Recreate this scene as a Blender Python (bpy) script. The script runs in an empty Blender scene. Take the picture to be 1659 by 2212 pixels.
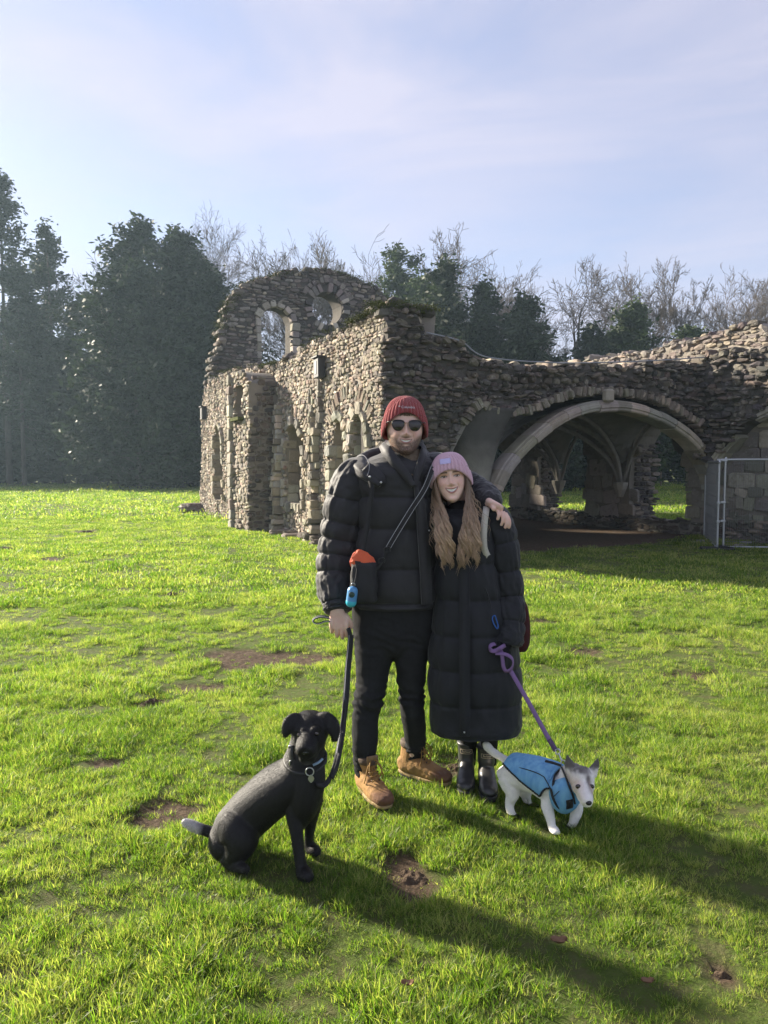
import bpy, bmesh, math, random
import numpy as np
from mathutils import Vector, Matrix
R = math.radians
rng = np.random.default_rng(7)
random.seed(7)
scene = bpy.context.scene
COL = scene.collection

# ------------------------------------------------------------------ camera
CAMH, FPX, PITCH = 1.6, 769.0, 3.5
camd = bpy.data.cameras.new('camera'); cam = bpy.data.objects.new('camera', camd); COL.objects.link(cam)
cam.location = (0, 0, CAMH); cam.rotation_euler = (R(90 - PITCH), 0, 0)
camd.sensor_fit = 'VERTICAL'; camd.sensor_height = 24.0; camd.lens = 24.0 * FPX / 1024.0
camd.clip_start = 0.05; camd.clip_end = 2000
scene.camera = cam

# ------------------------------------------------------------------ sky and sun
VEIL_THIN, VEIL_THICK = (1.72, 1.60, 2.00, 1), (2.45, 2.30, 2.68, 1)
SUN_AZ, SUN_EL = 55.0, 22.0          # degrees left of the view axis, above the horizon
world = bpy.data.worlds.new('World'); scene.world = world; world.use_nodes = True
wn = world.node_tree.nodes; wl = world.node_tree.links
sky = wn.new('ShaderNodeTexSky'); sky.sky_type = 'NISHITA'; sky.sun_disc = False
sky.sun_elevation = R(SUN_EL); sky.sun_rotation = R(-SUN_AZ)
sky.air_density = 1.0; sky.dust_density = 0.7; sky.ozone_density = 3.0; sky.altitude = 50
bg = wn['Background']; bg.inputs['Strength'].default_value = 0.05
tc = wn.new('ShaderNodeTexCoord'); mp = wn.new('ShaderNodeMapping')
mp.inputs['Scale'].default_value = (1.0, 1.0, 3.2); mp.inputs['Rotation'].default_value = (0.25, 0.1, 0.5)
nz = wn.new('ShaderNodeTexNoise'); nz.inputs['Scale'].default_value = 2.1; nz.inputs['Detail'].default_value = 7
nz.inputs['Roughness'].default_value = 0.55; nz.inputs['Distortion'].default_value = 0.6
cr = wn.new('ShaderNodeValToRGB'); cr.color_ramp.elements[0].position = 0.38; cr.color_ramp.elements[1].position = 0.66
cr.color_ramp.elements[0].color = (0, 0, 0, 1); cr.color_ramp.elements[1].color = (1, 1, 1, 1)
hz = wn.new('ShaderNodeMath'); hz.operation = 'MULTIPLY'; hz.inputs[1].default_value = 0.22
# thin high cloud: a veil of cirrus over the whole sky, denser in streaks
veil = wn.new('ShaderNodeMath'); veil.operation = 'ADD'; veil.inputs[1].default_value = 0.64
mixc = wn.new('ShaderNodeMixRGB'); vcol = wn.new('ShaderNodeMixRGB'); vcol.inputs[1].default_value = VEIL_THIN; vcol.inputs[2].default_value = VEIL_THICK
wl.new(cr.outputs[0], vcol.inputs[0]); wl.new(vcol.outputs[0], mixc.inputs[2])
wl.new(tc.outputs['Generated'], mp.inputs[0]); wl.new(mp.outputs[0], nz.inputs[0]); wl.new(nz.outputs[0], cr.inputs[0])
wl.new(cr.outputs[0], hz.inputs[0]); wl.new(hz.outputs[0], veil.inputs[0]); wl.new(veil.outputs[0], mixc.inputs[0])
wl.new(sky.outputs[0], mixc.inputs[1]); wl.new(mixc.outputs[0], bg.inputs[0])

sd = bpy.data.lights.new('sun', 'SUN'); sd.energy = 2.65; sd.angle = R(3.2); sd.color = (1.0, 0.90, 0.74)
sun = bpy.data.objects.new('sun', sd); COL.objects.link(sun)
_s = Vector((-math.sin(R(SUN_AZ)) * math.cos(R(SUN_EL)), math.cos(R(SUN_AZ)) * math.cos(R(SUN_EL)), math.sin(R(SUN_EL))))
sun.rotation_euler = _s.to_track_quat('Z', 'Y').to_euler(); sun.location = _s * 30
vs = scene.view_settings; vs.view_transform = 'Standard'; vs.look = 'None'; vs.exposure = 2.65; vs.gamma = 1.0; vs.use_curve_mapping = False
scene.render.engine = 'CYCLES'
scene.cycles.use_denoising = True; scene.cycles.max_bounces = 6; scene.cycles.transparent_max_bounces = 8
scene.cycles.diffuse_bounces = 3; scene.cycles.glossy_bounces = 2; scene.cycles.volume_bounces = 0
scene.cycles.caustics_reflective = False; scene.cycles.caustics_refractive = False

# ------------------------------------------------------------------ placing: a point of the photo (in units of 1659 x 2212) at world depth D
_sp, _cp = math.sin(R(PITCH)), math.cos(R(PITCH))
def ray(u, v):
    x = (u * 0.462929 - 384) / FPX; y = (512 - v * 0.462929) / FPX
    return np.array([x, _cp + y * _sp, -_sp + y * _cp])
def P(u, v, D):
    d = ray(u, v); return np.array([0, 0, CAMH]) + d * (D / d[1])
def G(u, v, z=0.0):
    d = ray(u, v); return np.array([0, 0, CAMH]) + d * ((z - CAMH) / d[2])
def M(px, D): return px * D * 6.02e-4            # width in those units -> metres at depth D

# ------------------------------------------------------------------ mesh helpers
def make_mesh(name, V, F, smooth=True, col=None, mats=None):
    """V (n,3); F: array (m,3|4) or list of arrays; col (n,3) vertex colours"""
    me = bpy.data.meshes.new(name)
    Fs = F if isinstance(F, list) else [F]
    Fs = [np.asarray(f, dtype=np.int32) for f in Fs if len(f)]
    V = np.asarray(V, dtype=np.float32)
    loops = np.concatenate([f.ravel() for f in Fs]); tot = np.concatenate([np.full(len(f), f.shape[1], np.int32) for f in Fs])
    start = np.concatenate([[0], np.cumsum(tot)[:-1]]).astype(np.int32)
    me.vertices.add(len(V)); me.vertices.foreach_set('co', V.ravel())
    me.loops.add(len(loops)); me.loops.foreach_set('vertex_index', loops)
    me.polygons.add(len(tot)); me.polygons.foreach_set('loop_start', start)
    try: me.polygons.foreach_set('loop_total', tot)
    except Exception: pass
    me.polygons.foreach_set('use_smooth', np.full(len(tot), smooth, dtype=bool))
    if col is not None:
        a = me.attributes.new('Col', 'FLOAT_COLOR', 'POINT')
        c = np.ones((len(V), 4), np.float32); c[:, :3] = col; a.data.foreach_set('color', c.ravel())
    me.update(calc_edges=True); me.validate()
    return me
def link(name, me, mat=None, parent=None, loc=None):
    o = bpy.data.objects.new(name, me); COL.objects.link(o)
    if mat is not None and me is not None and len(me.materials) == 0: me.materials.append(mat)
    if parent is not None:
        o.parent = parent
        o.matrix_parent_inverse = parent.matrix_basis.inverted()
    if loc is not None: o.location = loc
    return o
def obj(name, V, F, mat, parent=None, smooth=True, col=None):
    return link(name, make_mesh(name, V, F, smooth, col), mat, parent)
def tag(o, label=None, cat=None, group=None, kind=None):
    if label: o['label'] = label
    if cat: o['category'] = cat
    if group: o['group'] = group
    if kind: o['kind'] = kind
    return o
def thing(name, loc, label, cat, group=None):
    o = bpy.data.objects.new(name, None); COL.objects.link(o); o.location = tuple(loc); o.empty_display_size = .1
    return tag(o, label, cat, group)
def join(parts):
    Vs, Qs, Ts, n = [], [], [], 0
    for V, F in parts:
        for f in (F if isinstance(F, list) else [F]):
            f = np.asarray(f)
            if len(f) == 0: continue
            (Qs if f.shape[1] == 4 else Ts).append(f + n)
        Vs.append(np.asarray(V)); n += len(V)
    out = []
    if Qs: out.append(np.concatenate(Qs))
    if Ts: out.append(np.concatenate(Ts))
    return np.concatenate(Vs), out
def hsh(a, b, c, s=0):
    h = (a * 374761393 + b * 668265263 + c * 1274126177 + s * 974634777) & 0xFFFFFFFF
    h = ((h ^ (h >> 13)) * 1274126177) & 0xFFFFFFFF
    return ((h ^ (h >> 16)) & 0xFFFF) / 65535.0
def noise3(p, s=0):
    p = np.asarray(p, float); i = np.floor(p).astype(np.int64); f = p - i; f = f * f * (3 - 2 * f)
    r = 0
    for dx in (0, 1):
        for dy in (0, 1):
            for dz in (0, 1):
                w = (f[:, 0] if dx else 1 - f[:, 0]) * (f[:, 1] if dy else 1 - f[:, 1]) * (f[:, 2] if dz else 1 - f[:, 2])
                r = r + w * hsh(i[:, 0] + dx, i[:, 1] + dy, i[:, 2] + dz, s)
    return r * 2 - 1
def fbm(p, oct=3, s=0):
    r, a = 0, 1.0
    for k in range(oct): r = r + a * noise3(np.asarray(p) * (2.03 ** k), s + k); a *= .5
    return r
def catmull(A, m):
    A = np.asarray(A, float); n = len(A)
    if n == 2: return A[0] + (A[1] - A[0]) * np.linspace(0, 1, m)[:, None]
    E = np.vstack([2 * A[0] - A[1], A, 2 * A[-1] - A[-2]])
    t = np.linspace(0, n - 1, m); i = np.minimum(t.astype(int), n - 2); f = (t - i)[:, None]
    a, b, c, d = E[i], E[i + 1], E[i + 2], E[i + 3]
    return .5 * (2 * b + (c - a) * f + (2 * a - 5 * b + 4 * c - d) * f ** 2 + (3 * b - a - 3 * c + d) * f ** 3)
def loft(secs, n=24, m=40, ref=(0, 1, 0), exp=2.0, cap=True, fn=None, axis=None):
    """secs: rows (x,y,z, rside, rdepth). Rings around a smooth spine. fn(t, ang, rs, rd)->(rs,rd) shapes them."""
    S = catmull(secs, m); C = S[:, :3]; rs = np.maximum(S[:, 3], 1e-4); rd = np.maximum(S[:, 4], 1e-4)
    T = np.gradient(C, axis=0); T /= np.linalg.norm(T, axis=1)[:, None] + 1e-9
    if axis is not None: T = np.repeat(np.array([axis], float), m, 0)
    ref = np.asarray(ref, float)
    side = np.cross(T, ref); side /= np.linalg.norm(side, axis=1)[:, None] + 1e-9
    dep = np.cross(side, T)
    a = np.arange(n) * 2 * np.pi / n
    ca, sa = np.cos(a), np.sin(a)
    if exp != 2.0:
        ca = np.sign(ca) * np.abs(ca) ** (2 / exp); sa = np.sign(sa) * np.abs(sa) ** (2 / exp)
    RS = np.repeat(rs[:, None], n, 1); RD = np.repeat(rd[:, None], n, 1)
    t = np.linspace(0, 1, m)
    if fn is not None: RS, RD = fn(t[:, None], a[None, :], RS, RD)
    V = C[:, None, :] + side[:, None, :] * (RS * ca)[..., None] + dep[:, None, :] * (RD * sa)[..., None]
    V = V.reshape(-1, 3)
    i = np.arange(m - 1)[:, None] * n; j = np.arange(n)[None, :]; k = (j + 1) % n
    Q = np.stack([i + j, i + k, i + n + k, i + n + j], -1).reshape(-1, 4)
    Fs = [Q]
    if cap:
        V = np.vstack([V, C[0], C[-1]]); b = m * n; j = np.arange(n); k = (j + 1) % n
        Fs.append(np.stack([np.full(n, b), k, j], -1)); Fs.append(np.stack([np.full(n, b + 1), (m - 1) * n + j, (m - 1) * n + k], -1))
    return V, Fs
def ball(c, r, n=20, m=12, rot=None):
    th = np.linspace(0, np.pi, m); ph = np.arange(n) * 2 * np.pi / n
    V = np.stack([np.sin(th)[:, None] * np.cos(ph), np.sin(th)[:, None] * np.sin(ph), np.repeat(np.cos(th)[:, None], n, 1)], -1).reshape(-1, 3)
    V = V * np.asarray(r)
    if rot is not None: V = V @ np.asarray(rot).T
    i = np.arange(m - 1)[:, None] * n; j = np.arange(n)[None, :]; k = (j + 1) % n
    return V + np.asarray(c), [np.stack([i + j, i + n + j, i + n + k, i + k], -1).reshape(-1, 4)]
def box(c, h, rot=None, bev=0.0):
    """closed box, half sizes h, optionally chamfered"""
    bm = bmesh.new(); bmesh.ops.create_cube(bm, size=2)
    for v in bm.verts: v.co = Vector((v.co.x * h[0], v.co.y * h[1], v.co.z * h[2]))
    if bev > 0: bmesh.ops.bevel(bm, geom=bm.edges[:], offset=bev, segments=1, affect='EDGES', profile=.5)
    bmesh.ops.triangulate(bm, faces=bm.faces[:])
    V = np.array([v.co[:] for v in bm.verts]); bm.verts.index_update(); F = np.array([[v.index for v in f.verts] for f in bm.faces]); bm.free()
    if rot is not None: V = V @ np.asarray(rot).T
    return V + np.asarray(c), [F]
def fuse(parts, voxel, smooth=4, fac=.5):
    V, F = join(parts); me = make_mesh('tmp', V, F); o = bpy.data.objects.new('tmp', me); COL.objects.link(o)
    md = o.modifiers.new('r', 'REMESH'); md.mode = 'VOXEL'; md.voxel_size = voxel
    if smooth:
        ms = o.modifiers.new('s', 'SMOOTH'); ms.iterations = smooth; ms.factor = fac
    dg = bpy.context.evaluated_depsgraph_get(); ev = o.evaluated_get(dg); m2 = ev.to_mesh()
    n = len(m2.vertices); V = np.empty(n * 3, np.float32); m2.vertices.foreach_get('co', V); V = V.reshape(-1, 3).astype(float)
    N = np.empty(n * 3, np.float32); m2.vertices.foreach_get('normal', N); N = N.reshape(-1, 3).astype(float)
    lt = np.empty(len(m2.polygons), np.int32); m2.polygons.foreach_get('loop_total', lt)
    lv = np.empty(len(m2.loops), np.int32); m2.loops.foreach_get('vertex_index', lv)
    ls = np.concatenate([[0], np.cumsum(lt)[:-1]])
    out = []
    for k in (3, 4):
        s = ls[lt == k]
        if len(s): out.append(lv[s[:, None] + np.arange(k)])
    ev.to_mesh_clear(); bpy.data.objects.remove(o); bpy.data.meshes.remove(me)
    return V, out, N
def text_mesh(s, size, extrude=0.0005):
    cu = bpy.data.curves.new('txt', 'FONT'); cu.body = s; cu.size = size; cu.extrude = extrude; cu.align_x = 'CENTER'; cu.align_y = 'CENTER'
    cu.resolution_u = 3
    o = bpy.data.objects.new('txt', cu); COL.objects.link(o)
    dg = bpy.context.evaluated_depsgraph_get(); me = bpy.data.meshes.new_from_object(o.evaluated_get(dg))
    bpy.data.objects.remove(o); bpy.data.curves.remove(cu)
    return me
def ribbon(pts, w, th, m=60, nrm=None, twist=None):
    """flat strap along pts: width w, thickness th; nrm = the flat side's normal (one vector, or one for each point)"""
    C = catmull(pts, m); T = np.gradient(C, axis=0); T /= np.linalg.norm(T, axis=1)[:, None] + 1e-9
    N = np.asarray(nrm if nrm is not None else (0, -1, 0), float)
    N = catmull(N, m) if N.ndim == 2 else np.repeat(N[None], m, 0)
    S = np.cross(T, N); S /= np.linalg.norm(S, axis=1)[:, None] + 1e-9; N = np.cross(S, T)
    w = np.repeat(w, m) if np.isscalar(w) else np.interp(np.linspace(0, 1, m), np.linspace(0, 1, len(w)), w)
    A = S * (w / 2)[:, None]; B = N * (th / 2)
    V = np.stack([C - A - B, C + A - B, C + A + B, C - A + B], 1).reshape(-1, 3)
    i = np.arange(m - 1)[:, None] * 4; j = np.arange(4)[None]; k = (j + 1) % 4
    Q = np.stack([i + j, i + k, i + 4 + k, i + 4 + j], -1).reshape(-1, 4)
    Q = np.vstack([Q, [[3, 2, 1, 0]], [[(m - 1) * 4 + x for x in (0, 1, 2, 3)]]])
    return V, [Q]
def wire(pts, r, n=8, m=40, closed=False):
    pts = np.asarray(pts, float)
    if closed: pts = np.vstack([pts, pts[:1]])
    S = np.hstack([pts, np.full((len(pts), 1), r), np.full((len(pts), 1), r)])
    C = catmull(pts, m); T = np.gradient(C, axis=0)
    ref = (0.31, 0.2, 0.93) if abs(T[:, 2]).mean() < .5 * np.linalg.norm(T, axis=1).mean() else (0.9, 0.43, 0.1)
    return loft(S, n=n, m=m, ref=ref)

# ------------------------------------------------------------------ materials
def new_mat(name):
    m = bpy.data.materials.new(name); m.use_nodes = True
    return m, m.node_tree.nodes, m.node_tree.links, m.node_tree.nodes['Principled BSDF']
def mat(name, c, rough=.7, var=.12, scale=40, bump=.0, bscale=200, metal=0, spec=.5, sheen=0, attr=False, c2=None, stretch=None, sss=0):
    """procedural material: base colour (or vertex colours) broken up by noise, and a fine bump"""
    m, n, l, b = new_mat(name)
    b.inputs['Roughness'].default_value = rough; b.inputs['Metallic'].default_value = metal
    b.inputs['Specular IOR Level'].default_value = spec
    if sheen: b.inputs['Sheen Weight'].default_value = sheen; b.inputs['Sheen Roughness'].default_value = .4
    if sss:
        b.inputs['Subsurface Weight'].default_value = sss; b.inputs['Subsurface Radius'].default_value = (1, .35, .2); b.inputs['Subsurface Scale'].default_value = .006
    t = n.new('ShaderNodeTexCoord'); src = t.outputs['Object']
    if stretch:
        mpn = n.new('ShaderNodeMapping'); mpn.inputs['Scale'].default_value = stretch; l.new(src, mpn.inputs[0]); src = mpn.outputs[0]
    nz = n.new('ShaderNodeTexNoise'); nz.inputs['Scale'].default_value = scale; nz.inputs['Detail'].default_value = 5; l.new(src, nz.inputs['Vector'])
    mx = n.new('ShaderNodeMixRGB'); l.new(nz.outputs[0], mx.inputs[0])
    if attr:
        a = n.new('ShaderNodeAttribute'); a.attribute_name = 'Col'
        lo = n.new('ShaderNodeMixRGB'); lo.blend_type = 'MULTIPLY'; lo.inputs[0].default_value = 1; lo.inputs[2].default_value = (1 - var,) * 3 + (1,)
        hi = n.new('ShaderNodeMixRGB'); hi.blend_type = 'MULTIPLY'; hi.inputs[0].default_value = 1; hi.inputs[2].default_value = (1 + var,) * 3 + (1,)
        l.new(a.outputs[0], lo.inputs[1]); l.new(a.outputs[0], hi.inputs[1]); l.new(lo.outputs[0], mx.inputs[1]); l.new(hi.outputs[0], mx.inputs[2])
    else:
        d = c2 if c2 else tuple(x * (1 + var) for x in c); e = c if c2 else tuple(x * (1 - var) for x in c)
        mx.inputs[1].default_value = (*e, 1); mx.inputs[2].default_value = (*d, 1)
    l.new(mx.outputs[0], b.inputs['Base Color'])
    if bump:
        n2 = n.new('ShaderNodeTexNoise'); n2.inputs['Scale'].default_value = bscale; n2.inputs['Detail'].default_value = 4; l.new(src, n2.inputs['Vector'])
        bp = n.new('ShaderNodeBump'); bp.inputs['Strength'].default_value = bump; bp.inputs['Distance'].default_value = .01
        l.new(n2.outputs[0], bp.inputs['Height']); l.new(bp.outputs[0], b.inputs['Normal'])
    return m
# ------------------------------------------------------------------ the ground
# bare patches, in photo units: centre u, v, half width, half height
PATCH = [(560, 1422, 120, 15), (690, 1418, 70, 7), (425, 1484, 52, 9), (330, 1520, 44, 13), (345, 1757, 85, 28), (372, 1288, 29, 6), (185, 1147, 24, 3),
         (115, 1208, 36, 5), (8, 1184, 26, 4), (885, 1890, 62, 42), (905, 1926, 40, 12), (985, 1645, 40, 32), (1245, 1408, 45, 9), (1560, 2095, 34, 22),
         (1490, 1455, 60, 8), (235, 1645, 35, 7), (470, 1230, 20, 2.5), (40, 1050, 22, 2.2), (90, 1052, 12, 1.6), (310, 1055, 14, 1.6), (400, 1054, 14, 1.5), (290, 1119, 14, 2),
         (1500, 1590, 50, 6), (1200, 1345, 45, 5), (1150, 1665, 60, 10)]
PW = []
for (u, v, a, b) in PATCH:
    c = G(u, v); e = G(u + a, v); f = G(u, v - b); g = G(u, v + b)
    PW.append((c[0], c[1], abs(e[0] - c[0]), max(abs(f[1] - g[1]) / 2 * 1.15, .06)))
def bare(x, y):
    """1 in the middle of a worn patch, 0 on the lawn"""
    p = np.stack([x * 5, y * 5, x * 0], -1); wob = fbm(p, 3, 11) * .38
    r = np.zeros(len(x))
    for (cx, cy, a, b) in PW:
        d = np.sqrt(((x - cx) / a) ** 2 + ((y - cy) / b) ** 2) + wob
        r = np.maximum(r, np.clip((1.30 - d) / .5, 0, 1))
    return r
# earth floor under and in front of the vault: polygon in photo units on the ground
EARTH = np.array([G(1055, 1150)[:2], G(1075, 1195)[:2], G(1130, 1197)[:2], G(1250, 1186)[:2], G(1400, 1178)[:2], G(1500, 1164)[:2], (7.6, 16.6), (4.2, 24), (-2, 20), (0.6, 13.6)])
def poly_sdf(p, poly):
    """signed distance (inside > 0) of points to a polygon"""
    a = poly; b = np.roll(poly, -1, 0); d = np.full(len(p), 1e9); ins = np.zeros(len(p), bool)
    for (x0, y0), (x1, y1) in zip(a, b):
        e = np.array([x1 - x0, y1 - y0]); w = p - np.array([x0, y0])
        t = np.clip((w @ e) / (e @ e + 1e-12), 0, 1); d = np.minimum(d, np.linalg.norm(w - t[:, None] * e, axis=1))
        c = ((y0 > p[:, 1]) != (y1 > p[:, 1]))
        with np.errstate(divide='ignore', invalid='ignore'):
            xs = (x1 - x0) * (p[:, 1] - y0) / (y1 - y0 if y1 != y0 else 1e-12) + x0
        ins ^= c & (p[:, 0] < xs)
    return np.where(ins, d, -d)
def earth(x, y):
    return poly_sdf(np.stack([x, y], -1), EARTH) + fbm(np.stack([x * 2, y * 2, x * 0], -1), 3, 5) * .12
def ground_z(x, y):
    x = np.atleast_1d(np.asarray(x, float)); y = np.atleast_1d(np.asarray(y, float))
    z = fbm(np.stack([x * 1.3, y * 1.3, x * 0], -1), 3, 3) * .014 + fbm(np.stack([x * .12, y * .12, x * 0 + 4], -1), 2, 9) * .05 * np.clip((y - 6) / 10, 0, 1)
    z = z - bare(x, y) * .018
    return z
ys = np.concatenate([np.arange(-6, 1.6, .4), np.arange(1.6, 8, .045), np.geomspace(8, 60, 130), np.geomspace(62, 900, 30)])
NX = 170
q = np.linspace(-1, 1, NX)
VX = (np.sign(q) * (np.abs(q) * .75 + np.abs(q) ** 4 * 1.0))[None, :] * (np.maximum(np.abs(ys), 3.0) * .85 + .6)[:, None]
VY = np.repeat(ys[:, None], NX, 1)
x, y = VX.ravel(), VY.ravel()
z = np.where((y < 70), ground_z(x, y), 0)
bz = np.where(y < 70, bare(x, y), 0)
bz = np.maximum(bz, np.clip(earth(x, y) / .25 + .5, 0, 1))
i = np.arange(len(ys) - 1)[:, None] * NX; j = np.arange(NX - 1)[None]
Q = np.stack([i + j, i + j + 1, i + NX + j + 1, i + NX + j], -1).reshape(-1, 4)
m, n, l, b = new_mat('turf')
b.inputs['Roughness'].default_value = .95; b.inputs['Specular IOR Level'].default_value = .15
at = n.new('ShaderNodeAttribute'); at.attribute_name = 'Col'
t = n.new('ShaderNodeTexCoord')
def nzn(scale, det=5, rough=.6):
    k = n.new('ShaderNodeTexNoise'); k.inputs['Scale'].default_value = scale; k.inputs['Detail'].default_value = det; k.inputs['Roughness'].default_value = rough
    l.new(t.outputs['Object'], k.inputs['Vector']); return k
def ramp(src, stops):
    k = n.new('ShaderNodeValToRGB'); e = k.color_ramp.elements
    for q_, (p_, c_) in enumerate(stops):
        if q_ > 1: e.new(p_)
        e[q_].position = p_; e[q_].color = (*c_, 1)
    l.new(src, k.inputs[0]); return k
soil = ramp(nzn(28, 8, .7).outputs[0], [(.32, (.035, .024, .016)), (.5, (.085, .058, .038)), (.72, (.17, .125, .085))])
turf = ramp(nzn(7, 10, .8).outputs[0], [(.3, (.04, .056, .013)), (.45, (.085, .125, .022)), (.58, (.10, .10, .04)), (.72, (.14, .18, .04))])
mx = n.new('ShaderNodeMixRGB'); l.new(at.outputs['Fac'], mx.inputs[0]); l.new(turf.outputs[0], mx.inputs[1]); l.new(soil.outputs[0], mx.inputs[2])
l.new(mx.outputs[0], b.inputs['Base Color'])
bp = n.new('ShaderNodeBump'); bp.inputs['Strength'].default_value = 1; bp.inputs['Distance'].default_value = .03
l.new(nzn(35, 8, .7).outputs[0], bp.inputs['Height']); l.new(bp.outputs[0], b.inputs['Normal'])
tag(obj('ground', np.stack([x, y, z], -1), Q, m, None, True, np.repeat(bz[:, None], 3, 1)), kind='structure')

# ------------------------------------------------------------------ the grass: tufts of single blades scattered by geometry nodes
def blade_mat(name, dark, mid, pale, trans):
    m, n, l, b = new_mat(name)
    b.inputs['Roughness'].default_value = .5; b.inputs['Specular IOR Level'].default_value = .35
    ge = n.new('ShaderNodeNewGeometry'); oi = n.new('ShaderNodeObjectInfo'); at = n.new('ShaderNodeAttribute'); at.attribute_name = 'Col'
    nz = n.new('ShaderNodeTexNoise'); nz.inputs['Scale'].default_value = 1.1; nz.inputs['Detail'].default_value = 4; l.new(ge.outputs['Position'], nz.inputs['Vector'])
    ad = n.new('ShaderNodeMath'); ad.operation = 'MULTIPLY_ADD'; ad.inputs[1].default_value = .34; l.new(oi.outputs['Random'], ad.inputs[0])
    sb = n.new('ShaderNodeMath'); sb.operation = 'SUBTRACT'; sb.inputs[1].default_value = .17; l.new(nz.outputs[0], sb.inputs[0]); l.new(sb.outputs[0], ad.inputs[2])
    a2 = n.new('ShaderNodeMath'); a2.operation = 'MULTIPLY_ADD'; a2.inputs[1].default_value = .5; l.new(at.outputs['Fac'], a2.inputs[0]); l.new(ad.outputs[0], a2.inputs[2])
    a3 = n.new('ShaderNodeMath'); a3.operation = 'SUBTRACT'; a3.inputs[1].default_value = .25; l.new(a2.outputs[0], a3.inputs[0])
    k = n.new('ShaderNodeValToRGB'); e = k.color_ramp.elements; e[0].position = .25; e[0].color = (*dark, 1); e[1].position = .52; e[1].color = (*mid, 1)
    e.new(.8); e[2].color = (*pale, 1); l.new(a3.outputs[0], k.inputs[0]); l.new(k.outputs[0], b.inputs['Base Color'])
    tr = n.new('ShaderNodeBsdfTranslucent'); g = n.new('ShaderNodeMixRGB'); g.blend_type = 'MULTIPLY'; g.inputs[0].default_value = 1; g.inputs[2].default_value = (1.38, 1.7, .55, 1)
    l.new(k.outputs[0], g.inputs[1]); l.new(g.outputs[0], tr.inputs[0])
    ms = n.new('ShaderNodeMixShader'); ms.inputs[0].default_value = trans; l.new(b.outputs[0], ms.inputs[1]); l.new(tr.outputs[0], ms.inputs[2])
    l.new(ms.outputs[0], n['Material Output'].inputs[0]); return m
BLADE = blade_mat('grass_blade', (.068, .118, .018), (.155, .240, .032), (.40, .37, .16), .52)
def tuft(nb, rad, hmin, hmax, wid, seg, seed, lean=1.05):
    r = np.random.default_rng(seed); Vs, Fs, Cs = [], [], []
    for b_ in range(nb):
        a0 = r.uniform(0, 6.283); d = rad * math.sqrt(r.uniform()); x0, y0 = d * math.cos(a0), d * math.sin(a0)
        h = r.uniform(hmin, hmax) * (1 - .25 * d / rad); az = a0 + r.normal(0, 1.1); bend = r.uniform(.15, 1) * lean; w = wid * r.uniform(.6, 1.3)
        f = r.uniform(0, 6.283); sx, sy = math.cos(f), math.sin(f)
        tt = np.linspace(0, 1, seg + 1); hor = h * bend * tt ** 1.8; zz = h * (tt - .35 * bend * tt ** 2)
        cx = x0 + math.cos(az) * hor; cy = y0 + math.sin(az) * hor
        ww = w * (1 - tt ** 2 * .95) / 2
        L = np.stack([cx - sx * ww, cy - sy * ww, zz], -1); Rr = np.stack([cx + sx * ww, cy + sy * ww, zz], -1)
        base = sum(len(v) for v in Vs)
        V = np.empty((2 * seg + 2, 3)); V[0::2] = L; V[1::2] = Rr; Vs.append(V)
        for s_ in range(seg): Fs.append([base + 2 * s_, base + 2 * s_ + 1, base + 2 * s_ + 3, base + 2 * s_ + 2])
        c = r.uniform(); c = 1.6 if r.uniform() < .13 else c
        Cs.append(np.full((len(V), 3), c))
    return np.concatenate(Vs), np.array(Fs), np.concatenate(Cs)
def tuft_set(cname, specs):
    c = bpy.data.collections.new(cname)
    for k_, s_ in enumerate(specs):
        V, F, C = tuft(*s_); me = make_mesh('grass_tuft', V, F, True, C); me.materials.append(BLADE)
        o = bpy.data.objects.new('%s_%02d' % (cname, k_), me); c.objects.link(o)
    return c
near_c = tuft_set('tuft_near', [(44, .055, .025, .062, .0034, 3, 100 + k_) for k_ in range(6)] + [(46, .06, .04, .095, .0036, 4, 120 + k_) for k_ in range(4)] + [(30, .06, .015, .04, .004, 2, 140 + k_, 1.4) for k_ in range(3)])
far_c = tuft_set('tuft_far', [(44, .17, .03, .085, .011, 2, 200 + k_) for k_ in range(6)])
vfar_c = tuft_set('tuft_very_far', [(56, .65, .04, .11, .035, 1, 300 + k_) for k_ in range(5)])
def scatter_tree(coll):
    ng = bpy.data.node_groups.new('scatter_' + coll.name, 'GeometryNodeTree')
    ng.interface.new_socket('Geometry', in_out='INPUT', socket_type='NodeSocketGeometry'); ng.interface.new_socket('Geometry', in_out='OUTPUT', socket_type='NodeSocketGeometry')
    N, L = ng.nodes, ng.links
    gi, go = N.new('NodeGroupInput'), N.new('NodeGroupOutput'); ip = N.new('GeometryNodeInstanceOnPoints'); ci = N.new('GeometryNodeCollectionInfo')
    ci.inputs['Collection'].default_value = coll; ci.inputs['Separate Children'].default_value = True; ci.inputs['Reset Children'].default_value = True
    ip.inputs['Pick Instance'].default_value = True
    ri = N.new('FunctionNodeRandomValue'); ri.data_type = 'INT'; ri.inputs[4].default_value = 0; ri.inputs[5].default_value = 100
    ro = N.new('GeometryNodeInputNamedAttribute'); ro.data_type = 'FLOAT_VECTOR'; ro.inputs['Name'].default_value = 'rot'
    sc_ = N.new('GeometryNodeInputNamedAttribute'); sc_.data_type = 'FLOAT'; sc_.inputs['Name'].default_value = 'scl'
    L.new(gi.outputs[0], ip.inputs['Points']); L.new(ci.outputs[0], ip.inputs['Instance']); L.new(ri.outputs[2], ip.inputs['Instance Index'])
    L.new(ro.outputs[0], ip.inputs['Rotation']); L.new(sc_.outputs[0], ip.inputs['Scale']); L.new(ip.outputs[0], go.inputs[0])
    return ng
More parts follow.
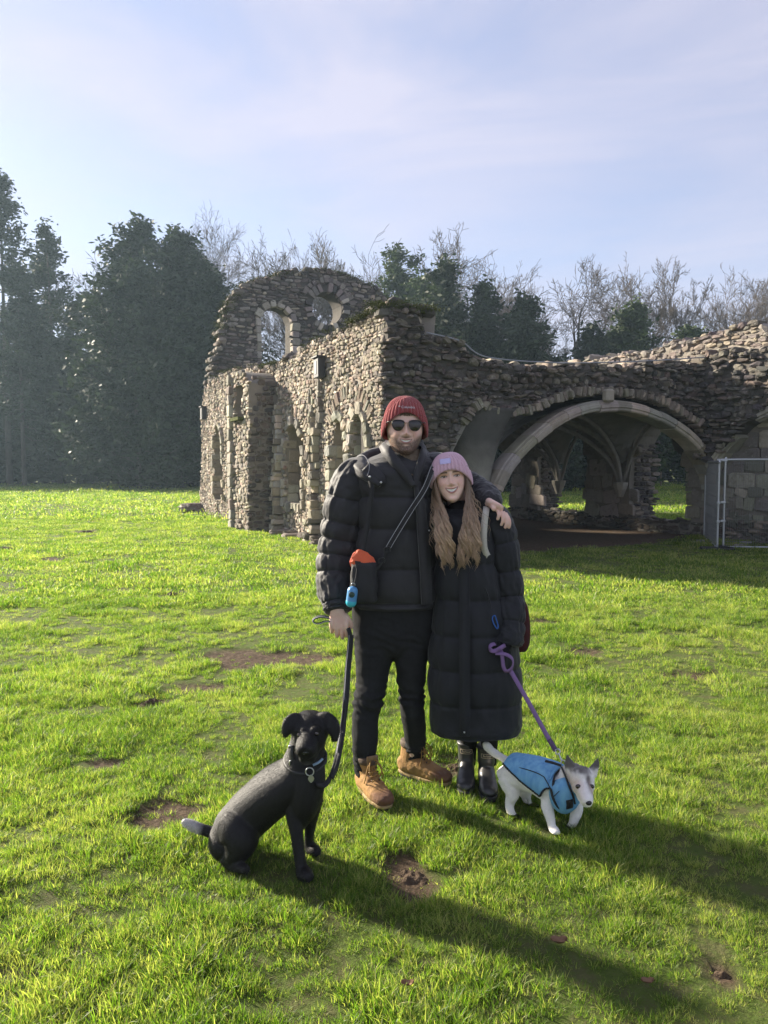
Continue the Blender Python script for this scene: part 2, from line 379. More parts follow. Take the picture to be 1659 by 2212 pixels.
def scatter(name, coll, pts, scl, label):
    me = bpy.data.meshes.new(name); me.vertices.add(len(pts)); me.vertices.foreach_set('co', np.asarray(pts, np.float32).ravel())
    rot = np.zeros((len(pts), 3), np.float32); rot[:, 2] = rng.uniform(0, 6.283, len(pts)); rot[:, :2] = rng.normal(0, .12, (len(pts), 2))
    a = me.attributes.new('rot', 'FLOAT_VECTOR', 'POINT'); a.data.foreach_set('vector', rot.ravel())
    a = me.attributes.new('scl', 'FLOAT', 'POINT'); a.data.foreach_set('value', np.asarray(scl, np.float32))
    o = link(name, me, BLADE); md = o.modifiers.new('scatter', 'NODES'); md.node_group = scatter_tree(coll)
    return tag(o, label, 'grass', None, 'stuff')
def field(y0, y1, dens, slope=.56, pad=.5):
    n_ = int(dens * ((y1 ** 2 - y0 ** 2) * slope + 2 * pad * (y1 - y0)))
    y = np.sqrt(rng.uniform(0, 1, n_) * (y1 ** 2 - y0 ** 2) + y0 ** 2); x = rng.uniform(-1, 1, n_) * (slope * y + pad)
    return x, y
# outlines of the ruin on the ground, filled in by the builder of the ruin: no grass grows inside the walls
RUIN_O = np.array([0.0, 13.1]); RUIN_L = np.array([-.426, .905]); RUIN_R = np.array([.905, .426])
def in_walls(x, y):
    p = np.stack([x, y], -1) - RUIN_O; s_ = p @ RUIN_L; t_ = p @ RUIN_R
    w = (s_ > -.1) & (s_ < 15) & (t_ > -.15) & (t_ < 1.1)
    w |= (s_ > -.1) & (s_ < 1.0) & (t_ > -.1) & (t_ < 1.5)
    w |= (s_ > -4) & (s_ < 7.6) & (t_ > 7.6) & (t_ < 8.9)
    return w
def grow(name, coll, y0, y1, dens, s0, label, slope=.56):
    x, y = field(y0, y1, dens, slope)
    b_ = bare(x, y); clump = fbm(np.stack([x * 3.2, y * 3.2, x * 0 + 2], -1), 3, 21); big = fbm(np.stack([x * .8, y * .8, x * 0], -1), 2, 31)
    k = (rng.uniform(0, 1, len(x)) > b_ * .94 - .05) & (earth(x, y) < rng.uniform(-.15, .1, len(x))) & ~in_walls(x, y)
    k &= rng.uniform(0, 1, len(x)) < .90 + .5 * clump
    x, y, clump, big, b_ = x[k], y[k], clump[k], big[k], b_[k]
    s = s0 * rng.uniform(.7, 1.2, len(x)) * np.clip(1 + .45 * clump + .22 * big, .5, 1.6) * (1 - .5 * b_)
    z = ground_z(x, y)
    return scatter(name, coll, np.stack([x, y, z - .004], -1), s, label)
grow('grass', near_c, 1.75, 5.2, 1250, .72, 'short green grass in the foreground around the feet and dogs')
grow('grass', near_c, 5.2, 9.5, 420, .85, 'sunlit grass in the middle of the lawn')
grow('grass', far_c, 8.5, 24, 80, .85, 'far lawn grass in front of the ruined walls')
grow('grass', vfar_c, 22, 66, 6.0, 1.0, 'grass of the far field before the trees', .62)
# ------------------------------------------------------------------ the ruined abbey
L3 = np.array([-.426, .905, 0.]); R3 = np.array([.905, .426, 0.]); Z3 = np.array([0, 0, 1.]); C0 = np.array([0, 13.1, 0.])
def pal(cols, k, r, var=.25):
    c = np.array(cols)[r.integers(0, len(cols), k)]
    return c * (1 + r.uniform(-var, var, (k, 1))) * (1 + r.uniform(-.05, .05, (k, 3)))
_F = 1
FLINT = [(.20, .18, .155), (.26, .23, .195), (.15, .135, .125), (.31, .28, .235), (.22, .175, .15), (.17, .16, .15), (.36, .33, .29)]
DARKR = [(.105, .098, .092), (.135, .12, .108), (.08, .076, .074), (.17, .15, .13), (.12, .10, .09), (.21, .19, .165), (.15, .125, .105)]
BROWNR = [(.17, .15, .135), (.21, .185, .165), (.13, .115, .105), (.24, .215, .19), (.16, .135, .125)]
ASHLAR = [(.34, .315, .26), (.40, .37, .30), (.28, .26, .22), (.35, .305, .24), (.32, .305, .265), (.24, .22, .19)]
TILE = [(.18, .14, .115), (.13, .11, .10), (.22, .17, .13), (.10, .09, .085)]
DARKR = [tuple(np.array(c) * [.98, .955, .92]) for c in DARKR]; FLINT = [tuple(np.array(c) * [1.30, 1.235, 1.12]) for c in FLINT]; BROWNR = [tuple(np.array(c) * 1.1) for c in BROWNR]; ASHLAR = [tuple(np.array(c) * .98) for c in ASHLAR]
def stone_mat():
    m = mat('rubble_stone', (1, 1, 1), .92, .3, 9, .8, 38, attr=True, spec=.2)
    n, l = m.node_tree.nodes, m.node_tree.links; b = n['Principled BSDF']
    # lichen and moss specks on the stone itself
    src = b.inputs['Base Color'].links[0].from_socket
    t = n.new('ShaderNodeNewGeometry'); k = n.new('ShaderNodeTexNoise'); k.inputs['Scale'].default_value = 3.3; k.inputs['Detail'].default_value = 7; k.inputs['Roughness'].default_value = .7
    l.new(t.outputs['Position'], k.inputs['Vector']); c = n.new('ShaderNodeValToRGB'); c.color_ramp.elements[0].position = .54; c.color_ramp.elements[1].position = .70
    l.new(k.outputs[0], c.inputs[0]); mm = n.new('ShaderNodeMath'); mm.operation = 'MULTIPLY'; mm.inputs[1].default_value = .55; l.new(c.outputs[0], mm.inputs[0])
    x = n.new('ShaderNodeMixRGB'); x.inputs[2].default_value = (.085, .08, .045, 1); l.new(mm.outputs[0], x.inputs[0]); l.new(src, x.inputs[1])
    # pale lichen
    k2 = n.new('ShaderNodeTexNoise'); k2.inputs['Scale'].default_value = 14; k2.inputs['Detail'].default_value = 5; l.new(t.outputs['Position'], k2.inputs['Vector'])
    c2 = n.new('ShaderNodeValToRGB'); c2.color_ramp.elements[0].position = .63; c2.color_ramp.elements[1].position = .70; l.new(k2.outputs[0], c2.inputs[0])
    m2 = n.new('ShaderNodeMath'); m2.operation = 'MULTIPLY'; m2.inputs[1].default_value = .5; l.new(c2.outputs[0], m2.inputs[0])
    y_ = n.new('ShaderNodeMixRGB'); y_.inputs[2].default_value = (.42, .40, .35, 1); l.new(m2.outputs[0], y_.inputs[0]); l.new(x.outputs[0], y_.inputs[1])
    l.new(y_.outputs[0], b.inputs['Base Color']); return m
STONE = stone_mat()
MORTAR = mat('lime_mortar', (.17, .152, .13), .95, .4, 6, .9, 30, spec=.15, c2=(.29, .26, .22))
MORTAR_D = mat('dark_mortar', (.055, .050, .046), .95, .4, 6, .9, 30, spec=.15, c2=(.12, .108, .095))  # darker mortar for the front, gable, overhang and recesses
MOSS = mat('moss', (.030, .040, .012), .95, .4, 14, 1, 60, spec=.1, c2=(.10, .11, .025))
PLASTER = mat('vault_plaster', (.15, .145, .132), .92, .4, 3.5, .5, 22, spec=.15, c2=(.28, .265, .24))
# --- twelve shapes of stone, unit size: x,z in [-.5,.5] on the wall, y outwards
def proto_stone(r, blocky=.3):
    a = np.array([[-.5, -.5], [.5, -.5], [.5, .5], [-.5, .5]])
    # eight-sided irregular outline
    dl = .12 if blocky > .8 else .27
    ang = np.repeat(np.arange(4) * np.pi / 2 + np.pi / 4, 2) + np.tile([-dl, dl], 4) + r.normal(0, .05 if blocky > .8 else .10, 8)
    rad = 1 / np.maximum(np.abs(np.cos(ang)), np.abs(np.sin(ang))) * .5
    rad = rad * (blocky + (1 - blocky) * (.52 / rad)) * (r.uniform(.93, 1.03, 8) if blocky > .8 else r.uniform(.80, 1.08, 8))
    ox, oz = np.cos(ang) * rad, np.sin(ang) * rad
    V = []
    for k, (sc_, y) in enumerate([(1.0, -.6), (1.0, .38 if blocky > .8 else .30), (.90 if blocky > .8 else .80, .5)]):
        for q in range(8): V.append((ox[q] * sc_ * (1 + (r.normal(0, .03) if k else 0)), y + (r.normal(0, .03 if blocky > .8 else .10) if k else 0), oz[q] * sc_))
    V.append((r.normal(0, .05), (.52 + r.normal(0, .03)) if blocky > .8 else (.55 + r.normal(0, .08)), r.normal(0, .05)))
    F4 = [[k * 8 + q, k * 8 + (q + 1) % 8, (k + 1) * 8 + (q + 1) % 8, (k + 1) * 8 + q] for k in (0, 1) for q in range(8)]
    F3 = [[16 + q, 16 + (q + 1) % 8, 24] for q in range(8)]
    V = np.array(V)
    return V, np.array([f[::-1] for f in F4]), np.array([f[::-1] for f in F3])
_r = np.random.default_rng(3)
PROTO = [proto_stone(_r, .72) for _ in range(14)]
BLOCKP = [proto_stone(_r, .93) for _ in range(6)]
def stone_objects(parent, S, basis, org, protos, cols, name, r, n_obj, stuff_name, stuff_label=None):
    """S: rows (s, z, w, h, depth, tilt, out). the n_obj that show largest become objects sharing prototype meshes, the rest one mesh"""
    if len(S) == 0: return
    S = np.asarray(S); U, Nn = basis
    pos = org + S[:, :1] * U + S[:, 1:2] * Z3 + S[:, 6:7] * Nn
    dist = np.linalg.norm(pos - np.array([0, 0, CAMH]), axis=1)
    face = np.abs((pos - np.array([0, 0, CAMH])) @ Nn) / dist
    big = np.argsort(-(S[:, 2] * S[:, 3] * face / dist ** 2)); sel = set(big[:n_obj].tolist())
    pid = r.integers(0, len(protos), len(S)); C = pal(cols, len(S), r)
    B = np.stack([U, Nn, Z3], 1)
    NCOL = 8
    cache = {}
    pc = pal(cols, NCOL, r, .3)
    vs, q4, q3, cc, nv = [], [], [], [], 0
    for k in range(len(S)):
        s, z, w, h, d, tilt, out = S[k]
        V, F4, F3 = protos[pid[k]]
        ct, st = math.cos(tilt), math.sin(tilt)
        if k in sel:
            key = (int(pid[k]), int(r.integers(0, NCOL)))
            if key not in cache:
                me = make_mesh(name, V, [F4, F3], False, np.repeat(pc[key[1]][None], len(V), 0)); me.materials.append(STONE); cache[key] = me
            o = bpy.data.objects.new(name, cache[key]); COL.objects.link(o)
            rot = B @ np.array([[ct, 0, -st], [0, 1, 0], [st, 0, ct]])
            Mx = np.eye(4); Mx[:3, :3] = rot * np.array([w, d, h]); Mx[:3, 3] = pos[k]
            o.parent = parent; o.matrix_parent_inverse = parent['_inv'] if False else PINV[parent.name]
            o.matrix_basis = Matrix(Mx.tolist())
        else:
            W = V * np.array([w, d, h]); W = np.stack([W[:, 0] * ct - W[:, 2] * st, W[:, 1], W[:, 0] * st + W[:, 2] * ct], -1) @ B.T + pos[k]
            vs.append(W); q4.append(F4 + nv); q3.append(F3 + nv); cc.append(np.repeat(C[k][None], len(W), 0)); nv += len(W)
    if vs:
        o = obj(stuff_name, np.concatenate(vs), [np.concatenate(q4), np.concatenate(q3)], STONE, parent, False, np.concatenate(cc))
        o['kind'] = 'stuff'
PINV = {}
def wall_thing(name, loc, label):
    t = thing(name, loc, label, 'ruin'); PINV[t.name] = Matrix.Translation(Vector(tuple(-np.asarray(loc, float)))); return t
def courses(reg, s0, s1, z0, z1, h, w, r, gap=.012, depth=.07, keep=.97, out=0.0, wob=0.04):
    """rubble courses over a face; reg(p)->signed distance decides where stones lie"""
    S = []; z = z0
    while z < z1:
        hh = h * r.uniform(.6, 1.5); s = s0 + r.uniform(-w, 0)
        while s < s1:
            ww = w * r.uniform(.45, 1.8); S.append((s + ww / 2, z + hh / 2 + r.normal(0, .16) * hh, ww - gap, (hh - gap) * r.uniform(.75, 1.25), depth * r.uniform(.7, 1.5), r.normal(0, .11), out)); s += ww
        z += hh
    S = np.array(S)
    S[:, 1] += wob * np.sin(S[:, 0] * 1.3 + 1) + r.normal(0, .008, len(S))
    d = reg(S[:, :2]); k = (d > -.02) & (r.uniform(0, 1, len(S)) < keep)
    return S[k]
def slab(reg, s0, s1, z0, z1, cell, U, Nn, org, thick, rough=.03, seed=0, bulge=None, taper=None):
    """a wall: the region reg>0 of the (s,z) plane given thickness, with edges snapped to the outline and a rough face"""
    ns, nzv = int((s1 - s0) / cell) + 1, int((z1 - z0) / cell) + 1
    gs, gz = np.meshgrid(s0 + np.arange(ns + 1) * cell, z0 + np.arange(nzv + 1) * cell, indexing='ij')
    p = np.stack([gs.ravel(), gz.ravel()], -1)
    cen = np.stack(np.meshgrid(s0 + (np.arange(ns) + .5) * cell, z0 + (np.arange(nzv) + .5) * cell, indexing='ij'), -1)
    ins = (reg(cen.reshape(-1, 2)) > 0).reshape(ns, nzv)
    d = reg(p); e = .01
    g = np.stack([reg(p + [e, 0]) - reg(p - [e, 0]), reg(p + [0, e]) - reg(p - [0, e])], -1) / (2 * e)
    g /= np.linalg.norm(g, axis=1)[:, None] + 1e-6
    m_ = np.abs(d) < cell * .75; p[m_] -= g[m_] * d[m_][:, None] * .95
    w3 = org + p[:, :1] * U + p[:, 1:] * Z3
    dn = fbm(w3 * 2.3, 4, seed) * rough
    if bulge is not None: dn = dn + bulge(p)
    th = thick if taper is None else taper(p)
    front = w3 + Nn * dn[:, None]; back = w3 - Nn * (np.asarray(th).reshape(-1, 1) if np.ndim(th) else th) - Nn * (fbm(w3 * 2.1, 3, seed + 9) * rough)[:, None]
    nv = len(p); idx = np.arange(nv).reshape(ns + 1, nzv + 1)
    a, b, c, dd = idx[:-1, :-1][ins], idx[1:, :-1][ins], idx[1:, 1:][ins], idx[:-1, 1:][ins]
    sgn = np.dot(np.cross(U, Z3), Nn) > 0
    Fq = [np.stack([a, b, c, dd] if sgn else [dd, c, b, a], -1), np.stack([dd, c, b, a] if sgn else [a, b, c, dd], -1) + nv]
    pad = np.zeros((ns + 2, nzv + 2), bool); pad[1:-1, 1:-1] = ins
    for (di, dj, v0, v1) in ((-1, 0, (0, 0), (0, 1)), (1, 0, (1, 1), (1, 0)), (0, -1, (1, 0), (0, 0)), (0, 1, (0, 1), (1, 1))):
        ed = ins & ~pad[1 + di:ns + 1 + di, 1 + dj:nzv + 1 + dj]
        i, j = np.nonzero(ed)
        p0 = idx[i + v0[0], j + v0[1]]; p1 = idx[i + v1[0], j + v1[1]]
        Fq.append(np.stack([p0, p1, p1 + nv, p0 + nv], -1))
    return np.vstack([front, back]), [np.concatenate(Fq)]
def follow(S, U, org, seed, rough):
    """let stones sit on the same rough face as the wall behind them"""
    S[:, 6] += fbm((org + S[:, :1] * U + S[:, 1:2] * Z3) * 2.3, 4, seed) * rough; return S
def lancet(c, w, z0, zs, zt, n=9):
    """pointed opening: centre, width, sill, springing, apex"""
    a = np.linspace(0, 1, n); h = w / 2
    left = [(c - h * math.cos(t * 1.2) / 1.0 if False else c - h * (1 - t ** 1.9), zs + (zt - zs) * math.sin(t * math.pi / 2) ** .9) for t in a]
    right = [(2 * c - x_, y_) for x_, y_ in left[::-1][1:]]
    return np.array([(c + h, z0), (c - h, z0)] + left + right)[::-1]
def ragged(pts, amp, step, r):
    out = []
    for (x0, y0), (x1, y1) in zip(pts[:-1], pts[1:]):
        k = max(1, int(math.hypot(x1 - x0, y1 - y0) / step))
        for q in range(k): out.append((x0 + (x1 - x0) * q / k + r.normal(0, amp * .5), y0 + (y1 - y0) * q / k + r.normal(0, amp)))
    return out + [pts[-1]]
def region(outer, holes):
    def f(p):
        p = np.asarray(p, float); d = poly_sdf(p, np.asarray(outer))
        for h in holes: d = np.minimum(d, -poly_sdf(p, h))
        return d
    return f
def jamb_blocks(parent, poly, U, Nn, org, r, z0, zmax, proj=.03, size=(.30, .26), name='ashlar_block', cols=ASHLAR, every=1.0, inset=0.0, depth=.30):
    """dressed stones all round an opening, one by one"""
    S = []; n_ = len(poly)
    per = np.vstack([poly, poly[:1]]); seg = np.linalg.norm(np.diff(per, axis=0), axis=1); cum = np.concatenate([[0], np.cumsum(seg)])
    pos = 0
    while pos < cum[-1]:
        ln = size[1] * r.uniform(.8, 1.25); q_ = pos + ln / 2
        if q_ > cum[-1]: break
        i = np.searchsorted(cum, q_) - 1; f = (q_ - cum[i]) / max(seg[i], 1e-6); c = per[i] + (per[i + 1] - per[i]) * f; d = (per[i + 1] - per[i]) / max(seg[i], 1e-6)
        pos += ln
        if c[1] < z0 + .1 or r.uniform() > every or c[1] > zmax: continue
        wd = size[0] * r.uniform(.6, 1.25)
        nn = np.array([d[1], -d[0]])
        if poly_sdf((c + nn * .05)[None], poly)[0] > 0: nn = -nn
        c2 = c + nn * (wd / 2 - .03 - inset)
        S.append((c2[0], c2[1], wd, ln - .012, depth, math.atan2(nn[1], nn[0]), proj - depth * .3))
    return np.array(S)
def place_blocks(parent, S, U, Nn, org, r, name, cols, protos=None):
    """named blocks, each an object"""
    stone_objects(parent, S, (U, Nn), org, protos or BLOCKP, cols, name, r, 400, name)

# ---------- the sunlit long wall on the left
NL = -R3                                            # outward normal of the left wall
r = np.random.default_rng(21)
lw = wall_thing('ruined_wall', C0, 'long sunlit flint wall with pointed windows running away from the man')
winA = lancet(4.75, 1.25, .72, 1.75, 2.52); winB1 = lancet(2.0, .78, .72, 1.75, 2.5); winB2 = lancet(1.02, .74, .72, 1.75, 2.55)
winC = lancet(12.1, 1.15, .5, 1.9, 2.85); slot = np.array([(3.32, 2.35), (3.32, 3.0), (3.2, 3.15), (3.08, 3.0), (3.08, 2.35)])
topl = ragged([(-.05, 4.15), (.5, 4.28), (1.2, 4.12), (3, 4.1), (4.5, 4.02), (6, 3.98), (8, 4.15), (9.3, 4.25), (11.2, 4.3), (12.5, 4.3), (13.6, 4.15), (14.2, 3.8)], .05, .25, r)
outl = np.array([(.14, -.4)] + [(max(a_, .14), b_) for a_, b_ in topl] + ragged([(14.25, 3.7), (14.35, 3.0), (14.45, 2.2), (14.7, .9), (15.2, .2), (15.3, -.4)], .06, .3, r))
regL = region(outl, [winA, winB1, winB2, winC])
V, F = slab(regL, -.1, 15.6, -.4, 5.4, .085, L3, NL, C0, 1.05, .05, 41)
obj('wall', V, F, MORTAR, lw, False)
outs = outl.copy(); outs[:, 0] = np.where(outs[:, 0] < .2, -.03, outs[:, 0]); surf = region(outs, [winA, winB1, winB2, winC, slot])
S = courses(surf, -.1, 15.5, -.15, 5.3, .074, .112, r, .010, .045, .985)
stone_objects(lw, follow(S, L3, C0, 41, .05), (L3, NL), C0, PROTO, FLINT, 'stone', r, 290, 'flint_facing')
# capping stones and moss on the wall head
def capping(parent, pts, U, Nn, org, thick, r, cols, size=.2, back=True):
    pts = np.array(pts); rows = []
    L_ = np.concatenate([[0], np.cumsum(np.linalg.norm(np.diff(pts, axis=0), axis=1))]); pos = 0
    while pos < L_[-1]:
        w = size * r.uniform(.6, 1.5); s_ = np.interp(pos + w / 2, L_, pts[:, 0]); z_ = np.interp(pos + w / 2, L_, pts[:, 1])
        for dpt in np.arange(.08, thick, size * .8):
            rows.append((s_ + r.normal(0, .03), z_ + r.normal(0, .03), w, size * r.uniform(.4, .9), size * r.uniform(.8, 1.3), r.normal(0, .2), -dpt))
        pos += w
    return np.array(rows)
cp_ = capping(lw, topl, L3, NL, C0, 1.0, r, FLINT)
stone_objects(lw, cp_, (L3, NL), C0, PROTO, DARKR, 'capping_stone', r, 0, 'wall_head')
for poly, ev in ((winA, 1), (winB1, 1), (winB2, 1), (winC, .8)):
    Sb = jamb_blocks(lw, poly, L3, NL, C0, r, .45, 9, .03, (.21, .21), every=ev * .86)
    place_blocks(lw, Sb, L3, NL, C0, r, 'ashlar_block', ASHLAR)
# the blocked back of the windows: rubble leaf deep in the openings, pale reveals
revA = region(np.array([(3.9, .6), (5.6, .6), (5.6, 2.8), (3.9, 2.8)]), [])
V, F = slab(lambda p: np.minimum(revA(p), poly_sdf(p, winA)) if False else poly_sdf(p, lancet(4.75, 1.3, .6, 1.75, 2.56)), 3.9, 5.6, .55, 2.7, .08, L3, NL, C0 - NL * .62, .3, .05, 5)
obj('window_blocking', V, F, MORTAR, lw, False)
S = courses(lambda p: poly_sdf(p, winA), 4, 5.5, .7, 2.6, .11, .24, r, .01, .06, .9)
stone_objects(lw, S, (L3, NL), C0 - NL * .60, BLOCKP, ASHLAR[:3] + TILE[:2], 'blocking_stone', r, 60, 'blocking')
V, F = slab(lambda p: poly_sdf(p, lancet(12.1, 1.2, .4, 1.9, 2.9)), 11.3, 12.9, .3, 3, .1, L3, NL, C0 - NL * .5, .3, .05, 6)
obj('window_blocking', V, F, MORTAR_D, lw, False)
S = courses(lambda p: poly_sdf(p, winC), 11.4, 12.8, .4, 2.9, .09, .2, r, .01, .05, .95)
stone_objects(lw, S, (L3, NL), C0 - NL * .48, PROTO, DARKR, 'blocking_stone', r, 40, 'blocking')
# inner reveals lined with dressed stone (far jamb of each window, seen at an angle)
for (sj, zt, lo) in ((5.36, 1.9, .72), (2.38, 1.85, .72), (1.38, 1.85, .72)):
    rows = []; z = lo
    while z < zt:
        h = r.uniform(.2, .32)
        for o_ in (-.18, -.46): rows.append((o_ + r.normal(0, .02), z + h / 2, .27, h - .012, .07, 0, 0))
        z += h
    stone_objects(lw, np.array(rows), (-NL * -1.0, -L3), C0 + L3 * sj, BLOCKP, ASHLAR, 'reveal_block', r, 80, 'reveal')
# broken shafts beside the windows: the stumps of torn-out piers
def stump(parent, s, z0, z1, w, r, seed, proj=.22, cols=FLINT + ASHLAR):
    rows = []; z = z0
    while z < z1:
        h = r.uniform(.09, .22); k = 1 + .3 * math.sin(z * 3 + seed)
        for q in (-.3, 0, .3):
            rows.append((s + q * w * k + r.normal(0, .03), z + h / 2 + r.normal(0, .02), w * .42 * r.uniform(.7, 1.2), h, proj * r.uniform(.9, 2.0) * (1.3 - z / 5), r.normal(0, .12), .03))
        z += h
    stone_objects(parent, np.array(rows), (L3, NL), C0, BLOCKP, cols, 'shaft_stone', r, 60, 'shaft')
stump(lw, 3.22, -.1, 2.35, .42, r, 1, .22); stump(lw, 5.72, -.1, 3.0, .34, r, 2, .22); stump(lw, 2.98, 2.35, 3.2, .16, r, 3, .12, ASHLAR); stump(lw, 3.46, 2.35, 3.1, .15, r, 4, .12, ASHLAR)
# relieving arch of thin stones on edge over the pair of windows, and over window A
def voussoirs(parent, c, zc, rad, a0, a1, n, ln, r, cols, name='voussoir', wd=.075, d=.1, squash=1.0, out=.02, U=L3, Nn=NL, org=C0, maxobj=120, drop=.12):
    rows = []
    for k in range(n):
        a = a0 + (a1 - a0) * (k + .5 + r.normal(0, .12)) / n
        if r.uniform() < drop: continue
        rows.append((c + math.cos(a) * rad, zc + math.sin(a) * rad * squash, ln * r.uniform(.75, 1.2), wd * r.uniform(.8, 1.15), d * r.uniform(.8, 1.4), math.atan2(math.sin(a) / squash, math.cos(a)) + r.normal(0, .06), out + r.normal(0, .012)))
    stone_objects(parent, np.array(rows), (U, Nn), org, BLOCKP, cols, name, r, maxobj, name)
voussoirs(lw, 1.5, 1.75, 1.22, .6, 2.55, 40, .27, r, FLINT, wd=.06, d=.07, out=.0)
voussoirs(lw, 4.75, 1.7, 1.10, .7, 2.45, 30, .24, r, FLINT, wd=.06, d=.07, out=.0)
# the big buttress with its niche, standing out from the wall
bo = C0 + NL * .72
bt = ragged([(5.95, 3.55), (6.35, 3.75), (7.15, 3.85), (7.55, 3.75)], .05, .2, r)
niche = np.array([(6.4, 2.7), (7.2, 2.7), (7.2, 3.55), (6.4, 3.55)])
bout = np.array([(5.95, -.4)] + bt + [(7.55, -.4)])
V, F = slab(region(bout, [niche]), 5.85, 7.7, -.4, 4.5, .08, L3, NL, bo, .85, .05, 17)
obj('buttress', V, F, MORTAR, lw, False)
V, F = slab(region(niche, []), 6.2, 7.4, 2.6, 3.7, .1, L3, NL, bo - NL * .45, .3, .03, 18); obj('niche_back', V, F, MORTAR_D, lw, False)
V, F = box(C0 + L3 * 6.8 + NL * .7 + Z3 * 2.72, (.16, .40, .04), np.stack([NL, L3, Z3], 1)); obj('niche_turf', V, F, MOSS, lw, False)
S = courses(region(bout, [niche]), 5.95, 7.55, -.2, 4.4, .095, .15, r, .012, .06, .98); stone_objects(lw, follow(S, L3, bo, 17, .05), (L3, NL), bo, PROTO, FLINT, 'stone', r, 60, 'buttress_facing')
S = courses(region(np.array([(-.0, -.2), (.76, -.2), (.72, 2.5), (.6, 3.6), (.1, 3.7)]), []), 0, .9, -.2, 4.2, .1, .16, r, .012, .07, .95)
stone_objects(lw, S, (-NL, -L3), bo + L3 * 5.95, PROTO, DARKR, 'stone', r, 60, 'buttress_flank')
rows = []; z = -.1
while z < 3.6:
    h = r.uniform(.22, .34); rows.append((7.46 + r.normal(0, .02), z + h / 2, r.uniform(.2, .34), h - .012, .22, 0, .01)); z += h
place_blocks(lw, np.array(rows), L3, NL, bo, r, 'quoin', ASHLAR)
# rubble tumbled against the foot of the buttress and the wall
rows = [(r.uniform(4.2, 8.4), r.uniform(-.05, .25) * 1.0, r.uniform(.1, .26), r.uniform(.08, .18), r.uniform(.15, .3), r.normal(0, .3), r.uniform(.05, .45)) for _ in range(12)]
rows += [(r.uniform(1.6, 5.4), r.uniform(-.05, .12), r.uniform(.12, .35), r.uniform(.1, .22), r.uniform(.2, .45), r.normal(0, .3), r.uniform(.03, .3)) for _ in range(9)]
rows += [(r.uniform(14.1, 15.4), r.uniform(-.05, .22), r.uniform(.2, .4), r.uniform(.15, .3), r.uniform(.3, .6), r.normal(0, .3), r.uniform(.0, .55)) for k in range(14)]
stone_objects(lw, np.array(rows), (L3, NL), C0, PROTO, DARKR + FLINT, 'fallen_stone', r, 116, 'fallen_stone')
FTOP = [(0, 4.15), (.3, 4.32), (.62, 4.15), (.75, 3.85)]
# moss on the broken corner and along the wall head: fine tufts
def moss_bits(cl, spread, size, per, r):
    n_ = len(cl) * per; c = np.repeat(cl, per, 0) + r.normal(0, 1, (n_, 3)) * spread; a = r.normal(0, 1, (n_, 3)); a /= np.linalg.norm(a, axis=1)[:, None]; b_ = np.cross(a, r.normal(0, 1, (n_, 3))); b_ /= np.linalg.norm(b_, axis=1)[:, None]
    s_ = size * r.uniform(.5, 1.3, (n_, 1)); return np.stack([c - a * s_, c + b_ * s_ * .6, c + a * s_, c - b_ * s_ * .6], 1).reshape(-1, 3), np.arange(n_ * 4).reshape(-1, 4)
mp_ = []
for s_ in np.concatenate([r.uniform(-.1, 1.5, 120), r.uniform(1.5, 4, 40), r.uniform(5.8, 7.6, 50), r.uniform(8, 14, 40)]):
    mp_.append(C0 + L3 * s_ + R3 * r.uniform(-.12, .95) + Z3 * (np.interp(s_, [p_[0] for p_ in topl], [p_[1] for p_ in topl]) + .05))
for _ in range(80):
    t_ = r.uniform(0, .62); mp_.append(C0 + R3 * t_ + L3 * r.uniform(-.08, .9) + Z3 * (np.interp(t_, [p_[0] for p_ in FTOP], [p_[1] for p_ in FTOP]) + .05))
V, F = moss_bits(np.array(mp_), [.10, .10, .022], .016, 95, r); tag(obj('moss', V, F, MOSS, lw, False), kind='stuff')
# boxes fixed to the wall
def wall_box(s, z, tip, label):
    c = C0 + L3 * s + NL * .10 + Z3 * z; t = thing('wall_box', c, label, 'box', 'dark boxes hung on the sunlit wall')
    Bm = np.stack([L3, NL, Z3], 1) @ np.array(Matrix.Rotation(tip, 3, 'Y'))
    BX = mat_box
    V, F = box(c, (.14, .075, .20), Bm, .012); obj('body', V, F, BX, t, False)
    V, F = box(c + Bm @ np.array([0, .012, .215]), (.165, .10, .018), Bm, .006); obj('lid', V, F, BX, t, False)
    V, F = box(c + Bm @ np.array([0, .077, 0]), (.045, .006, .13), Bm, .003); obj('front_panel', V, F, mat_box2, t, False)
mat_box = mat('dark_box', (.035, .037, .042), .6, .3, 12); mat_box2 = mat('box_front', (.15, .155, .17), .5, .2, 12)
wall_box(2.85, 3.55, .03, 'dark grey box with pale front nearest the mossy corner of the wall')
wall_box(6.35, 3.42, .3, 'small dark box hung askew above the largest window')
wall_box(13.8, 3.3, 0, 'dark box at the far left end of the wall')

# ---------- the gable at the far end, with a round-headed window and a rose
NG = -L3; GO = C0 + L3 * 14.1
r = np.random.default_rng(33)
gw = wall_thing('ruined_gable', GO, 'tall rounded gable wall with an arched window and a round window, moss along its top')
gt = [(.22, 4.3), (.40, 5.0), (.58, 5.7), (.76, 6.4), (.94, 7.05), (1.45, 7.7), (2.1, 7.95), (2.86, 8.2), (4.25, 8.5), (5.2, 8.35), (5.8, 8.2), (6.7, 7.75), (7.2, 7.3), (7.7, 6.6), (8.3, 5.8), (8.6, 4.6)]
gtr = ragged(gt, .05, .25, r)
gout = np.array([(.15, -.4)] + gtr + [(8.8, -.4)])
aw = np.array([(1.95, 4.4), (1.95, 6.45)] + [(2.53 - .58 * math.cos(a), 6.45 + .62 * math.sin(a)) for a in np.linspace(.15, math.pi - .15, 12)] + [(3.11, 6.45), (3.11, 4.4)])
ro = np.array([(4.4 + .56 * math.cos(a), 7.15 + .58 * math.sin(a)) for a in np.linspace(0, 2 * math.pi, 24)[:-1]])
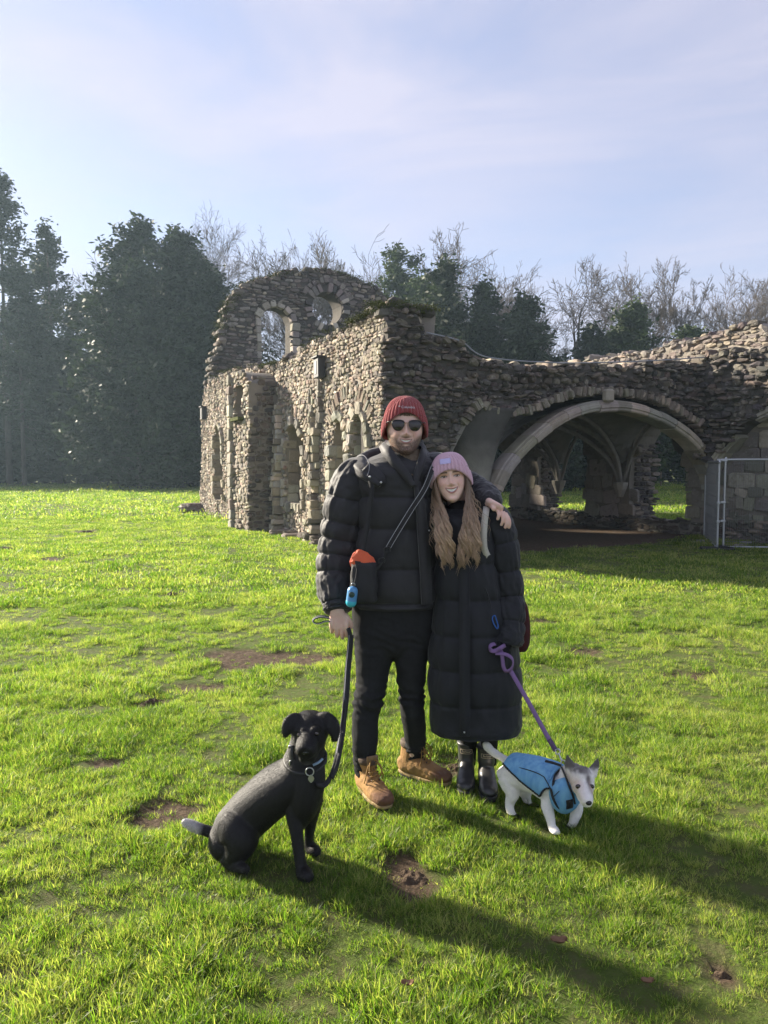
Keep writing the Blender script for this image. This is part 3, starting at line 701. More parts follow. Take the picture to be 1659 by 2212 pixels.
roO = np.array([(4.4 + .86 * math.cos(a), 7.15 + .86 * math.sin(a)) for a in np.linspace(0, 2 * math.pi, 24)[:-1]])
regG = region(gout, [aw, ro])
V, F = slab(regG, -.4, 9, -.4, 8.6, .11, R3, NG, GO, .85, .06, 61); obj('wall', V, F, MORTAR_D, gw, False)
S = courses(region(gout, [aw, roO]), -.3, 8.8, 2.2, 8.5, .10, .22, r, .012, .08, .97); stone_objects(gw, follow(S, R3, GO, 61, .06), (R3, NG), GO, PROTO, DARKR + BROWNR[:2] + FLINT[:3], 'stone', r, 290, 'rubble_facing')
place_blocks(gw, jamb_blocks(gw, aw, R3, NG, GO, r, 4.4, 9, .03, (.24, .25), depth=.25), R3, NG, GO, r, 'ashlar_block', ASHLAR[:3] + BROWNR[:2])
voussoirs(gw, 4.4, 7.15, .72, 0, 2 * math.pi, 24, .30, r, ASHLAR[:3] + BROWNR + DARKR[:2], 'rose_stone', .17, .20, 1, .02, R3, NG, GO, drop=.2)
voussoirs(gw, 4.4, 7.15, .98, 0.2, 2.9, 16, .2, r, BROWNR, 'voussoir', .16, .16, 1, .02, R3, NG, GO)
for sgn in (1,):
    rows = []; z = -.2
    while z < 4.2:
        h = r.uniform(.2, .4); rows.append((.26 + r.normal(0, .04), z + h / 2, r.uniform(.2, .36), h - .01, r.uniform(.3, .5), r.normal(0, .05), 0)); z += h
    place_blocks(gw, np.array(rows), R3, NG, GO, r, 'quoin', DARKR + FLINT)
stone_objects(gw, capping(gw, gtr, R3, NG, GO, .8, r, DARKR, .26), (R3, NG), GO, PROTO, DARKR, 'capping_stone', r, 0, 'wall_head')
gm = []
for k in range(len(gt) - 2):
    for q in np.linspace(0, 1, 22)[:-1]:
        s_ = gt[k][0] + (gt[k + 1][0] - gt[k][0]) * q; z_ = gt[k][1] + (gt[k + 1][1] - gt[k][1]) * q
        if z_ > 5.8: gm.append(GO + R3 * s_ + Z3 * (z_ + .05) + L3 * r.uniform(-.1, .8))
V, F = moss_bits(np.array(gm), [.12, .12, .035], .026, 60, r); tag(obj('moss', V, F, MOSS, gw, False), kind='stuff')

# ---------- the broken front with the great arch
NF = -L3
r = np.random.default_rng(55)
fw = wall_thing('ruined_vault', C0 + R3 * 4, 'broken rubble vault over a wide ribbed stone arch, in shade')
ft = [(-.0, 4.15), (.3, 4.32), (.62, 4.15), (.75, 3.85), (1.05, 3.75), (1.42, 3.66), (1.95, 3.43), (2.6, 3.40), (3.39, 3.42), (4.73, 3.5), (5.8, 3.6), (6.95, 3.73), (7.9, 3.8), (8.3, 3.85)]
ftr = ragged(ft, .04, .2, r)
low = [(8.3, 1.7), (8.0, 1.75), (7.6, 2.1), (7.22, 2.42), (6.75, 2.66), (6.18, 2.87), (5.5, 2.98), (4.73, 3.02), (4.0, 2.96), (3.4, 2.78), (2.95, 2.60), (2.5, 2.52), (2.1, 2.56), (1.85, 2.7), (1.70, 2.6), (1.5, 2.3), (1.32, 1.97), (1.18, 1.6), (1.08, 1.1), (1.05, .5), (1.02, -.4)]
fout = np.array(ftr + ragged(low[:-3], .03, .2, r)[:-1] + low[-3:] + [(-.0, -.4)])
regF = region(fout, [])
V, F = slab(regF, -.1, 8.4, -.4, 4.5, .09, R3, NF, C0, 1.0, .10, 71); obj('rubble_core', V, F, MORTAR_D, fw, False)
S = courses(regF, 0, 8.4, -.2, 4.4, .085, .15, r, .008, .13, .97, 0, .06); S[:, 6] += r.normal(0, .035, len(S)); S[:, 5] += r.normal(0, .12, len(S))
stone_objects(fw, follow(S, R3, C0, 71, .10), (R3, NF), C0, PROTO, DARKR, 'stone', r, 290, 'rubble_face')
stone_objects(fw, capping(fw, ftr, R3, NF, C0, .95, r, DARKR, .2), (R3, NF), C0, PROTO, DARKR + FLINT[:2], 'capping_stone', r, 0, 'wall_head')
# ring of rough stones on edge following the broken lower edge
lowp = np.array(low[2:16]); cum = np.concatenate([[0], np.cumsum(np.linalg.norm(np.diff(lowp, axis=0), axis=1))]); rows = []; pos = 0
while pos < cum[-1] - .05:
    w = r.uniform(.05, .11); s_ = np.interp(pos, cum, lowp[:, 0]); z_ = np.interp(pos, cum, lowp[:, 1]); s2 = np.interp(pos + .05, cum, lowp[:, 0]); z2 = np.interp(pos + .05, cum, lowp[:, 1])
    an = math.atan2(z2 - z_, s2 - s_); rows.append((s_, z_ + .02, w, r.uniform(.10, .22), r.uniform(.15, .3), an + r.normal(0, .25), r.uniform(.0, .08))); pos += w
place_blocks(fw, np.array(rows), R3, NF, C0, r, 'vault_stone', [(.20, .175, .14), (.25, .215, .17), (.15, .13, .11), (.30, .26, .20), (.18, .15, .12)])
# the arch rib: moulded, cut into voussoirs one by one
rib_c = catmull([(2.12, .9), (2.2, 1.1), (2.30, 1.3), (2.55, 1.66), (3.07, 2.11), (3.6, 2.45), (4.16, 2.66), (4.73, 2.75), (5.32, 2.74), (5.93, 2.63), (6.56, 2.40), (7.08, 2.11), (7.48, 1.74), (7.70, 1.40), (7.78, 1.1)], 240)
prof = np.array([(-.13, .0), (-.13, .16), (-.10, .20), (-.05, .20), (-.035, .235), (.035, .235), (.05, .20), (.10, .20), (.115, .12), (.14, .10), (.14, -.35), (-.13, -.35)])   # (across, out)
def sweep2(path, prof, U, Nn, org, scale=1.0):
    T = np.gradient(path, axis=0); T /= np.linalg.norm(T, axis=1)[:, None]; nn = np.stack([-T[:, 1], T[:, 0]], -1)
    pc = path[:, None, :] + nn[:, None, :] * prof[None, :, :1] * scale
    W = org + pc[..., :1] * U + pc[..., 1:2] * Z3 + prof[None, :, 1:2] * Nn
    m_, k = W.shape[:2]; V = W.reshape(-1, 3)
    i = np.arange(m_ - 1)[:, None] * k; j = np.arange(k)[None]; j2 = (j + 1) % k
    Q = np.stack([i + j, i + j2, i + k + j2, i + k + j], -1).reshape(-1, 4)
    def fan(o_): return np.stack([np.full(k - 2, o_), o_ + np.arange(1, k - 1), o_ + np.arange(2, k)], -1)
    return V, [Q, np.concatenate([fan(0), fan((m_ - 1) * k)[:, ::-1]])]
RIB = mat('arch_stone', (1, 1, 1), .9, .35, 7, .6, 40, attr=True, spec=.2)
k = 0
while k < 238:
    ln = int(r.integers(8, 15)); e = min(k + ln, 239); V, F = sweep2(rib_c[k:e + 1] + r.normal(0, .006, 2), prof * (.80 + r.normal(0, .03)), R3, NF, C0)
    mid = V.mean(0); V = mid + (V - mid) * .988; c = pal([(.30, .28, .24), (.36, .33, .28), (.26, .24, .21), (.33, .29, .23)], 1, r)
    obj('voussoir', V, F, RIB, fw, False, np.repeat(c, len(V), 0)); k = e
V, F = box(C0 + R3 * 4.66 + Z3 * 2.93 + NF * .22, (.10, .08, .12), np.stack([R3, NF, Z3], 1), .03); obj('keystone', V, F, RIB, fw, False, np.repeat([[.3, .27, .22]], len(V), 0))
# dressed piers under the arch
def pier(parent, t, w, z1, dep, r, inn=0.0, name='pier_block'):
    rows = []; z = -.1
    while z < z1:
        h = r.uniform(.2, .34); s_ = -w / 2
        while s_ < w / 2 - .05:
            ww = min(r.uniform(.25, .5), w / 2 - s_); rows.append((t + s_ + ww / 2, z + h / 2, ww - .01, h - .01, dep, 0, -dep * .4 - inn + r.normal(0, .012))); s_ += ww
        z += h
    stone_objects(parent, np.array(rows), (R3, NF), C0, BLOCKP, ASHLAR[:3], name, r, 60, name)
pier(fw, 8.12, .55, 1.6, 1.0, r, -.15)
# the column under the left springing, with its spreading springer
cb = C0 + R3 * 1.98 + L3 * .25
secs = [(*(cb + Z3 * -.2), .21, .21), (*(cb + Z3 * .0), .20, .20), (*(cb + Z3 * .72), .19, .19), (*(cb + Z3 * .80), .20, .20)]
V, F = loft(secs, 16, 12, (0, 1, 0)); obj('column', V, F, RIB, fw, True, np.repeat([[.34, .32, .28]], len(V), 0))
for zc, rr, hh in ((.80, .27, .05), (.90, .30, .05)):
    V, F = loft([(*(cb + Z3 * (zc - hh)), rr * .9, rr * .9), (*(cb + Z3 * zc), rr, rr), (*(cb + Z3 * (zc + hh)), rr * .95, rr * .95)], 8, 5); obj('capital', V, F, RIB, fw, False, np.repeat([[.30, .28, .25]], len(V), 0))
V, F = loft([(*(cb + Z3 * .93), .23, .23), (*(cb + Z3 * 1.2 + R3 * .0), .26, .24), (*(cb + Z3 * 1.6 - R3 * .02), .34, .26), (*(cb + Z3 * 2.0 - R3 * .06), .48, .28), (*(cb + Z3 * 2.35 - R3 * .10), .66, .30), (*(cb + Z3 * 2.62 - R3 * .12), .86, .30)], 18, 26, axis=(0, 0, 1))
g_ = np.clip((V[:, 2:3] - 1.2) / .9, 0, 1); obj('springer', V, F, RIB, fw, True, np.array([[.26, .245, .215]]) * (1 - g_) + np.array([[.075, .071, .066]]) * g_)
# vault webs: groined surfaces behind the arch
def vault(t0, t1, s0, s1, spring, rise, bays, name, mtl, nt=40, nsb=18):
    tt = np.linspace(t0, t1, nt); ss = np.linspace(s0, s1, nsb * bays)
    T_, S_ = np.meshgrid(tt, ss, indexing='ij'); fx = (T_ - t0) / (t1 - t0) * 2 - 1; fy = (((S_ - s0) / (s1 - s0) * bays) % 1.0) * 2 - 1
    fy = np.where((S_ >= s1 - 1e-6), 1, fy)
    ax = np.sqrt(np.clip(1 - np.abs(fx) ** 2.0, 0, 1)); ay = np.sqrt(np.clip(1 - np.abs(fy) ** 2.2, 0, 1)) * .97
    Zv = spring + rise * np.maximum(ax, ay)
    W = (C0 + T_[..., None] * R3 + S_[..., None] * L3 + Zv[..., None] * Z3).reshape(-1, 3)
    W2 = W + np.array([0, 0, .28]); ns_ = len(ss); i = np.arange(nt - 1)[:, None] * ns_; j = np.arange(ns_ - 1)[None]
    Q = np.stack([i + j, i + j + 1, i + ns_ + j + 1, i + ns_ + j], -1).reshape(-1, 4); n_ = len(W)
    return obj(name, np.vstack([W, W2]), [np.vstack([Q[:, ::-1], Q + n_])], mtl, fw, False)
vault(2.1, 7.75, .25, 7.4, 1.15, 1.62, 3, 'vault_web', PLASTER)
vault(.6, 2.1, .9, 7.4, 1.15, 1.45, 3, 'vault_web', PLASTER)
# earth and rubble lying on top of the vault
vt = np.array([(0.9, .9), (7.9, .9), (7.9, 7.4), (0.9, 7.4)])
V, F = slab(region(vt, []), .8, 8, .8, 7.5, .3, R3, Z3, C0 + Z3 * 3.2, .22, .0, 5) if False else box(C0 + R3 * 4.3 + L3 * 4.2 + Z3 * 3.17, (3.5, 3.3, .16), np.stack([R3, L3, Z3], 1)); obj('vault_fill', V, F, MORTAR_D, fw, False)
# ribs across the vault
def rib3(pts, w=.09, m_=30):
    w = w * .66
    S_ = np.array([(*p, w, w * 1.1) for p in pts]); V, F = loft(S_, 8, m_, (.3, .2, 1)); obj('rib', V, F, RIB, fw, False, np.repeat([[.26, .245, .22]], len(V), 0))
def vp(t, s, z): return C0 + R3 * t + L3 * s + Z3 * z
for sc_ in (2.63, 5.02):
    rib3([vp(7.62, sc_, 1.1), vp(7.4, sc_, 1.75), vp(6.8, sc_, 2.3), vp(5.9, sc_, 2.62), vp(4.9, sc_, 2.74), vp(3.8, sc_, 2.6), vp(2.9, sc_, 2.2), vp(2.4, sc_, 1.7), vp(2.1, sc_, 1.1)])
    for d_ in (-1.2, 1.2):
        rib3([vp(7.62, sc_, 1.1), vp(7.35, sc_ + d_ * .12, 1.72), vp(6.7, sc_ + d_ * .35, 2.28), vp(5.9, sc_ + d_ * .65, 2.6), vp(4.95, sc_ + d_, 2.74)], .075)
        rib3([vp(2.1, sc_, 1.1), vp(2.4, sc_ + d_ * .12, 1.72), vp(3.1, sc_ + d_ * .35, 2.28), vp(3.9, sc_ + d_ * .65, 2.6), vp(4.95, sc_ + d_, 2.74)], .075)
    for d_ in (-1.19, 1.19):
        rib3([vp(7.66, sc_, 1.1), vp(7.66, sc_ + d_ * .25, 1.85), vp(7.66, sc_ + d_ * .6, 2.4), vp(7.66, sc_ + d_, 2.66)], .07)
    cbk = vp(7.6, sc_, 0); V, F = loft([(*(cbk + Z3 * .82), .07, .07), (*(cbk + Z3 * .95), .12, .13), (*(cbk + Z3 * 1.1), .18, .19), (*(cbk + Z3 * 1.18), .19, .2)], 8, 10); obj('corbel', V, F, RIB, fw, False, np.repeat([[.33, .31, .27]], len(V), 0))
for sc_ in (2.63, 5.02):
    c = vp(2.1, sc_, 0); V, F = loft([(*(c - Z3 * .2), .2, .2), (*(c + Z3 * .8), .19, .19), (*(c + Z3 * .95), .28, .28), (*(c + Z3 * 1.3), .34, .32)], 12, 14); obj('column', V, F, RIB, fw, True, np.repeat([[.30, .28, .25]], len(V), 0))
rib3([vp(1.15, .1, 1.0), vp(1.3, .1, 1.75), vp(1.55, .08, 2.25), vp(1.78, .05, 2.62)], .09)
rib3([vp(2.0, .35, 1.3), vp(1.85, .5, 1.9), vp(1.5, .9, 2.5), vp(1.0, 1.4, 2.8)], .08)
# cable along the broken top
CAB = mat('cable', (.25, .26, .28), .5, .1, 20)
cpts = [C0 + R3 * t_ + Z3 * (z_ + .06) + NF * .12 for t_, z_ in ((.75, 3.80), (1.42, 3.70), (1.95, 3.46), (3.39, 3.44), (4.73, 3.52), (6.2, 3.65), (7.9, 3.84), (8.25, 3.9))]
V, F = wire(cpts, .013, 6, 80); tag(obj('cable', V, F, CAB, None), 'thin grey cable laid along the broken top of the vault', 'cable')

# ---------- the right-hand wall with two deep openings, running forward past the fence
NR = -R3; RO = C0 + R3 * 7.74
r = np.random.default_rng(77)
rw = wall_thing('ruined_wall', RO, 'shaded wall with two tall openings behind the great arch, red-brown rubble along its top')
op1 = lancet(1.5, 1.9, .30, 1.6, 2.75); op2 = lancet(5.1, 2.1, .30, 1.6, 2.6)
wr = ragged([(-4.5, 3.9), (-3.2, 4.1), (-1.4, 4.2), (-.6, 4.36), (-.2, 4.30), (1.3, 4.36), (2.0, 4.15), (2.95, 4.29), (4.2, 4.2), (5.2, 4.05), (6.4, 4.2), (7.4, 3.9)], .05, .25, r)
rout = np.array([(-4.5, -.4)] + wr + ragged([(7.45, 3.8), (7.5, 2), (7.45, .5), (7.5, -.4)], .05, .3, r))
regR = region(rout, [op1, op2])
V, F = slab(regR, -4.6, 7.6, -.4, 4.6, .09, L3, NR, RO, .68, .05, 81); obj('wall', V, F, MORTAR, rw, False)
S1 = courses(region(np.array([(-4.5, 2.9), (7.5, 2.9), (7.5, 4.6), (-4.5, 4.6)]), []), -4.5, 7.5, 2.9, 4.5, .10, .17, r, .012, .07, .97); S1 = S1[regR(S1[:, :2]) > -.02]
stone_objects(rw, follow(S1, L3, RO, 81, .05), (L3, NR), RO, PROTO, BROWNR + FLINT[:3], 'stone', r, 200, 'rubble_facing')
S2 = courses(region(np.array([(-.1, .35), (7.5, .35), (7.5, 2.9), (-.1, 2.9)]), [op1, op2]), -.1, 7.5, .35, 2.9, .30, .46, r, .012, .07, .97)
stone_objects(rw, S2, (L3, NR), RO, BLOCKP, ASHLAR, 'ashlar_block', r, 120, 'ashlar_facing')
S3 = courses(region(np.array([(-.3, -.2), (7.5, -.2), (7.5, .36), (-.3, .36)]), []), -.3, 7.5, -.2, .33, .09, .2, r, .01, .08, .98)
stone_objects(rw, S3, (L3, NR), RO, PROTO, DARKR, 'footing_stone', r, 120, 'footing')
# forward part behind the fence: pale blocks, a torn arch above
S4 = courses(region(np.array([(-4.5, .45), (-.15, .45), (-.15, 1.9), (-.7, 2.2), (-1.5, 2.5), (-4.5, 2.6)]), [lancet(-2.35, .7, .6, 1.1, 1.5)]), -4.5, -.1, .45, 2.6, .24, .42, r, .014, .09, .93)
stone_objects(rw, S4, (L3, NR), RO, BLOCKP, ASHLAR, 'ashlar_block', r, 130, 'ashlar_facing')
S5 = courses(region(np.array([(-4.5, -.2), (-.2, -.2), (-.2, .5), (-4.5, .5)]), []), -4.5, -.2, -.2, .46, .1, .2, r, .01, .09, .97)
stone_objects(rw, S5, (L3, NR), RO, PROTO, DARKR + FLINT[:3], 'footing_stone', r, 80, 'footing')
# rubble overhang of the lost vault along the forward wall
ovh = np.array([(-4.6, 3.9), (-3, 3.85), (-1.5, 3.8), (-.2, 3.85), (.1, 3.8), (.1, 1.75), (-.25, 1.6), (-.5, 1.85), (-1.0, 2.35), (-1.6, 2.62), (-2.4, 2.8), (-4.6, 2.85)][::-1])
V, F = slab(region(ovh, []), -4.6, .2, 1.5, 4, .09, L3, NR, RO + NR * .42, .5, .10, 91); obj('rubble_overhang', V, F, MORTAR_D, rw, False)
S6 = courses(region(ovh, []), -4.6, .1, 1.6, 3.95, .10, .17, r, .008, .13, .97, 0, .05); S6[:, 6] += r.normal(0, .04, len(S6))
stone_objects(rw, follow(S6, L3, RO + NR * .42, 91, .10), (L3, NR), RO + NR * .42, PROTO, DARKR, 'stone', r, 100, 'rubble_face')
capt = capping(rw, wr, L3, NR, RO, .64, r, BROWNR, .2); stone_objects(rw, capt, (L3, NR), RO, PROTO, BROWNR + FLINT[:2], 'capping_stone', r, 0, 'wall_head')
ov2 = capping(rw, [(-4.5, 3.88), (-1.5, 3.82), (.1, 3.86)], L3, NR, RO + NR * .42, .5, r, DARKR, .2); stone_objects(rw, ov2, (L3, NR), RO + NR * .42, PROTO, DARKR, 'capping_stone', r, 0, 'wall_head')
arp = catmull([(-.15, 1.55), (-.4, 1.85), (-.9, 2.3), (-1.5, 2.6), (-2.3, 2.78), (-3.3, 2.8), (-4.4, 2.7)], 80)
k = 0
while k < 78:
    e = min(k + int(r.integers(6, 11)), 79)
    if r.uniform() < .75:
        V, F = sweep2(arp[k:e + 1] + r.normal(0, .01, 2), prof * .8, L3, NR, RO + NR * .2); obj('voussoir', V, F, RIB, rw, False, np.repeat(pal(ASHLAR[:3], 1, r), len(V), 0))
    k = e
# torn reveals of the two openings: thin dark courses across the wall's thickness
for (sj, zt) in ((2.45, 2.1), (6.15, 2.0)):
    rows = []; z = .30
    while z < zt + .35:
        h = r.uniform(.06, .13); o_ = .1
        lim = .70
        while o_ < lim:
            w = r.uniform(.12, .3); rows.append((o_ + w / 2, z + h / 2, w, h * .93, r.uniform(.06, .2), r.normal(0, .05), -max(0, z - zt) * .6)); o_ += w
        z += h
    stone_objects(rw, np.array(rows), (R3, -L3), RO + L3 * sj, PROTO, TILE + DARKR, 'reveal_stone', r, 90, 'reveal')
# loose stones near the fence
rows = [(r.uniform(-3, -.2), .03, r.uniform(.12, .3), r.uniform(.06, .13), r.uniform(.12, .2), 0, r.uniform(.2, 1.0)) for _ in range(9)]
stone_objects(rw, np.array(rows), (L3, NR), RO, PROTO, ASHLAR, 'fallen_stone', r, 20, 'fallen_stone')
# ------------------------------------------------------------------ trees beyond the ruin
BARK = mat('bark', (.060, .052, .044), .95, .35, 4, .6, 20, spec=.1, c2=(.13, .115, .10))
TWIG = mat('twigs', (.060, .047, .037), .95, .3, 2, spec=.1, c2=(.125, .10, .08))
BIRCH = mat('birch_twigs', (.085, .07, .064), .95, .3, 2, spec=.1, c2=(.15, .13, .12))
def leaf_mat(name, c, c2, tr=.18):
    m = mat(name, c, .65, .3, .9, c2=c2, spec=.25); n, l = m.node_tree.nodes, m.node_tree.links
    b = n['Principled BSDF']; src = b.inputs['Base Color'].links[0].from_socket
    a = n.new('ShaderNodeAttribute'); a.attribute_name = 'Col'; mu = n.new('ShaderNodeMixRGB'); mu.blend_type = 'MULTIPLY'; mu.inputs[0].default_value = 1
    l.new(src, mu.inputs[1]); l.new(a.outputs[0], mu.inputs[2]); l.new(mu.outputs[0], b.inputs['Base Color'])
    t = n.new('ShaderNodeBsdfTranslucent'); l.new(mu.outputs[0], t.inputs[0]); ms = n.new('ShaderNodeMixShader'); ms.inputs[0].default_value = tr
    l.new(b.outputs[0], ms.inputs[1]); l.new(t.outputs[0], ms.inputs[2]); l.new(ms.outputs[0], n['Material Output'].inputs[0]); return m
FIR = leaf_mat('fir_needles', (.020, .032, .016), (.045, .062, .026)); YEW = leaf_mat('yew_foliage', (.018, .030, .014), (.040, .058, .022)); IVY = leaf_mat('ivy_leaves', (.026, .048, .014), (.06, .085, .025), .25)
BUSH = leaf_mat('undergrowth_leaves', (.022, .032, .015), (.055, .060, .028))
def prisms(A, B, ra, rb, n=3):
    """tapered n-sided sticks from A to B, all at once"""
    T = B - A; T = T / (np.linalg.norm(T, axis=1)[:, None] + 1e-9); ref = np.where(np.abs(T[:, 2:3]) > .9, [[1., 0, 0]], [[0, 0, 1.]])
    S = np.cross(T, ref); S /= np.linalg.norm(S, axis=1)[:, None] + 1e-9; U = np.cross(S, T); k = len(A); V = np.empty((k, 2 * n, 3))
    for q in range(n):
        a = 2 * math.pi * q / n; d = S * math.cos(a) + U * math.sin(a); V[:, q] = A + d * ra[:, None]; V[:, n + q] = B + d * rb[:, None]
    o = np.arange(k)[:, None] * 2 * n; F = np.concatenate([np.stack([o[:, 0] + q, o[:, 0] + (q + 1) % n, o[:, 0] + n + (q + 1) % n, o[:, 0] + n + q], -1) for q in range(n)])
    return V.reshape(-1, 3), F
def grow_tree(h, seed, levels=5, trunk_r=.28, spread=.75, kids=(7, 6, 5, 4), clear=.25, droop=0.0, stems=1, ratio=.55, up=.25):
    r = np.random.default_rng(seed); A, B, RA, RB, LV = [], [], [], [], []
    stack = []
    for s_ in range(stems):
        a = r.uniform(0, 6.28); stack.append((np.array([r.normal(0, .25) * (stems > 1), r.normal(0, .25) * (stems > 1), -.2]), np.array([math.cos(a) * .12 * stems ** .5, math.sin(a) * .12 * stems ** .5, 1.]), h * r.uniform(.8, 1.0) * (.72 if stems == 1 else .85), trunk_r / stems ** .35, 0))
    while stack:
        p, d, ln, rad, lv = stack.pop(); k = (9, 6, 5, 4, 3, 2)[min(lv, 5)]; pts = [p]; d = d / np.linalg.norm(d)
        for q in range(k):
            d = d + r.normal(0, .07 + .035 * lv, 3) + np.array([0, 0, (up if lv else .05) * .25 - droop * (lv > 1) * .3]); d /= np.linalg.norm(d); pts.append(pts[-1] + d * ln / k)
        pts = np.array(pts); rr = rad * (1 - .75 * np.linspace(0, 1, k + 1)) if lv else rad * (1 - .6 * np.linspace(0, 1, k + 1))
        rr = np.maximum(rr, .0125)
        A.append(pts[:-1]); B.append(pts[1:]); RA.append(rr[:-1]); RB.append(rr[1:]); LV.append(np.full(k, lv))
        if lv < levels - 1:
            nk = kids[min(lv, len(kids) - 1)]
            for c in range(nk):
                f = r.uniform(clear, 1.0) if lv == 0 else r.uniform(.2, 1.0); f = 1.0 if c == 0 else f
                x = f * k; i = min(int(x), k - 1); pp = pts[i] + (pts[i + 1] - pts[i]) * (x - i); dd = pts[i + 1] - pts[i]; dd = dd / np.linalg.norm(dd)
                perp = r.normal(0, 1, 3); perp -= dd * (perp @ dd); perp /= np.linalg.norm(perp)
                ang = r.uniform(.5, 1.0) * spread * (1.25 if lv == 0 else 1) * (.45 if f == 1 else 1)
                nd = dd * math.cos(ang) + perp * math.sin(ang); nl = ln * ratio * r.uniform(.75, 1.2) * (1.15 - .45 * f if lv == 0 else 1)
                stack.append((pp, nd, nl, np.interp(x, np.arange(k + 1), rr) * .62, lv + 1))
    return np.concatenate(A), np.concatenate(B), np.concatenate(RA), np.concatenate(RB), np.concatenate(LV)
BARE = {}
def bare_tree(key, base, label, scale=1.0, rot=0.0, ivy=0, twig=TWIG, **kw):
    if key not in BARE:
        A, B, ra, rb, lv = grow_tree(**kw); t = lv <= 1
        V1, F1 = prisms(A[t], B[t], ra[t], rb[t], 6); V2, F2 = prisms(A[~t], B[~t], ra[~t], rb[~t], 3)
        m1 = make_mesh('trunk', V1, F1); m1.materials.append(BARK); m2 = make_mesh('crown', V2, F2); m2.materials.append(twig)
        tips = A[(lv == 0)]; BARE[key] = (m1, m2, tips)
    m1, m2, tips = BARE[key]; t = thing('bare_tree', base, label, 'tree', 'bare winter trees behind the ruin')
    t.scale = (scale,) * 3; t.rotation_euler = (0, 0, rot)
    for nm, me in (('trunk', m1), ('crown', m2)):
        o = bpy.data.objects.new(nm, me); COL.objects.link(o); o.parent = t
    if ivy:
        r = np.random.default_rng(ivy); c = tips[r.integers(0, len(tips), 700)] + r.normal(0, .42, (700, 3)) * [1, 1, 1.4]
        V, F, C = leaves(c, .34, 9, .33, r); me = make_mesh('ivy', V, F, False, C); me.materials.append(IVY); o = bpy.data.objects.new('ivy', me); COL.objects.link(o); o.parent = t
    return t
def leaves(cl, size, per, spread, r, flat=.5, down=0.0):
    """clumps of leaf-sized faces around points cl"""
    n_ = len(cl) * per; c = np.repeat(cl, per, 0) + r.normal(0, spread, (n_, 3)) * [1, 1, .75]; c[:, 2] -= down * r.uniform(0, 1, n_)
    a = r.normal(0, 1, (n_, 3)); a[:, 2] *= flat; a /= np.linalg.norm(a, axis=1)[:, None]; b = np.cross(a, r.normal(0, 1, (n_, 3))); b /= np.linalg.norm(b, axis=1)[:, None]
    s = size * r.uniform(.5, 1.3, (n_, 1)); V = np.stack([c - a * s, c + b * s * .42, c + a * s, c - b * s * .42], 1).reshape(-1, 3)
    F = np.arange(n_ * 4).reshape(-1, 4); sh = np.repeat(r.uniform(.65, 1.35, len(cl)), per * 4); C = np.repeat(sh[:, None], 3, 1)
    return V, F, C
def evergreen(name, base, h, w, label, seed, mtl, kind='fir', lobes=None, n=1200, size=.23, per=24, low=.06, stems=1, sparse=0.0):
    r = np.random.default_rng(seed); t = thing(name, base, label, 'tree', 'evergreen trees behind the ruin'); cl = []
    A, B, RA, RB = [], [], [], []
    for s_ in range(stems):
        off = np.array([r.normal(0, w * .28), r.normal(0, w * .2), 0]) * (s_ > 0); hh = h * (1 if s_ == 0 else r.uniform(.62, .92))
        lean = r.normal(0, .02, 2); P0 = off + np.array([0, 0, -.3]); P1 = off + np.array([lean[0] * hh, lean[1] * hh, hh])
        ks = np.linspace(0, 1, 9); q = P0 + (P1 - P0) * ks[:, None]; A.append(q[:-1]); B.append(q[1:]); rr = (.018 * hh / stems ** .3) * (1 - .93 * ks); RA.append(rr[:-1]); RB.append(rr[1:])
        nb = int(n / stems / 7)
        for b_ in range(nb):
            f = low + (1 - low) * (b_ + r.uniform()) / nb
            if kind == 'fir':
                ln = w / stems ** .55 * ((1 - f) ** .72 * .85 + .05) * r.uniform(.6, 1.2); tip = .10 * ln
            else:
                ln = w / stems ** .5 * (math.sin(min(1, (1 - f) * 1.35 + .06) * math.pi / 2) ** .8) * r.uniform(.6, 1.12); tip = .35 * ln
            if r.uniform() < sparse * (1 - abs(f - .45)): continue
            a = r.uniform(0, 6.283); d = np.array([math.cos(a), math.sin(a), 0]); p0 = P0 + (P1 - P0) * f
            kk = np.linspace(.15, 1, 7); z = tip * kk ** 1.5 * (1 if kind == 'fir' else 1.1) - (.12 * ln * np.sin(kk * 3.1) if kind == 'fir' else 0)
            pts = p0 + d * (ln * kk)[:, None] + np.stack([kk * 0, kk * 0, z], -1) + r.normal(0, .10 + .03 * ln, (7, 3))
            cl.append(pts[(0 if kind != 'fir' else 1):]); A.append(np.vstack([p0, pts[:-1]])); B.append(pts); g = .035 * (1 - .8 * kk) * (1 - .6 * f) + .008; RA.append(g); RB.append(g * .8)
        # pointed leaders at the very top
        cl.append(P0 + (P1 - P0) * np.linspace(.9, 1.03, 6)[:, None])
    V, F = prisms(np.concatenate(A), np.concatenate(B), np.concatenate(RA), np.concatenate(RB), 4); me = make_mesh('trunk', V, F); me.materials.append(BARK)
    o = bpy.data.objects.new('trunk', me); COL.objects.link(o); o.parent = t
    V, F, C = leaves(np.concatenate(cl), size, per, size * 1.45, r, .55, size * .9); me = make_mesh('crown', V, F, False, C); me.materials.append(mtl)
    o = bpy.data.objects.new('crown', me); COL.objects.link(o); o.parent = t; return t
def at(u, D): p = G(u, 1400); q = P(u, 1000, D); return (q[0], D, 0)
def hz_(v, D): return P(800, v, D)[2]
evergreen('fir_tree', at(20, 60), hz_(395, 60), 11.0, 'tallest spiky fir at the far left edge', 1, FIR, 'fir', n=1700, size=.21, per=28, low=.24, stems=3, sparse=.62)
evergreen('fir_tree', at(128, 64), hz_(500, 64), 6.6, 'narrow pointed fir beside the tallest fir', 2, FIR, 'fir', n=700, size=.20, per=25, low=.12, stems=2, sparse=.5)
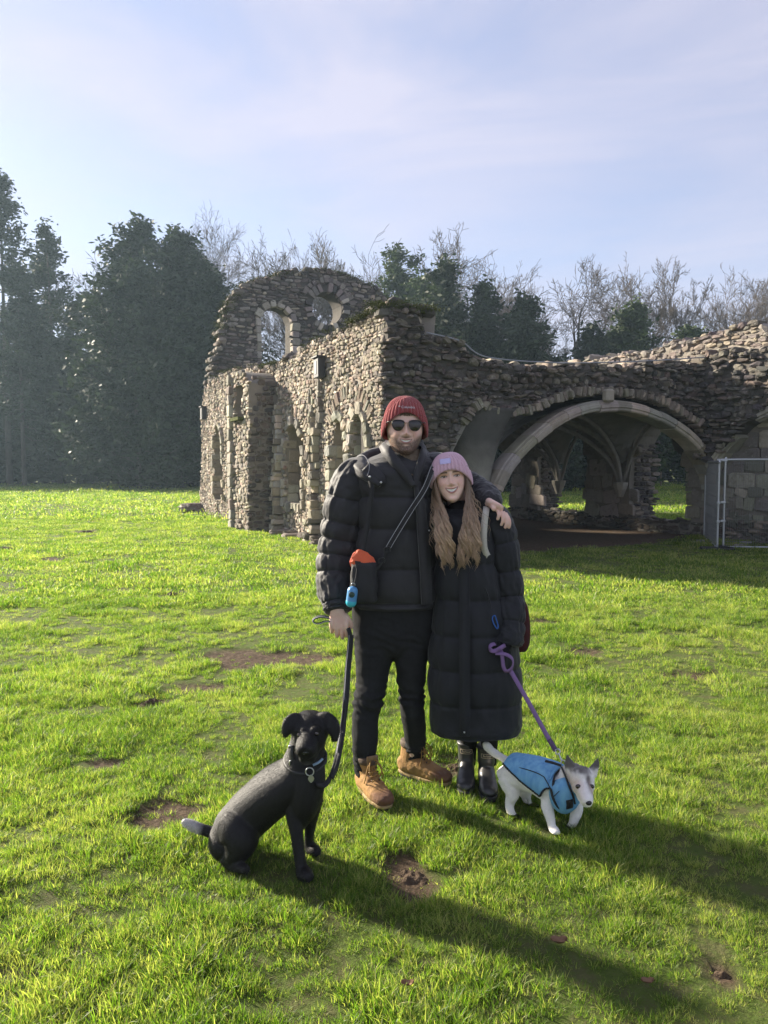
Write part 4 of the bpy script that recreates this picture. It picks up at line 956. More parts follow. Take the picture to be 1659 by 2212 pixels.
evergreen('fir_tree', at(-75, 62), hz_(470, 62), 6.0, 'dark fir cut off by the left edge', 3, FIR, 'fir', n=700, size=.21, per=24, low=.05, stems=2, sparse=.2)
evergreen('yew_tree', at(285, 56), hz_(486, 56), 9.8, 'great dark yew with a ragged top left of the gable', 4, YEW, 'yew', n=2100, size=.23, per=24, low=.03, stems=4)
evergreen('yew_tree', at(390, 54), hz_(512, 54), 8.6, 'broad dark yew just left of the gable', 5, YEW, 'yew', n=2100, size=.23, per=24, low=.03, stems=3)
evergreen('yew_tree', at(455, 60), hz_(545, 60), 6.2, 'slim dark yew touching the gable edge', 6, YEW, 'yew', n=1200, size=.20, per=26, low=.03, stems=3)
evergreen('yew_tree', at(205, 66), hz_(640, 66), 6.5, 'low open evergreen between the firs and the great yew', 7, YEW, 'yew', n=500, size=.21, per=20, low=.05, stems=3, sparse=.5)
evergreen('ivy_tree', at(872, 58), hz_(545, 58), 10.5, 'round-topped ivy-green tree just right of the gable', 8, IVY, 'yew', n=1200, size=.19, per=24, low=.3, stems=4, sparse=.3)
evergreen('cypress_tree', at(975, 48), hz_(572, 48), 6.0, 'tallest dark conifer above the mossy corner', 9, YEW, 'yew', n=1300, size=.20, per=24, low=.03, stems=3)
evergreen('cypress_tree', at(1052, 47), hz_(622, 47), 6.0, 'middle dark conifer above the vault', 10, YEW, 'fir', n=1200, size=.20, per=24, low=.03, stems=3)
evergreen('cypress_tree', at(1118, 46), hz_(652, 46), 5.6, 'lowest of the dark conifers above the vault', 11, YEW, 'yew', n=1200, size=.20, per=24, low=.03, stems=3)
evergreen('yew_tree', at(1362, 50), hz_(662, 50), 5.6, 'rounded green yew above the right of the arch', 12, IVY, 'yew', n=1000, size=.20, per=23, low=.03, stems=3)
evergreen('yew_tree', at(1268, 51), hz_(712, 51), 4.4, 'small dark yew left of the rounded green yew', 13, YEW, 'yew', n=700, size=.20, per=23, low=.03, stems=3)
for k, (key, u, D, vtop, lab, rot, ivy, tw, kw) in enumerate([
    ('birch', 520, 66, 448, 'tall pale birch rising behind the arched window', 0.3, 0, BIRCH, dict(h=20, seed=41, levels=6, trunk_r=.24, spread=.62, kids=(10, 7, 5, 4, 3), clear=.28, droop=.25, ratio=.56)),
    ('oak', 1232, 64, 572, 'wide spreading bare oak above the arch', 0.0, 0, TWIG, dict(h=16, seed=42, levels=6, trunk_r=.36, spread=.95, kids=(10, 7, 5, 4, 3), clear=.3, ratio=.54, up=.1)),
    ('ash', 1395, 68, 562, 'upright bare tree behind the rounded yew', 1.0, 0, TWIG, dict(h=17, seed=43, levels=6, trunk_r=.25, spread=.78, kids=(10, 7, 5, 4, 3), clear=.25, ratio=.50, up=.35)),
    ('ash2', 1490, 64, 568, 'bare tree with ivy up its trunk near the right edge', 2.0, 5, TWIG, dict(h=16, seed=44, levels=6, trunk_r=.22, spread=.68, kids=(10, 7, 5, 4, 3), clear=.2, ratio=.48, up=.4, stems=2)),
    ('ash', 1540, 72, 572, 'thin bare tree second from the right edge', 2.6, 0, TWIG, None),
    ('oak', 1618, 66, 592, 'bushy bare tree close to the right edge', 1.7, 0, TWIG, None),
    ('ash2', 1690, 70, 585, 'bare tree cut off by the right edge', .6, 7, TWIG, None),
    ('ash', 690, 70, 508, 'bare tree directly behind the gable top', .9, 0, TWIG, None),
    ('ash2', 770, 72, 512, 'bare tree behind the round window', 1.4, 9, TWIG, None),
    ('birch', 632, 74, 520, 'fainter birch between the tall birch and the gable top', 2.2, 0, BIRCH, None),
    ('oak', 895, 74, 512, 'bare crown showing above the ivy-green tree', .4, 0, TWIG, None),
    ('ash', 985, 72, 545, 'bare crown leaning right above the dark conifers', 3.4, 0, TWIG, None),
    ('oak', 205, 74, 502, 'bare tree showing through between fir and yew', 2.8, 0, TWIG, None),
    ('birch', 430, 78, 520, 'bare birch tips behind the broad yew', 4.0, 0, BIRCH, None),
    ('oak', 1130, 78, 640, 'small bare tree right of the dark conifers', 5.0, 0, TWIG, None),
    ('ash2', 700, 50, 640, 'ivy-covered young tree seen through the round window', 4.9, 21, TWIG, None)]):
    H = hz_(vtop, D); t = bare_tree(key, at(u, D), lab, 1.0, rot, ivy, tw, **(kw or {}))
    zz = np.empty(len(BARE[key][1].vertices) * 3, np.float32); BARE[key][1].vertices.foreach_get('co', zz); sc_ = H / zz[2::3].max(); t.scale = (sc_,) * 3
# ------------------------------------------------------------------ dark undergrowth under the trees
def thicket(name, u0, u1, D0, D1, h0, h1, n_, seed, label):
    r = np.random.default_rng(seed); u = r.uniform(u0, u1, n_); D = r.uniform(D0, D1, n_); x = (u * .462929 - 384) / FPX * D
    hh = (h0 + (h1 - h0) * (.5 + .5 * fbm(np.stack([x * .22, D * .12, x * 0], -1), 4, seed))) * r.uniform(.0, 1, n_) ** .6
    V, F, C = leaves(np.stack([x, D, hh], -1), .48, 7, .45, r); return tag(obj(name, V, F, BUSH, None, False, C), label, 'undergrowth', None, 'stuff')
thicket('undergrowth', -260, 480, 61, 72, 2.5, 12.5, 7500, 5, 'dark shrubs under the trees left of the ruin')
thicket('undergrowth', 480, 1950, 66, 74, 5.0, 10.0, 8000, 6, 'dark shrubs behind the ruin')
thicket('undergrowth', -800, -260, 60, 75, 6.0, 14.0, 2500, 7, 'dark wood beyond the left edge')
# ------------------------------------------------------------------ temporary mesh fence panels on the right
GALV = mat('galvanised_steel', (.42, .44, .46), .45, .12, 30, metal=.6); RUB = mat('black_rubber', (.02, .02, .021), .8, .2, 30, .3, 60)
WIRE = mat('fence_wire', (.20, .205, .21), .5, .1, 30, metal=.4)
def mesh_panel(p0, p1, h, label, right_cut=False):
    p0, p1 = np.array([*p0, 0.]), np.array([*p1, 0.]); t = thing('mesh_fence_panel', p0, label, 'fence', 'temporary mesh fence panels by the ruin'); d = (p1 - p0); ln = np.linalg.norm(d); d /= ln; nrm = np.array([-d[1], d[0], 0])
    z0, z1 = .06, h; c = .10
    fr = [p0 + Z3 * .0, p0 + Z3 * (z1 - c), p0 + d * c * .3 + Z3 * (z1 - c * .3), p0 + d * c + Z3 * z1, p1 - d * c + Z3 * z1, p1 - d * c * .3 + Z3 * (z1 - c * .3), p1 + Z3 * (z1 - c), p1]
    V, F = wire(fr, .021, 10, 90); obj('frame', V, F, GALV, t)
    V, F = wire([p0 + Z3 * z0 + d * .02, p1 + Z3 * z0 - d * .02], .018, 8, 2); obj('bottom_rail', V, F, GALV, t)
    A, B = [], []
    for k in np.arange(.04, ln - .02, .042): A.append(p0 + d * k + Z3 * z0); B.append(p0 + d * k + Z3 * (z1 - .01))
    for z in np.arange(z0 + .1, z1, .21): A.append(p0 + d * .02 + Z3 * z + nrm * .004); B.append(p1 - d * .02 + Z3 * z + nrm * .004)
    A, B = np.array(A), np.array(B); V, F = prisms(A, B, np.full(len(A), .0024), np.full(len(A), .0024), 3); obj('wire_mesh', V, F, WIRE, t)
    V, F = box(p0 + Z3 * .035 - d * .02, (.30, .11, .04), np.stack([nrm, d, Z3], 1), .02); obj('foot_block', V, F, RUB, t, False)
    for z in (.55, .9): V, F = box(p0 - d * .025 + Z3 * z, (.045, .03, .022), np.stack([d, nrm, Z3], 1), .006); obj('clamp', V, F, GALV, t, False)
a0 = G(1549, 1190)[:2]; b0 = G(1521, 1166)[:2]
mesh_panel(a0, b0, 1.66, 'mesh fence panel turned edge-on towards the arch')
a1 = G(1562, 1188)[:2]; d1 = np.array([.985, -.10]); mesh_panel(a1, a1 + d1 * 3.4, 1.70, 'mesh fence panel running out of the right edge')
# ------------------------------------------------------------------ stock fence in the field behind the arch
WOOD = mat('fence_post_wood', (.16, .115, .06), .85, .3, 6, .4, 30, c2=(.28, .21, .12))
t = thing('stock_fence', (4, 56, 0), 'wire stock fence with wooden posts in the field behind the arch', 'fence')
ft_ = [(x_, 56 + .02 * x_) for x_ in np.arange(2, 30, 3.05)]
for (x_, y_) in ft_:
    V, F = loft([(x_, y_, -.3, .06, .06), (x_, y_, .7, .058, .058), (x_, y_, 1.42, .055, .055)], 8, 6); obj('post', V, F, WOOD, t)
A, B = [], []
for z in (.12, .28, .45, .62, .8, .98, 1.2): A.append((ft_[0][0], ft_[0][1] - .07, z)); B.append((ft_[-1][0], ft_[-1][1] - .07, z))
for x_ in np.arange(2, 29.4, .3): A.append((x_, 56 + .02 * x_ - .07, .1)); B.append((x_, 56 + .02 * x_ - .07, .98))
A, B = np.array(A), np.array(B); V, F = prisms(A, B, np.full(len(A), .006), np.full(len(A), .006), 3); obj('wire_netting', V, F, WIRE, t)
# ------------------------------------------------------------------ molehills
SOIL = mat('molehill_soil', (.040, .028, .019), .97, .4, 40, 1, 90, spec=.1, c2=(.12, .085, .058))
for (u, v, wpx, hh, lab) in ((330, 1520, 42, .035, 'dark molehill of crumbly soil up and left of the black dog'), (372, 1289, 28, .04, 'small molehill out on the lawn left of the man'), (10, 1185, 22, .06, 'molehill at the left edge of the lawn'), (186, 1148, 24, .05, 'flat molehill far out on the left lawn'),
        (885, 1888, 40, .02, 'scuffed dark soil in the grass between black dog and man'), (40, 1050, 20, .12, 'distant molehill at the far left'), (312, 1056, 12, .10, 'distant molehill before the great yew'), (402, 1055, 12, .10, 'distant molehill close to the ruin'), (985, 1648, 34, .02, 'trodden crumbly soil behind the rubber boots'), (1560, 2095, 26, .015, 'dark soil hole in the grass at the lower right')):
    c = G(u, v); a = M(wpx, c[1]); nn, mm = 44, 16; th = np.arange(nn) * 2 * np.pi / nn; rr = np.linspace(0, 1, mm)
    X = (rr[:, None] * np.cos(th)) * a; Y = (rr[:, None] * np.sin(th)) * a * .8; z = hh * np.cos(np.minimum(rr, 1) * np.pi / 2)[:, None] ** 1.2 + X * 0
    V = np.stack([X, Y, z], -1).reshape(-1, 3) + [c[0], c[1], float(ground_z(c[0], c[1])[0]) - .004]; V[:, 2] += (fbm(V * 26, 3, int(u)) * .55 + fbm(V * 70, 2, 4) * .2) * min(hh, .04) * np.repeat(1 - rr ** 4, nn); V[:, :2] += (V[:, :2] - c[:2]) * (fbm(V * 6, 2, 8) * .35)[:, None]
    i = np.arange(mm - 1)[:, None] * nn; j = np.arange(nn)[None]; k2 = (j + 1) % nn
    tag(obj('molehill', V, np.stack([i + j, i + nn + j, i + nn + k2, i + k2], -1).reshape(-1, 4), SOIL, None, False), lab, 'soil', 'bare soil heaps in the grass')
# fallen leaves
LEAF = mat('dead_leaf', (.14, .075, .04), .8, .3, 60, c2=(.26, .15, .08))
for (u, v, s_, lab) in ((1207, 2055, .028, 'curled brown leaf on the grass below the white dog'), (880, 2148, .02, 'reddish dead leaf at the bottom of the picture'), (1398, 2143, .02, 'dead brown leaf at the lower right')):
    c = G(u, v); gx, gy = np.meshgrid(np.linspace(-1, 1, 9), np.linspace(-1, 1, 9), indexing='ij'); w_ = (1 - gx ** 2) ** .6 * (.62 + .1 * np.sin(gx * 14)); X = gx * s_; Y = gy * w_ * s_; Zl = .02 + .35 * s_ * gy ** 2 + .25 * s_ * gx ** 2 + .08 * s_ * np.sin(gx * 5 + gy * 4)
    V = np.stack([X, Y, Zl + .012], -1).reshape(-1, 3); V = np.vstack([V, V - [0, 0, .0012]]) + [c[0], c[1], 0]; i = np.arange(8)[:, None] * 9; j = np.arange(8)[None]; Q = np.stack([i + j, i + 9 + j, i + 10 + j, i + j + 1], -1).reshape(-1, 4)
    tag(obj('dead_leaf', V, np.vstack([Q[:, ::-1], Q[:, :] + 81]), LEAF, None), lab, 'leaf', 'fallen leaves on the grass')
# ------------------------------------------------------------------ haze in the air, added partly to imitate lens veiling glare
def haze_box():
    V, F = box((0, 40, 14.4), (70, 60, 15.6)); o = obj('haze', V, F, None, None, False); m = bpy.data.materials.new('haze_air'); m.use_nodes = True; n = m.node_tree.nodes; n.clear()
    out = n.new('ShaderNodeOutputMaterial'); pv = n.new('ShaderNodeVolumePrincipled'); pv.inputs['Density'].default_value = HAZE; pv.inputs['Color'].default_value = (.62, .83, 1, 1); pv.inputs['Anisotropy'].default_value = .35
    m.node_tree.links.new(pv.outputs[0], out.inputs['Volume']); o.data.materials.append(m); tag(o, 'thin pale winter haze over the field, partly standing in for lens glare', 'haze', None, 'stuff')
HAZE = .0007
haze_box()
# ------------------------------------------------------------------ people: shared builders
NYLON = mat('black_nylon', (.026, .0255, .0285), .66, .18, 30, .12, 120, sheen=.2, spec=.32); NYLON_W = mat('navy_black_quilt', (.0145, .0155, .0195), .66, .18, 30, .12, 120, sheen=.15, spec=.3)
DENIM = mat('black_denim', (.023, .0232, .025), .92, .25, 60, .4, 500, spec=.12); LEGG = mat('black_leggings', (.008, .008, .009), .85, .2, 60, spec=.2)
SKIN = mat('skin', (1, 1, 1), .48, .05, 60, .12, 420, attr=True, spec=.4, sss=.15)
KNIT_R = mat('burgundy_knit', (.33, .068, .07), .95, .22, 200, .7, 700, spec=.15, sheen=.3); KNIT_P = mat('pink_knit', (.76, .50, .60), .95, .12, 160, .7, 600, spec=.15, sheen=.3)
HAIRM = mat('hair_strands', (1, 1, 1), .42, .25, 90, attr=True, spec=.5); FLEECE = mat('brown_fleece', (.13, .10, .072), 1, .4, 160, 1, 300, spec=.05, c2=(.30, .235, .165))
LENS = mat('dark_lens', (.012, .010, .011), .08, .1, 10, spec=.7); BLACKP = mat('black_plastic', (.012, .012, .013), .35, .1, 30); STEEL = mat('steel_fitting', (.55, .56, .58), .28, .1, 30, metal=1)
WEB = mat('black_webbing', (.016, .016, .018), .75, .25, 200, .4, 400); STITCH = mat('pale_stitching', (.42, .43, .45), .8, .1, 100)
def sec(rows, D):
    """rows (u, v, halfwidth px, half depth m [, depth offset])"""
    out = []
    for q in rows:
        d = D + (q[4] if len(q) > 4 else 0); p = P(q[0], q[1], d); out.append((*p, M(q[2], d), q[3]))
    return np.array(out)
def puffer(rows, D, seams, amp, n=96, m=200, seed=0, pucker=.006, exp=2.2, cap=True, wr=.012, axis=None):
    S = sec(rows, D); vs_ = np.array([q[1] for q in rows], float); kn = np.linspace(0, 1, len(rows)); o = np.argsort(vs_); st = np.sort(np.interp(seams, vs_[o], kn[o])); e = np.concatenate([[-.12], st, [1.12]])
    def fn(t, a, RS, RD):
        ti = t[:, 0]; i = np.clip(np.searchsorted(e, ti) - 1, 0, len(e) - 2); f = (ti - e[i]) / (e[i + 1] - e[i]); b = (1 - np.abs(2 * f - 1) ** 2.2)[:, None]
        d = np.min(np.abs(ti[:, None] - st[None]), 1)[:, None] if len(st) else np.ones((len(ti), 1))
        A = np.repeat(a, len(ti), 0); T = np.repeat(t, a.shape[1], 1)
        q = np.stack([np.cos(A) * 5 + seed, np.sin(A) * 5, T * 16], -1).reshape(-1, 3); w1 = fbm(q, 3, seed).reshape(A.shape)
        q2 = np.stack([np.cos(A) * 14 + seed, np.sin(A) * 14, T * 5], -1).reshape(-1, 3); w2 = noise3(q2, seed + 3).reshape(A.shape)
        disp = amp * b - amp * .45 * np.exp(-(d / .007) ** 2) + w1 * wr * .42 + w2 * pucker * np.exp(-d / .045)
        return RS + disp, RD + disp
    return loft(S, n, m, exp=exp, cap=cap, fn=fn, axis=axis)
FACE_W = np.array([(-.006, .012, .070, -.035), (0, .030, .084, -.01), (.010, .043, .091, .03), (.03, .057, .093, .055), (.05, .0665, .092, .07), (.075, .0735, .092, .08), (.10, .077, .091, .088), (.125, .078, .088, .095), (.15, .0785, .092, .098), (.18, .076, .088, .095), (.205, .066, .073, .082), (.225, .045, .05, .055), (.237, .012, .013, .014)])
def gs(x, z, cx, cz, sx, sz): return np.exp(-((x - cx) / sx) ** 2 - ((z - cz) / sz) ** 2)
def make_head(female=False):
    rows = 170; zz = np.linspace(-.006, .237, rows); w = np.interp(zz, FACE_W[:, 0], FACE_W[:, 1]); f = np.interp(zz, FACE_W[:, 0], FACE_W[:, 2]); b = np.interp(zz, FACE_W[:, 0], FACE_W[:, 3])
    k = np.ones(9) / 9
    def sm(x): return np.convolve(np.pad(x, 4, mode='edge'), k, 'valid')
    w, f, b = sm(w), sm(f), sm(b)
    if not female: w = w * 1.055
    if female: w = w * (.96 - .05 * np.clip((.06 - zz) / .06, 0, 1)); f = f * .97
    a = np.concatenate([np.linspace(-np.pi / 2, np.pi / 2, 131)[:-1], np.linspace(np.pi / 2, 1.5 * np.pi, 51)[:-1]]); n = len(a)   # 0 = straight ahead
    sx = np.sin(a); cx_ = np.cos(a); e = 2 / 2.25
    X = np.sign(sx) * np.abs(sx) ** e * w[:, None]; Y = np.where(cx_ >= 0, -f[:, None], b[:, None]) * np.abs(cx_) ** e; Zq = np.repeat(zz[:, None], n, 1)
    fr = np.clip(cx_ * 2.5, 0, 1)[None] ** .5 + 0 * X; ax = np.abs(X)
    d = .020 * gs(X, Zq, 0, .088, .0095, .012) + .013 * gs(X, Zq, 0, .105, .0075, .02) + .006 * gs(X, Zq, 0, .128, .007, .016) + .007 * gs(ax, Zq, .0135, .083, .006, .007)
    d -= .0105 * gs(ax, Zq, .031, .121, .0165, .0105); d += .0045 * gs(ax, Zq, .028, .139, .022, .007) + .007 * gs(ax, Zq, .043, .088, .019, .018)
    d += .005 * gs(X, Zq, 0, .012, .018, .013); d -= .003 * gs(X, Zq, 0, .028, .02, .006)
    mw, H, lift, zc = (.0280, .0095, .0055, .0585) if not female else (.0310, .0140, .0085, .0600)          # smiling mouth: crescent between two curves
    q2 = np.clip((ax / mw) ** 2, 0, 4); zu = zc + lift * q2; zl = zu - H * np.clip(1 - q2, 0, 1); inn = np.clip(1 - q2, 0, 1) ** .5
    tu = (.0045 if not female else .0050) * (.35 + .65 * inn); tl = (.0060 if not female else .0072) * (.25 + .75 * inn); arch = lift * q2
    def band(lo_, hi_, s_=.0009): return 1 / (1 + np.exp(-(Zq - lo_) / s_)) / (1 + np.exp((Zq - hi_) / s_))
    okx = 1 / (1 + np.exp((ax - mw * 1.02) / .0012)); up = band(zu, zu + tu) * okx; lo = band(zl - tl, zl) * okx; mo = band(zl, zu) * okx
    d += .0030 * up + .0042 * lo - .0035 * mo
    d -= .0035 * gs(ax - (.033 - (Zq - .07) * .2), Zq, 0, .070, .004, .016)                                # smile folds
    Y = Y - d * fr
    V = np.stack([X, Y, Zq], -1)
    C = np.empty(V.shape); C[:] = (.74, .505, .41) if not female else (.80, .55, .455)
    def mixc(c, m_): C[:] = C * (1 - m_[..., None]) + np.array(c) * m_[..., None]
    mixc((.70, .34, .28), np.clip(.45 * gs(ax, Zq, .044, .088, .02, .02) + .35 * gs(X, Zq, 0, .088, .014, .014), 0, 1) * fr)
    nz_ = noise3(V.reshape(-1, 3) * 420, 3).reshape(X.shape)
    if not female:
        bd = np.clip(1.2 * (1 / (1 + np.exp((Zq - .050 - np.clip(ax - .025, 0, 1) * .75) / .006))) + .95 * gs(X, Zq - arch, 0, .0705, .024, .0055), 0, 1) * np.clip(1 - 1.0 * gs(X, Zq, 0, .036, .012, .004), 0, 1)
        mixc((.070, .040, .026), np.clip(bd * (.88 + .2 * nz_), 0, .95))
    lipc = (.40, .175, .155) if not female else (.36, .10, .105)
    mixc(lipc, np.clip(np.maximum(up, lo), 0, 1) * fr * .92)
    mixc((.10, .03, .03), np.clip(mo * 1.2, 0, 1) * fr)
    tooth = band(zl + H * .12 * inn + .0004, zu - .0003, .0005) * (1 / (1 + np.exp((ax - mw * .84) / .0012))); gap = 1 - .22 * np.exp(-((((X + .0037) / .0074) % 1 - .5) / .08) ** 2)
    C[:] = C * (1 - (tooth * fr)[..., None]) + (np.array([.90, .87, .80])[None, None] * gap[..., None]) * (tooth * fr)[..., None]
    bz_ = .1405 + .05 * (.03 - np.abs(ax - .032)) - .06 * np.clip(ax - .04, 0, 1)
    mixc((.075, .045, .030) if female else (.10, .065, .042), np.clip(1.35 * np.exp(-((Zq - bz_) / (.0034 if female else .0042)) ** 2) * (ax > .012) * (ax < .052), 0, .93) * fr)
    if True:
        ex, ez = .0315, .1205; q = ((ax - ex) / .0145) ** 2; op = np.clip(1 - q, 0, 1) ** .6 * (.0043 if female else .0052); dz = Zq - ez
        lid = np.exp(-((dz - op - .0008) / .0016) ** 2) * (q < 1.25); lidl = np.exp(-((dz + op * .8) / .0012) ** 2) * (q < 1.1); eye = ((dz < op) & (dz > -op * .8)).astype(float)
        mixc((.30, .16, .12), np.clip(gs(ax, Zq, ex, ez + .006, .02, .009) * .38, 0, 1) * fr)
        mixc((.66, .62, .60), eye * fr); mixc((.075, .042, .026), eye * (((ax - ex) ** 2 + dz ** 2) < .0057 ** 2) * fr); mixc((.012, .009, .008), np.clip(lid * 1.25, 0, 1) * fr); mixc((.16, .09, .07), lidl * .6 * fr)
        mixc((.9, .9, .9), eye * (((X - np.sign(X) * ex + .0015) ** 2 + (dz - .002) ** 2) < .0012 ** 2))
    i = np.arange(rows - 1)[:, None] * n; j = np.arange(n)[None]; k2 = (j + 1) % n
    Q = np.stack([i + j, i + k2, i + n + k2, i + n + j], -1).reshape(-1, 4); Vf = V.reshape(-1, 3); Cf = C.reshape(-1, 3)
    top = len(Vf); Vf = np.vstack([Vf, [[0, 0, -.008], [0, 0, .2385]]]); Cf = np.vstack([Cf, Cf[:1], Cf[-1:]])
    T = np.concatenate([np.stack([np.full(n, top), (np.arange(n) + 1) % n, np.arange(n)], -1), np.stack([np.full(n, top + 1), (rows - 1) * n + np.arange(n), (rows - 1) * n + (np.arange(n) + 1) % n], -1)])
    return Vf, [Q, T], Cf
def beanie(hx, hf, hb, z0, top, rim_f, rim_s, rim_b, ribs, fold, thick, amp, name, mtl, parent, X):
    """ribbed knitted hat with a turned-up brim, in head space; X maps to the world"""
    n = ribs * 8; a = np.arange(n) * 2 * np.pi / n; ca, sa = np.cos(a), np.sin(a)                        # a = 0 straight ahead
    rim = np.where(ca > 0, rim_s + (rim_f - rim_s) * np.abs(ca) ** 1.3, rim_s + (rim_b - rim_s) * np.abs(ca) ** 1.3)
    rib = amp * (np.abs(np.cos(a * ribs / 2)) ** .7 - .5)
    def ring(z, off, rb=1.0):
        q = np.clip((z - z0) / (top - z0), -1, 1); rr = np.clip(1 - np.abs(q) ** 2.5, 0, 1) ** (1 / 2.5)
        rr = np.where(z < z0, 1 - .10 * ((z0 - z) / .05) ** 2 * .3, rr); o_ = off + rib * rb
        return np.stack([sa * (hx * rr + o_), np.where(ca > 0, -hf, hb) * np.abs(ca) * rr - ca * o_, z], -1)
    rings = [ring(rim + .012, -.006, .2), ring(rim + .002, .000, .5), ring(rim, thick * .6), ring(rim + .004, thick)]
    for t in np.linspace(.15, 1, 7): rings.append(ring(rim + fold * t, thick * (1.05 - .12 * t) + .002 * math.sin(t * 3.1)))
    rings.append(ring(rim + fold + .003, thick * .55)); rings.append(ring(rim + fold + .001, .001, .6))
    for t in np.linspace(.06, 1, 18):
        z = (rim + fold) + (top - rim - fold) * math.sin(t * math.pi / 2); rings.append(ring(np.minimum(z, top - 1e-5), .0015 * (1 - t), max(0, 1 - t ** 3)))
    V = np.concatenate(rings); m = len(rings); i = np.arange(m - 1)[:, None] * n; j = np.arange(n)[None]; k2 = (j + 1) % n
    return obj(name, X(V), np.stack([i + j, i + k2, i + n + k2, i + n + j], -1).reshape(-1, 4), mtl, parent)
def xform(org, yaw=0, roll=0, pitch=0, s=1.0):
    Rm = np.array((Matrix.Rotation(yaw, 3, 'Z') @ Matrix.Rotation(roll, 3, 'Y') @ Matrix.Rotation(pitch, 3, 'X'))); o = np.asarray(org)
    return lambda V: (np.asarray(V) * s) @ Rm.T + o
def finger(pts, r0, r1):
    k = len(pts); rr = np.linspace(r0, r1, k); pts = np.array(pts); e = pts[-1] + (pts[-1] - pts[-2]) / (np.linalg.norm(pts[-1] - pts[-2]) + 1e-9) * r1 * .55
    S = np.vstack([np.hstack([pts, rr[:, None], rr[:, None]]), [*e, r1 * .45, r1 * .45]]); return loft(S, 12, 22, ref=(.25, .8, .55))
def skin_cols(V, base=(.74, .50, .41)):
    c = np.repeat(np.array([base]), len(V), 0); return c * (1 + .10 * noise3(V * 60, 2)[:, None] * [0.3, 1, 1])

# ------------------------------------------------------------------ the man
MD = 3.72
man = thing('person', (float(P(872, 1500, MD)[0]), MD, 0), 'man in burgundy beanie, sunglasses and black quilted jacket, arm round the woman', 'person')
HX = xform(P(873, 980, MD - .02), yaw=R(3), roll=R(1), s=1.05)
Vh, Fh, Ch = make_head(False); Vh = HX(Vh)
nk = loft(sec([(878, 1010, 30, .075, .03), (877, 990, 28, .066, .03), (875, 968, 28, .062, .035), (874, 945, 28, .06, .04)], MD), 32, 16)
# hands
rh_D = 3.60
def pt(u, v, d=0.0): return P(u, v, rh_D + d)
rhand = [loft(sec([(727, 1300, 14, .024, .02), (728, 1318, 15, .024), (730, 1332, 19, .022), (732, 1348, 22, .020), (733, 1358, 20, .016)], rh_D), 20, 20)]
for k, (u0, v0, v1) in enumerate(((716, 1347, 1361), (727, 1352, 1370), (738, 1354, 1374), (748, 1351, 1370))):
    rhand.append(finger([pt(u0 + 2, v0 - 12, -.004), pt(u0, v0, -.010), pt(u0 + 1, v1, .004), pt(u0 + 2, v1 + 3, .028), pt(u0 + 3, v1 - 7, .045)], .0112, .0092))
rhand.append(finger([pt(744, 1328, .004), pt(753, 1338, .002), pt(758, 1351, .012), pt(752, 1362, .03)], .0135, .0105))
lh = 3.575
def ph(u, v, d=0.0): return P(u, v, lh + d)
lhand = [loft(np.array([(*ph(1058, 1086, .05), .030, .020), (*ph(1067, 1092, .015), .034, .020), (*ph(1078, 1098, -.01), .036, .016), (*ph(1084, 1103, -.018), .032, .012)]), 18, 16, ref=(.45, .5, .74))]
for (a_, b_, c_, d_) in (((1073, 1100), (1077, 1108), (1077, 1115), (1075, 1122)), ((1080, 1102), (1085, 1113), (1086, 1124), (1083, 1134)), ((1087, 1106), (1093, 1118), (1094, 1130), (1091, 1140)), ((1092, 1109), (1099, 1121), (1101, 1131), (1099, 1140))):
    lhand.append(finger([ph(*a_, -.012), ph(*b_, -.030), ph(*c_, -.034), ph(*d_, -.028)], .0090, .0072))
lhand.append(finger([ph(1064, 1092, .0), ph(1066, 1097, -.02), ph(1068, 1101, -.026)], .0125, .0105))
Vr, Fr, _n = fuse(rhand, .0024, 2); Vl, Fl, _n = fuse(lhand, .0024, 2)
# body under the clothes, joined to head, neck and hands as one mesh
core = [loft(sec([(873, 1005, 26, .05), (862, 1030, 55, .08), (857, 1150, 62, .09), (855, 1300, 60, .09), (852, 1360, 50, .07)], MD), 24, 30, axis=(0, 0, -1)),
        loft(sec([(795, 1040, 18, .04), (742, 1120, 22, .05), (726, 1220, 18, .04), (727, 1305, 13, .024, -.10)], MD), 16, 24),
        loft(sec([(920, 1035, 18, .04), (985, 1040, 22, .05, .13), (1040, 1066, 18, .04, .12), (1060, 1088, 13, .022, -.09)], MD), 16, 24, ref=(.2, .3, .9)),
        loft(sec([(815, 1350, 24, .05), (800, 1500, 15, .035), (788, 1690, 11, .03, -.05)], MD), 16, 20), loft(sec([(885, 1350, 24, .05), (890, 1500, 14, .035), (894, 1645, 11, .03, .13)], MD), 16, 20)]
Vc, Fc = join(core); parts = [(Vh, Fh), nk, (Vr, Fr), (Vl, Fl), (Vc, Fc)]
V, F = join(parts); C = np.vstack([Ch, skin_cols(nk[0], (.63, .41, .33)), skin_cols(Vr), skin_cols(Vl), skin_cols(Vc)])
obj('body', V, F, SKIN, man, True, C)
# hair at the forehead
hs = []
rr_ = np.random.default_rng(5)
for k in range(70):
    x0 = rr_.uniform(-.045, .05); p0 = np.array([x0, -.070 - .014 * (1 - (x0 / .06) ** 2), .190]); p1 = p0 + [rr_.normal(.004, .006), -.008, -.012]; p2 = p1 + [rr_.normal(.006, .008), -.0005, -rr_.uniform(.004, .014)]
    hs.append(loft(np.array([(*HX(p0), .0028, .0028), (*HX(p1), .0026, .0026), (*HX(p2), .0008, .0008)]), 5, 6, ref=(.8, .5, .2)))
V, F = join(hs); obj('hair', V, F, HAIRM, man, True, np.repeat([[.085, .055, .035]], len(V), 0))
hat = beanie(.0985, .1065, .118, .085, .262, .180, .075, .055, 36, .070, .006, .0050, 'beanie', KNIT_R, man, HX)
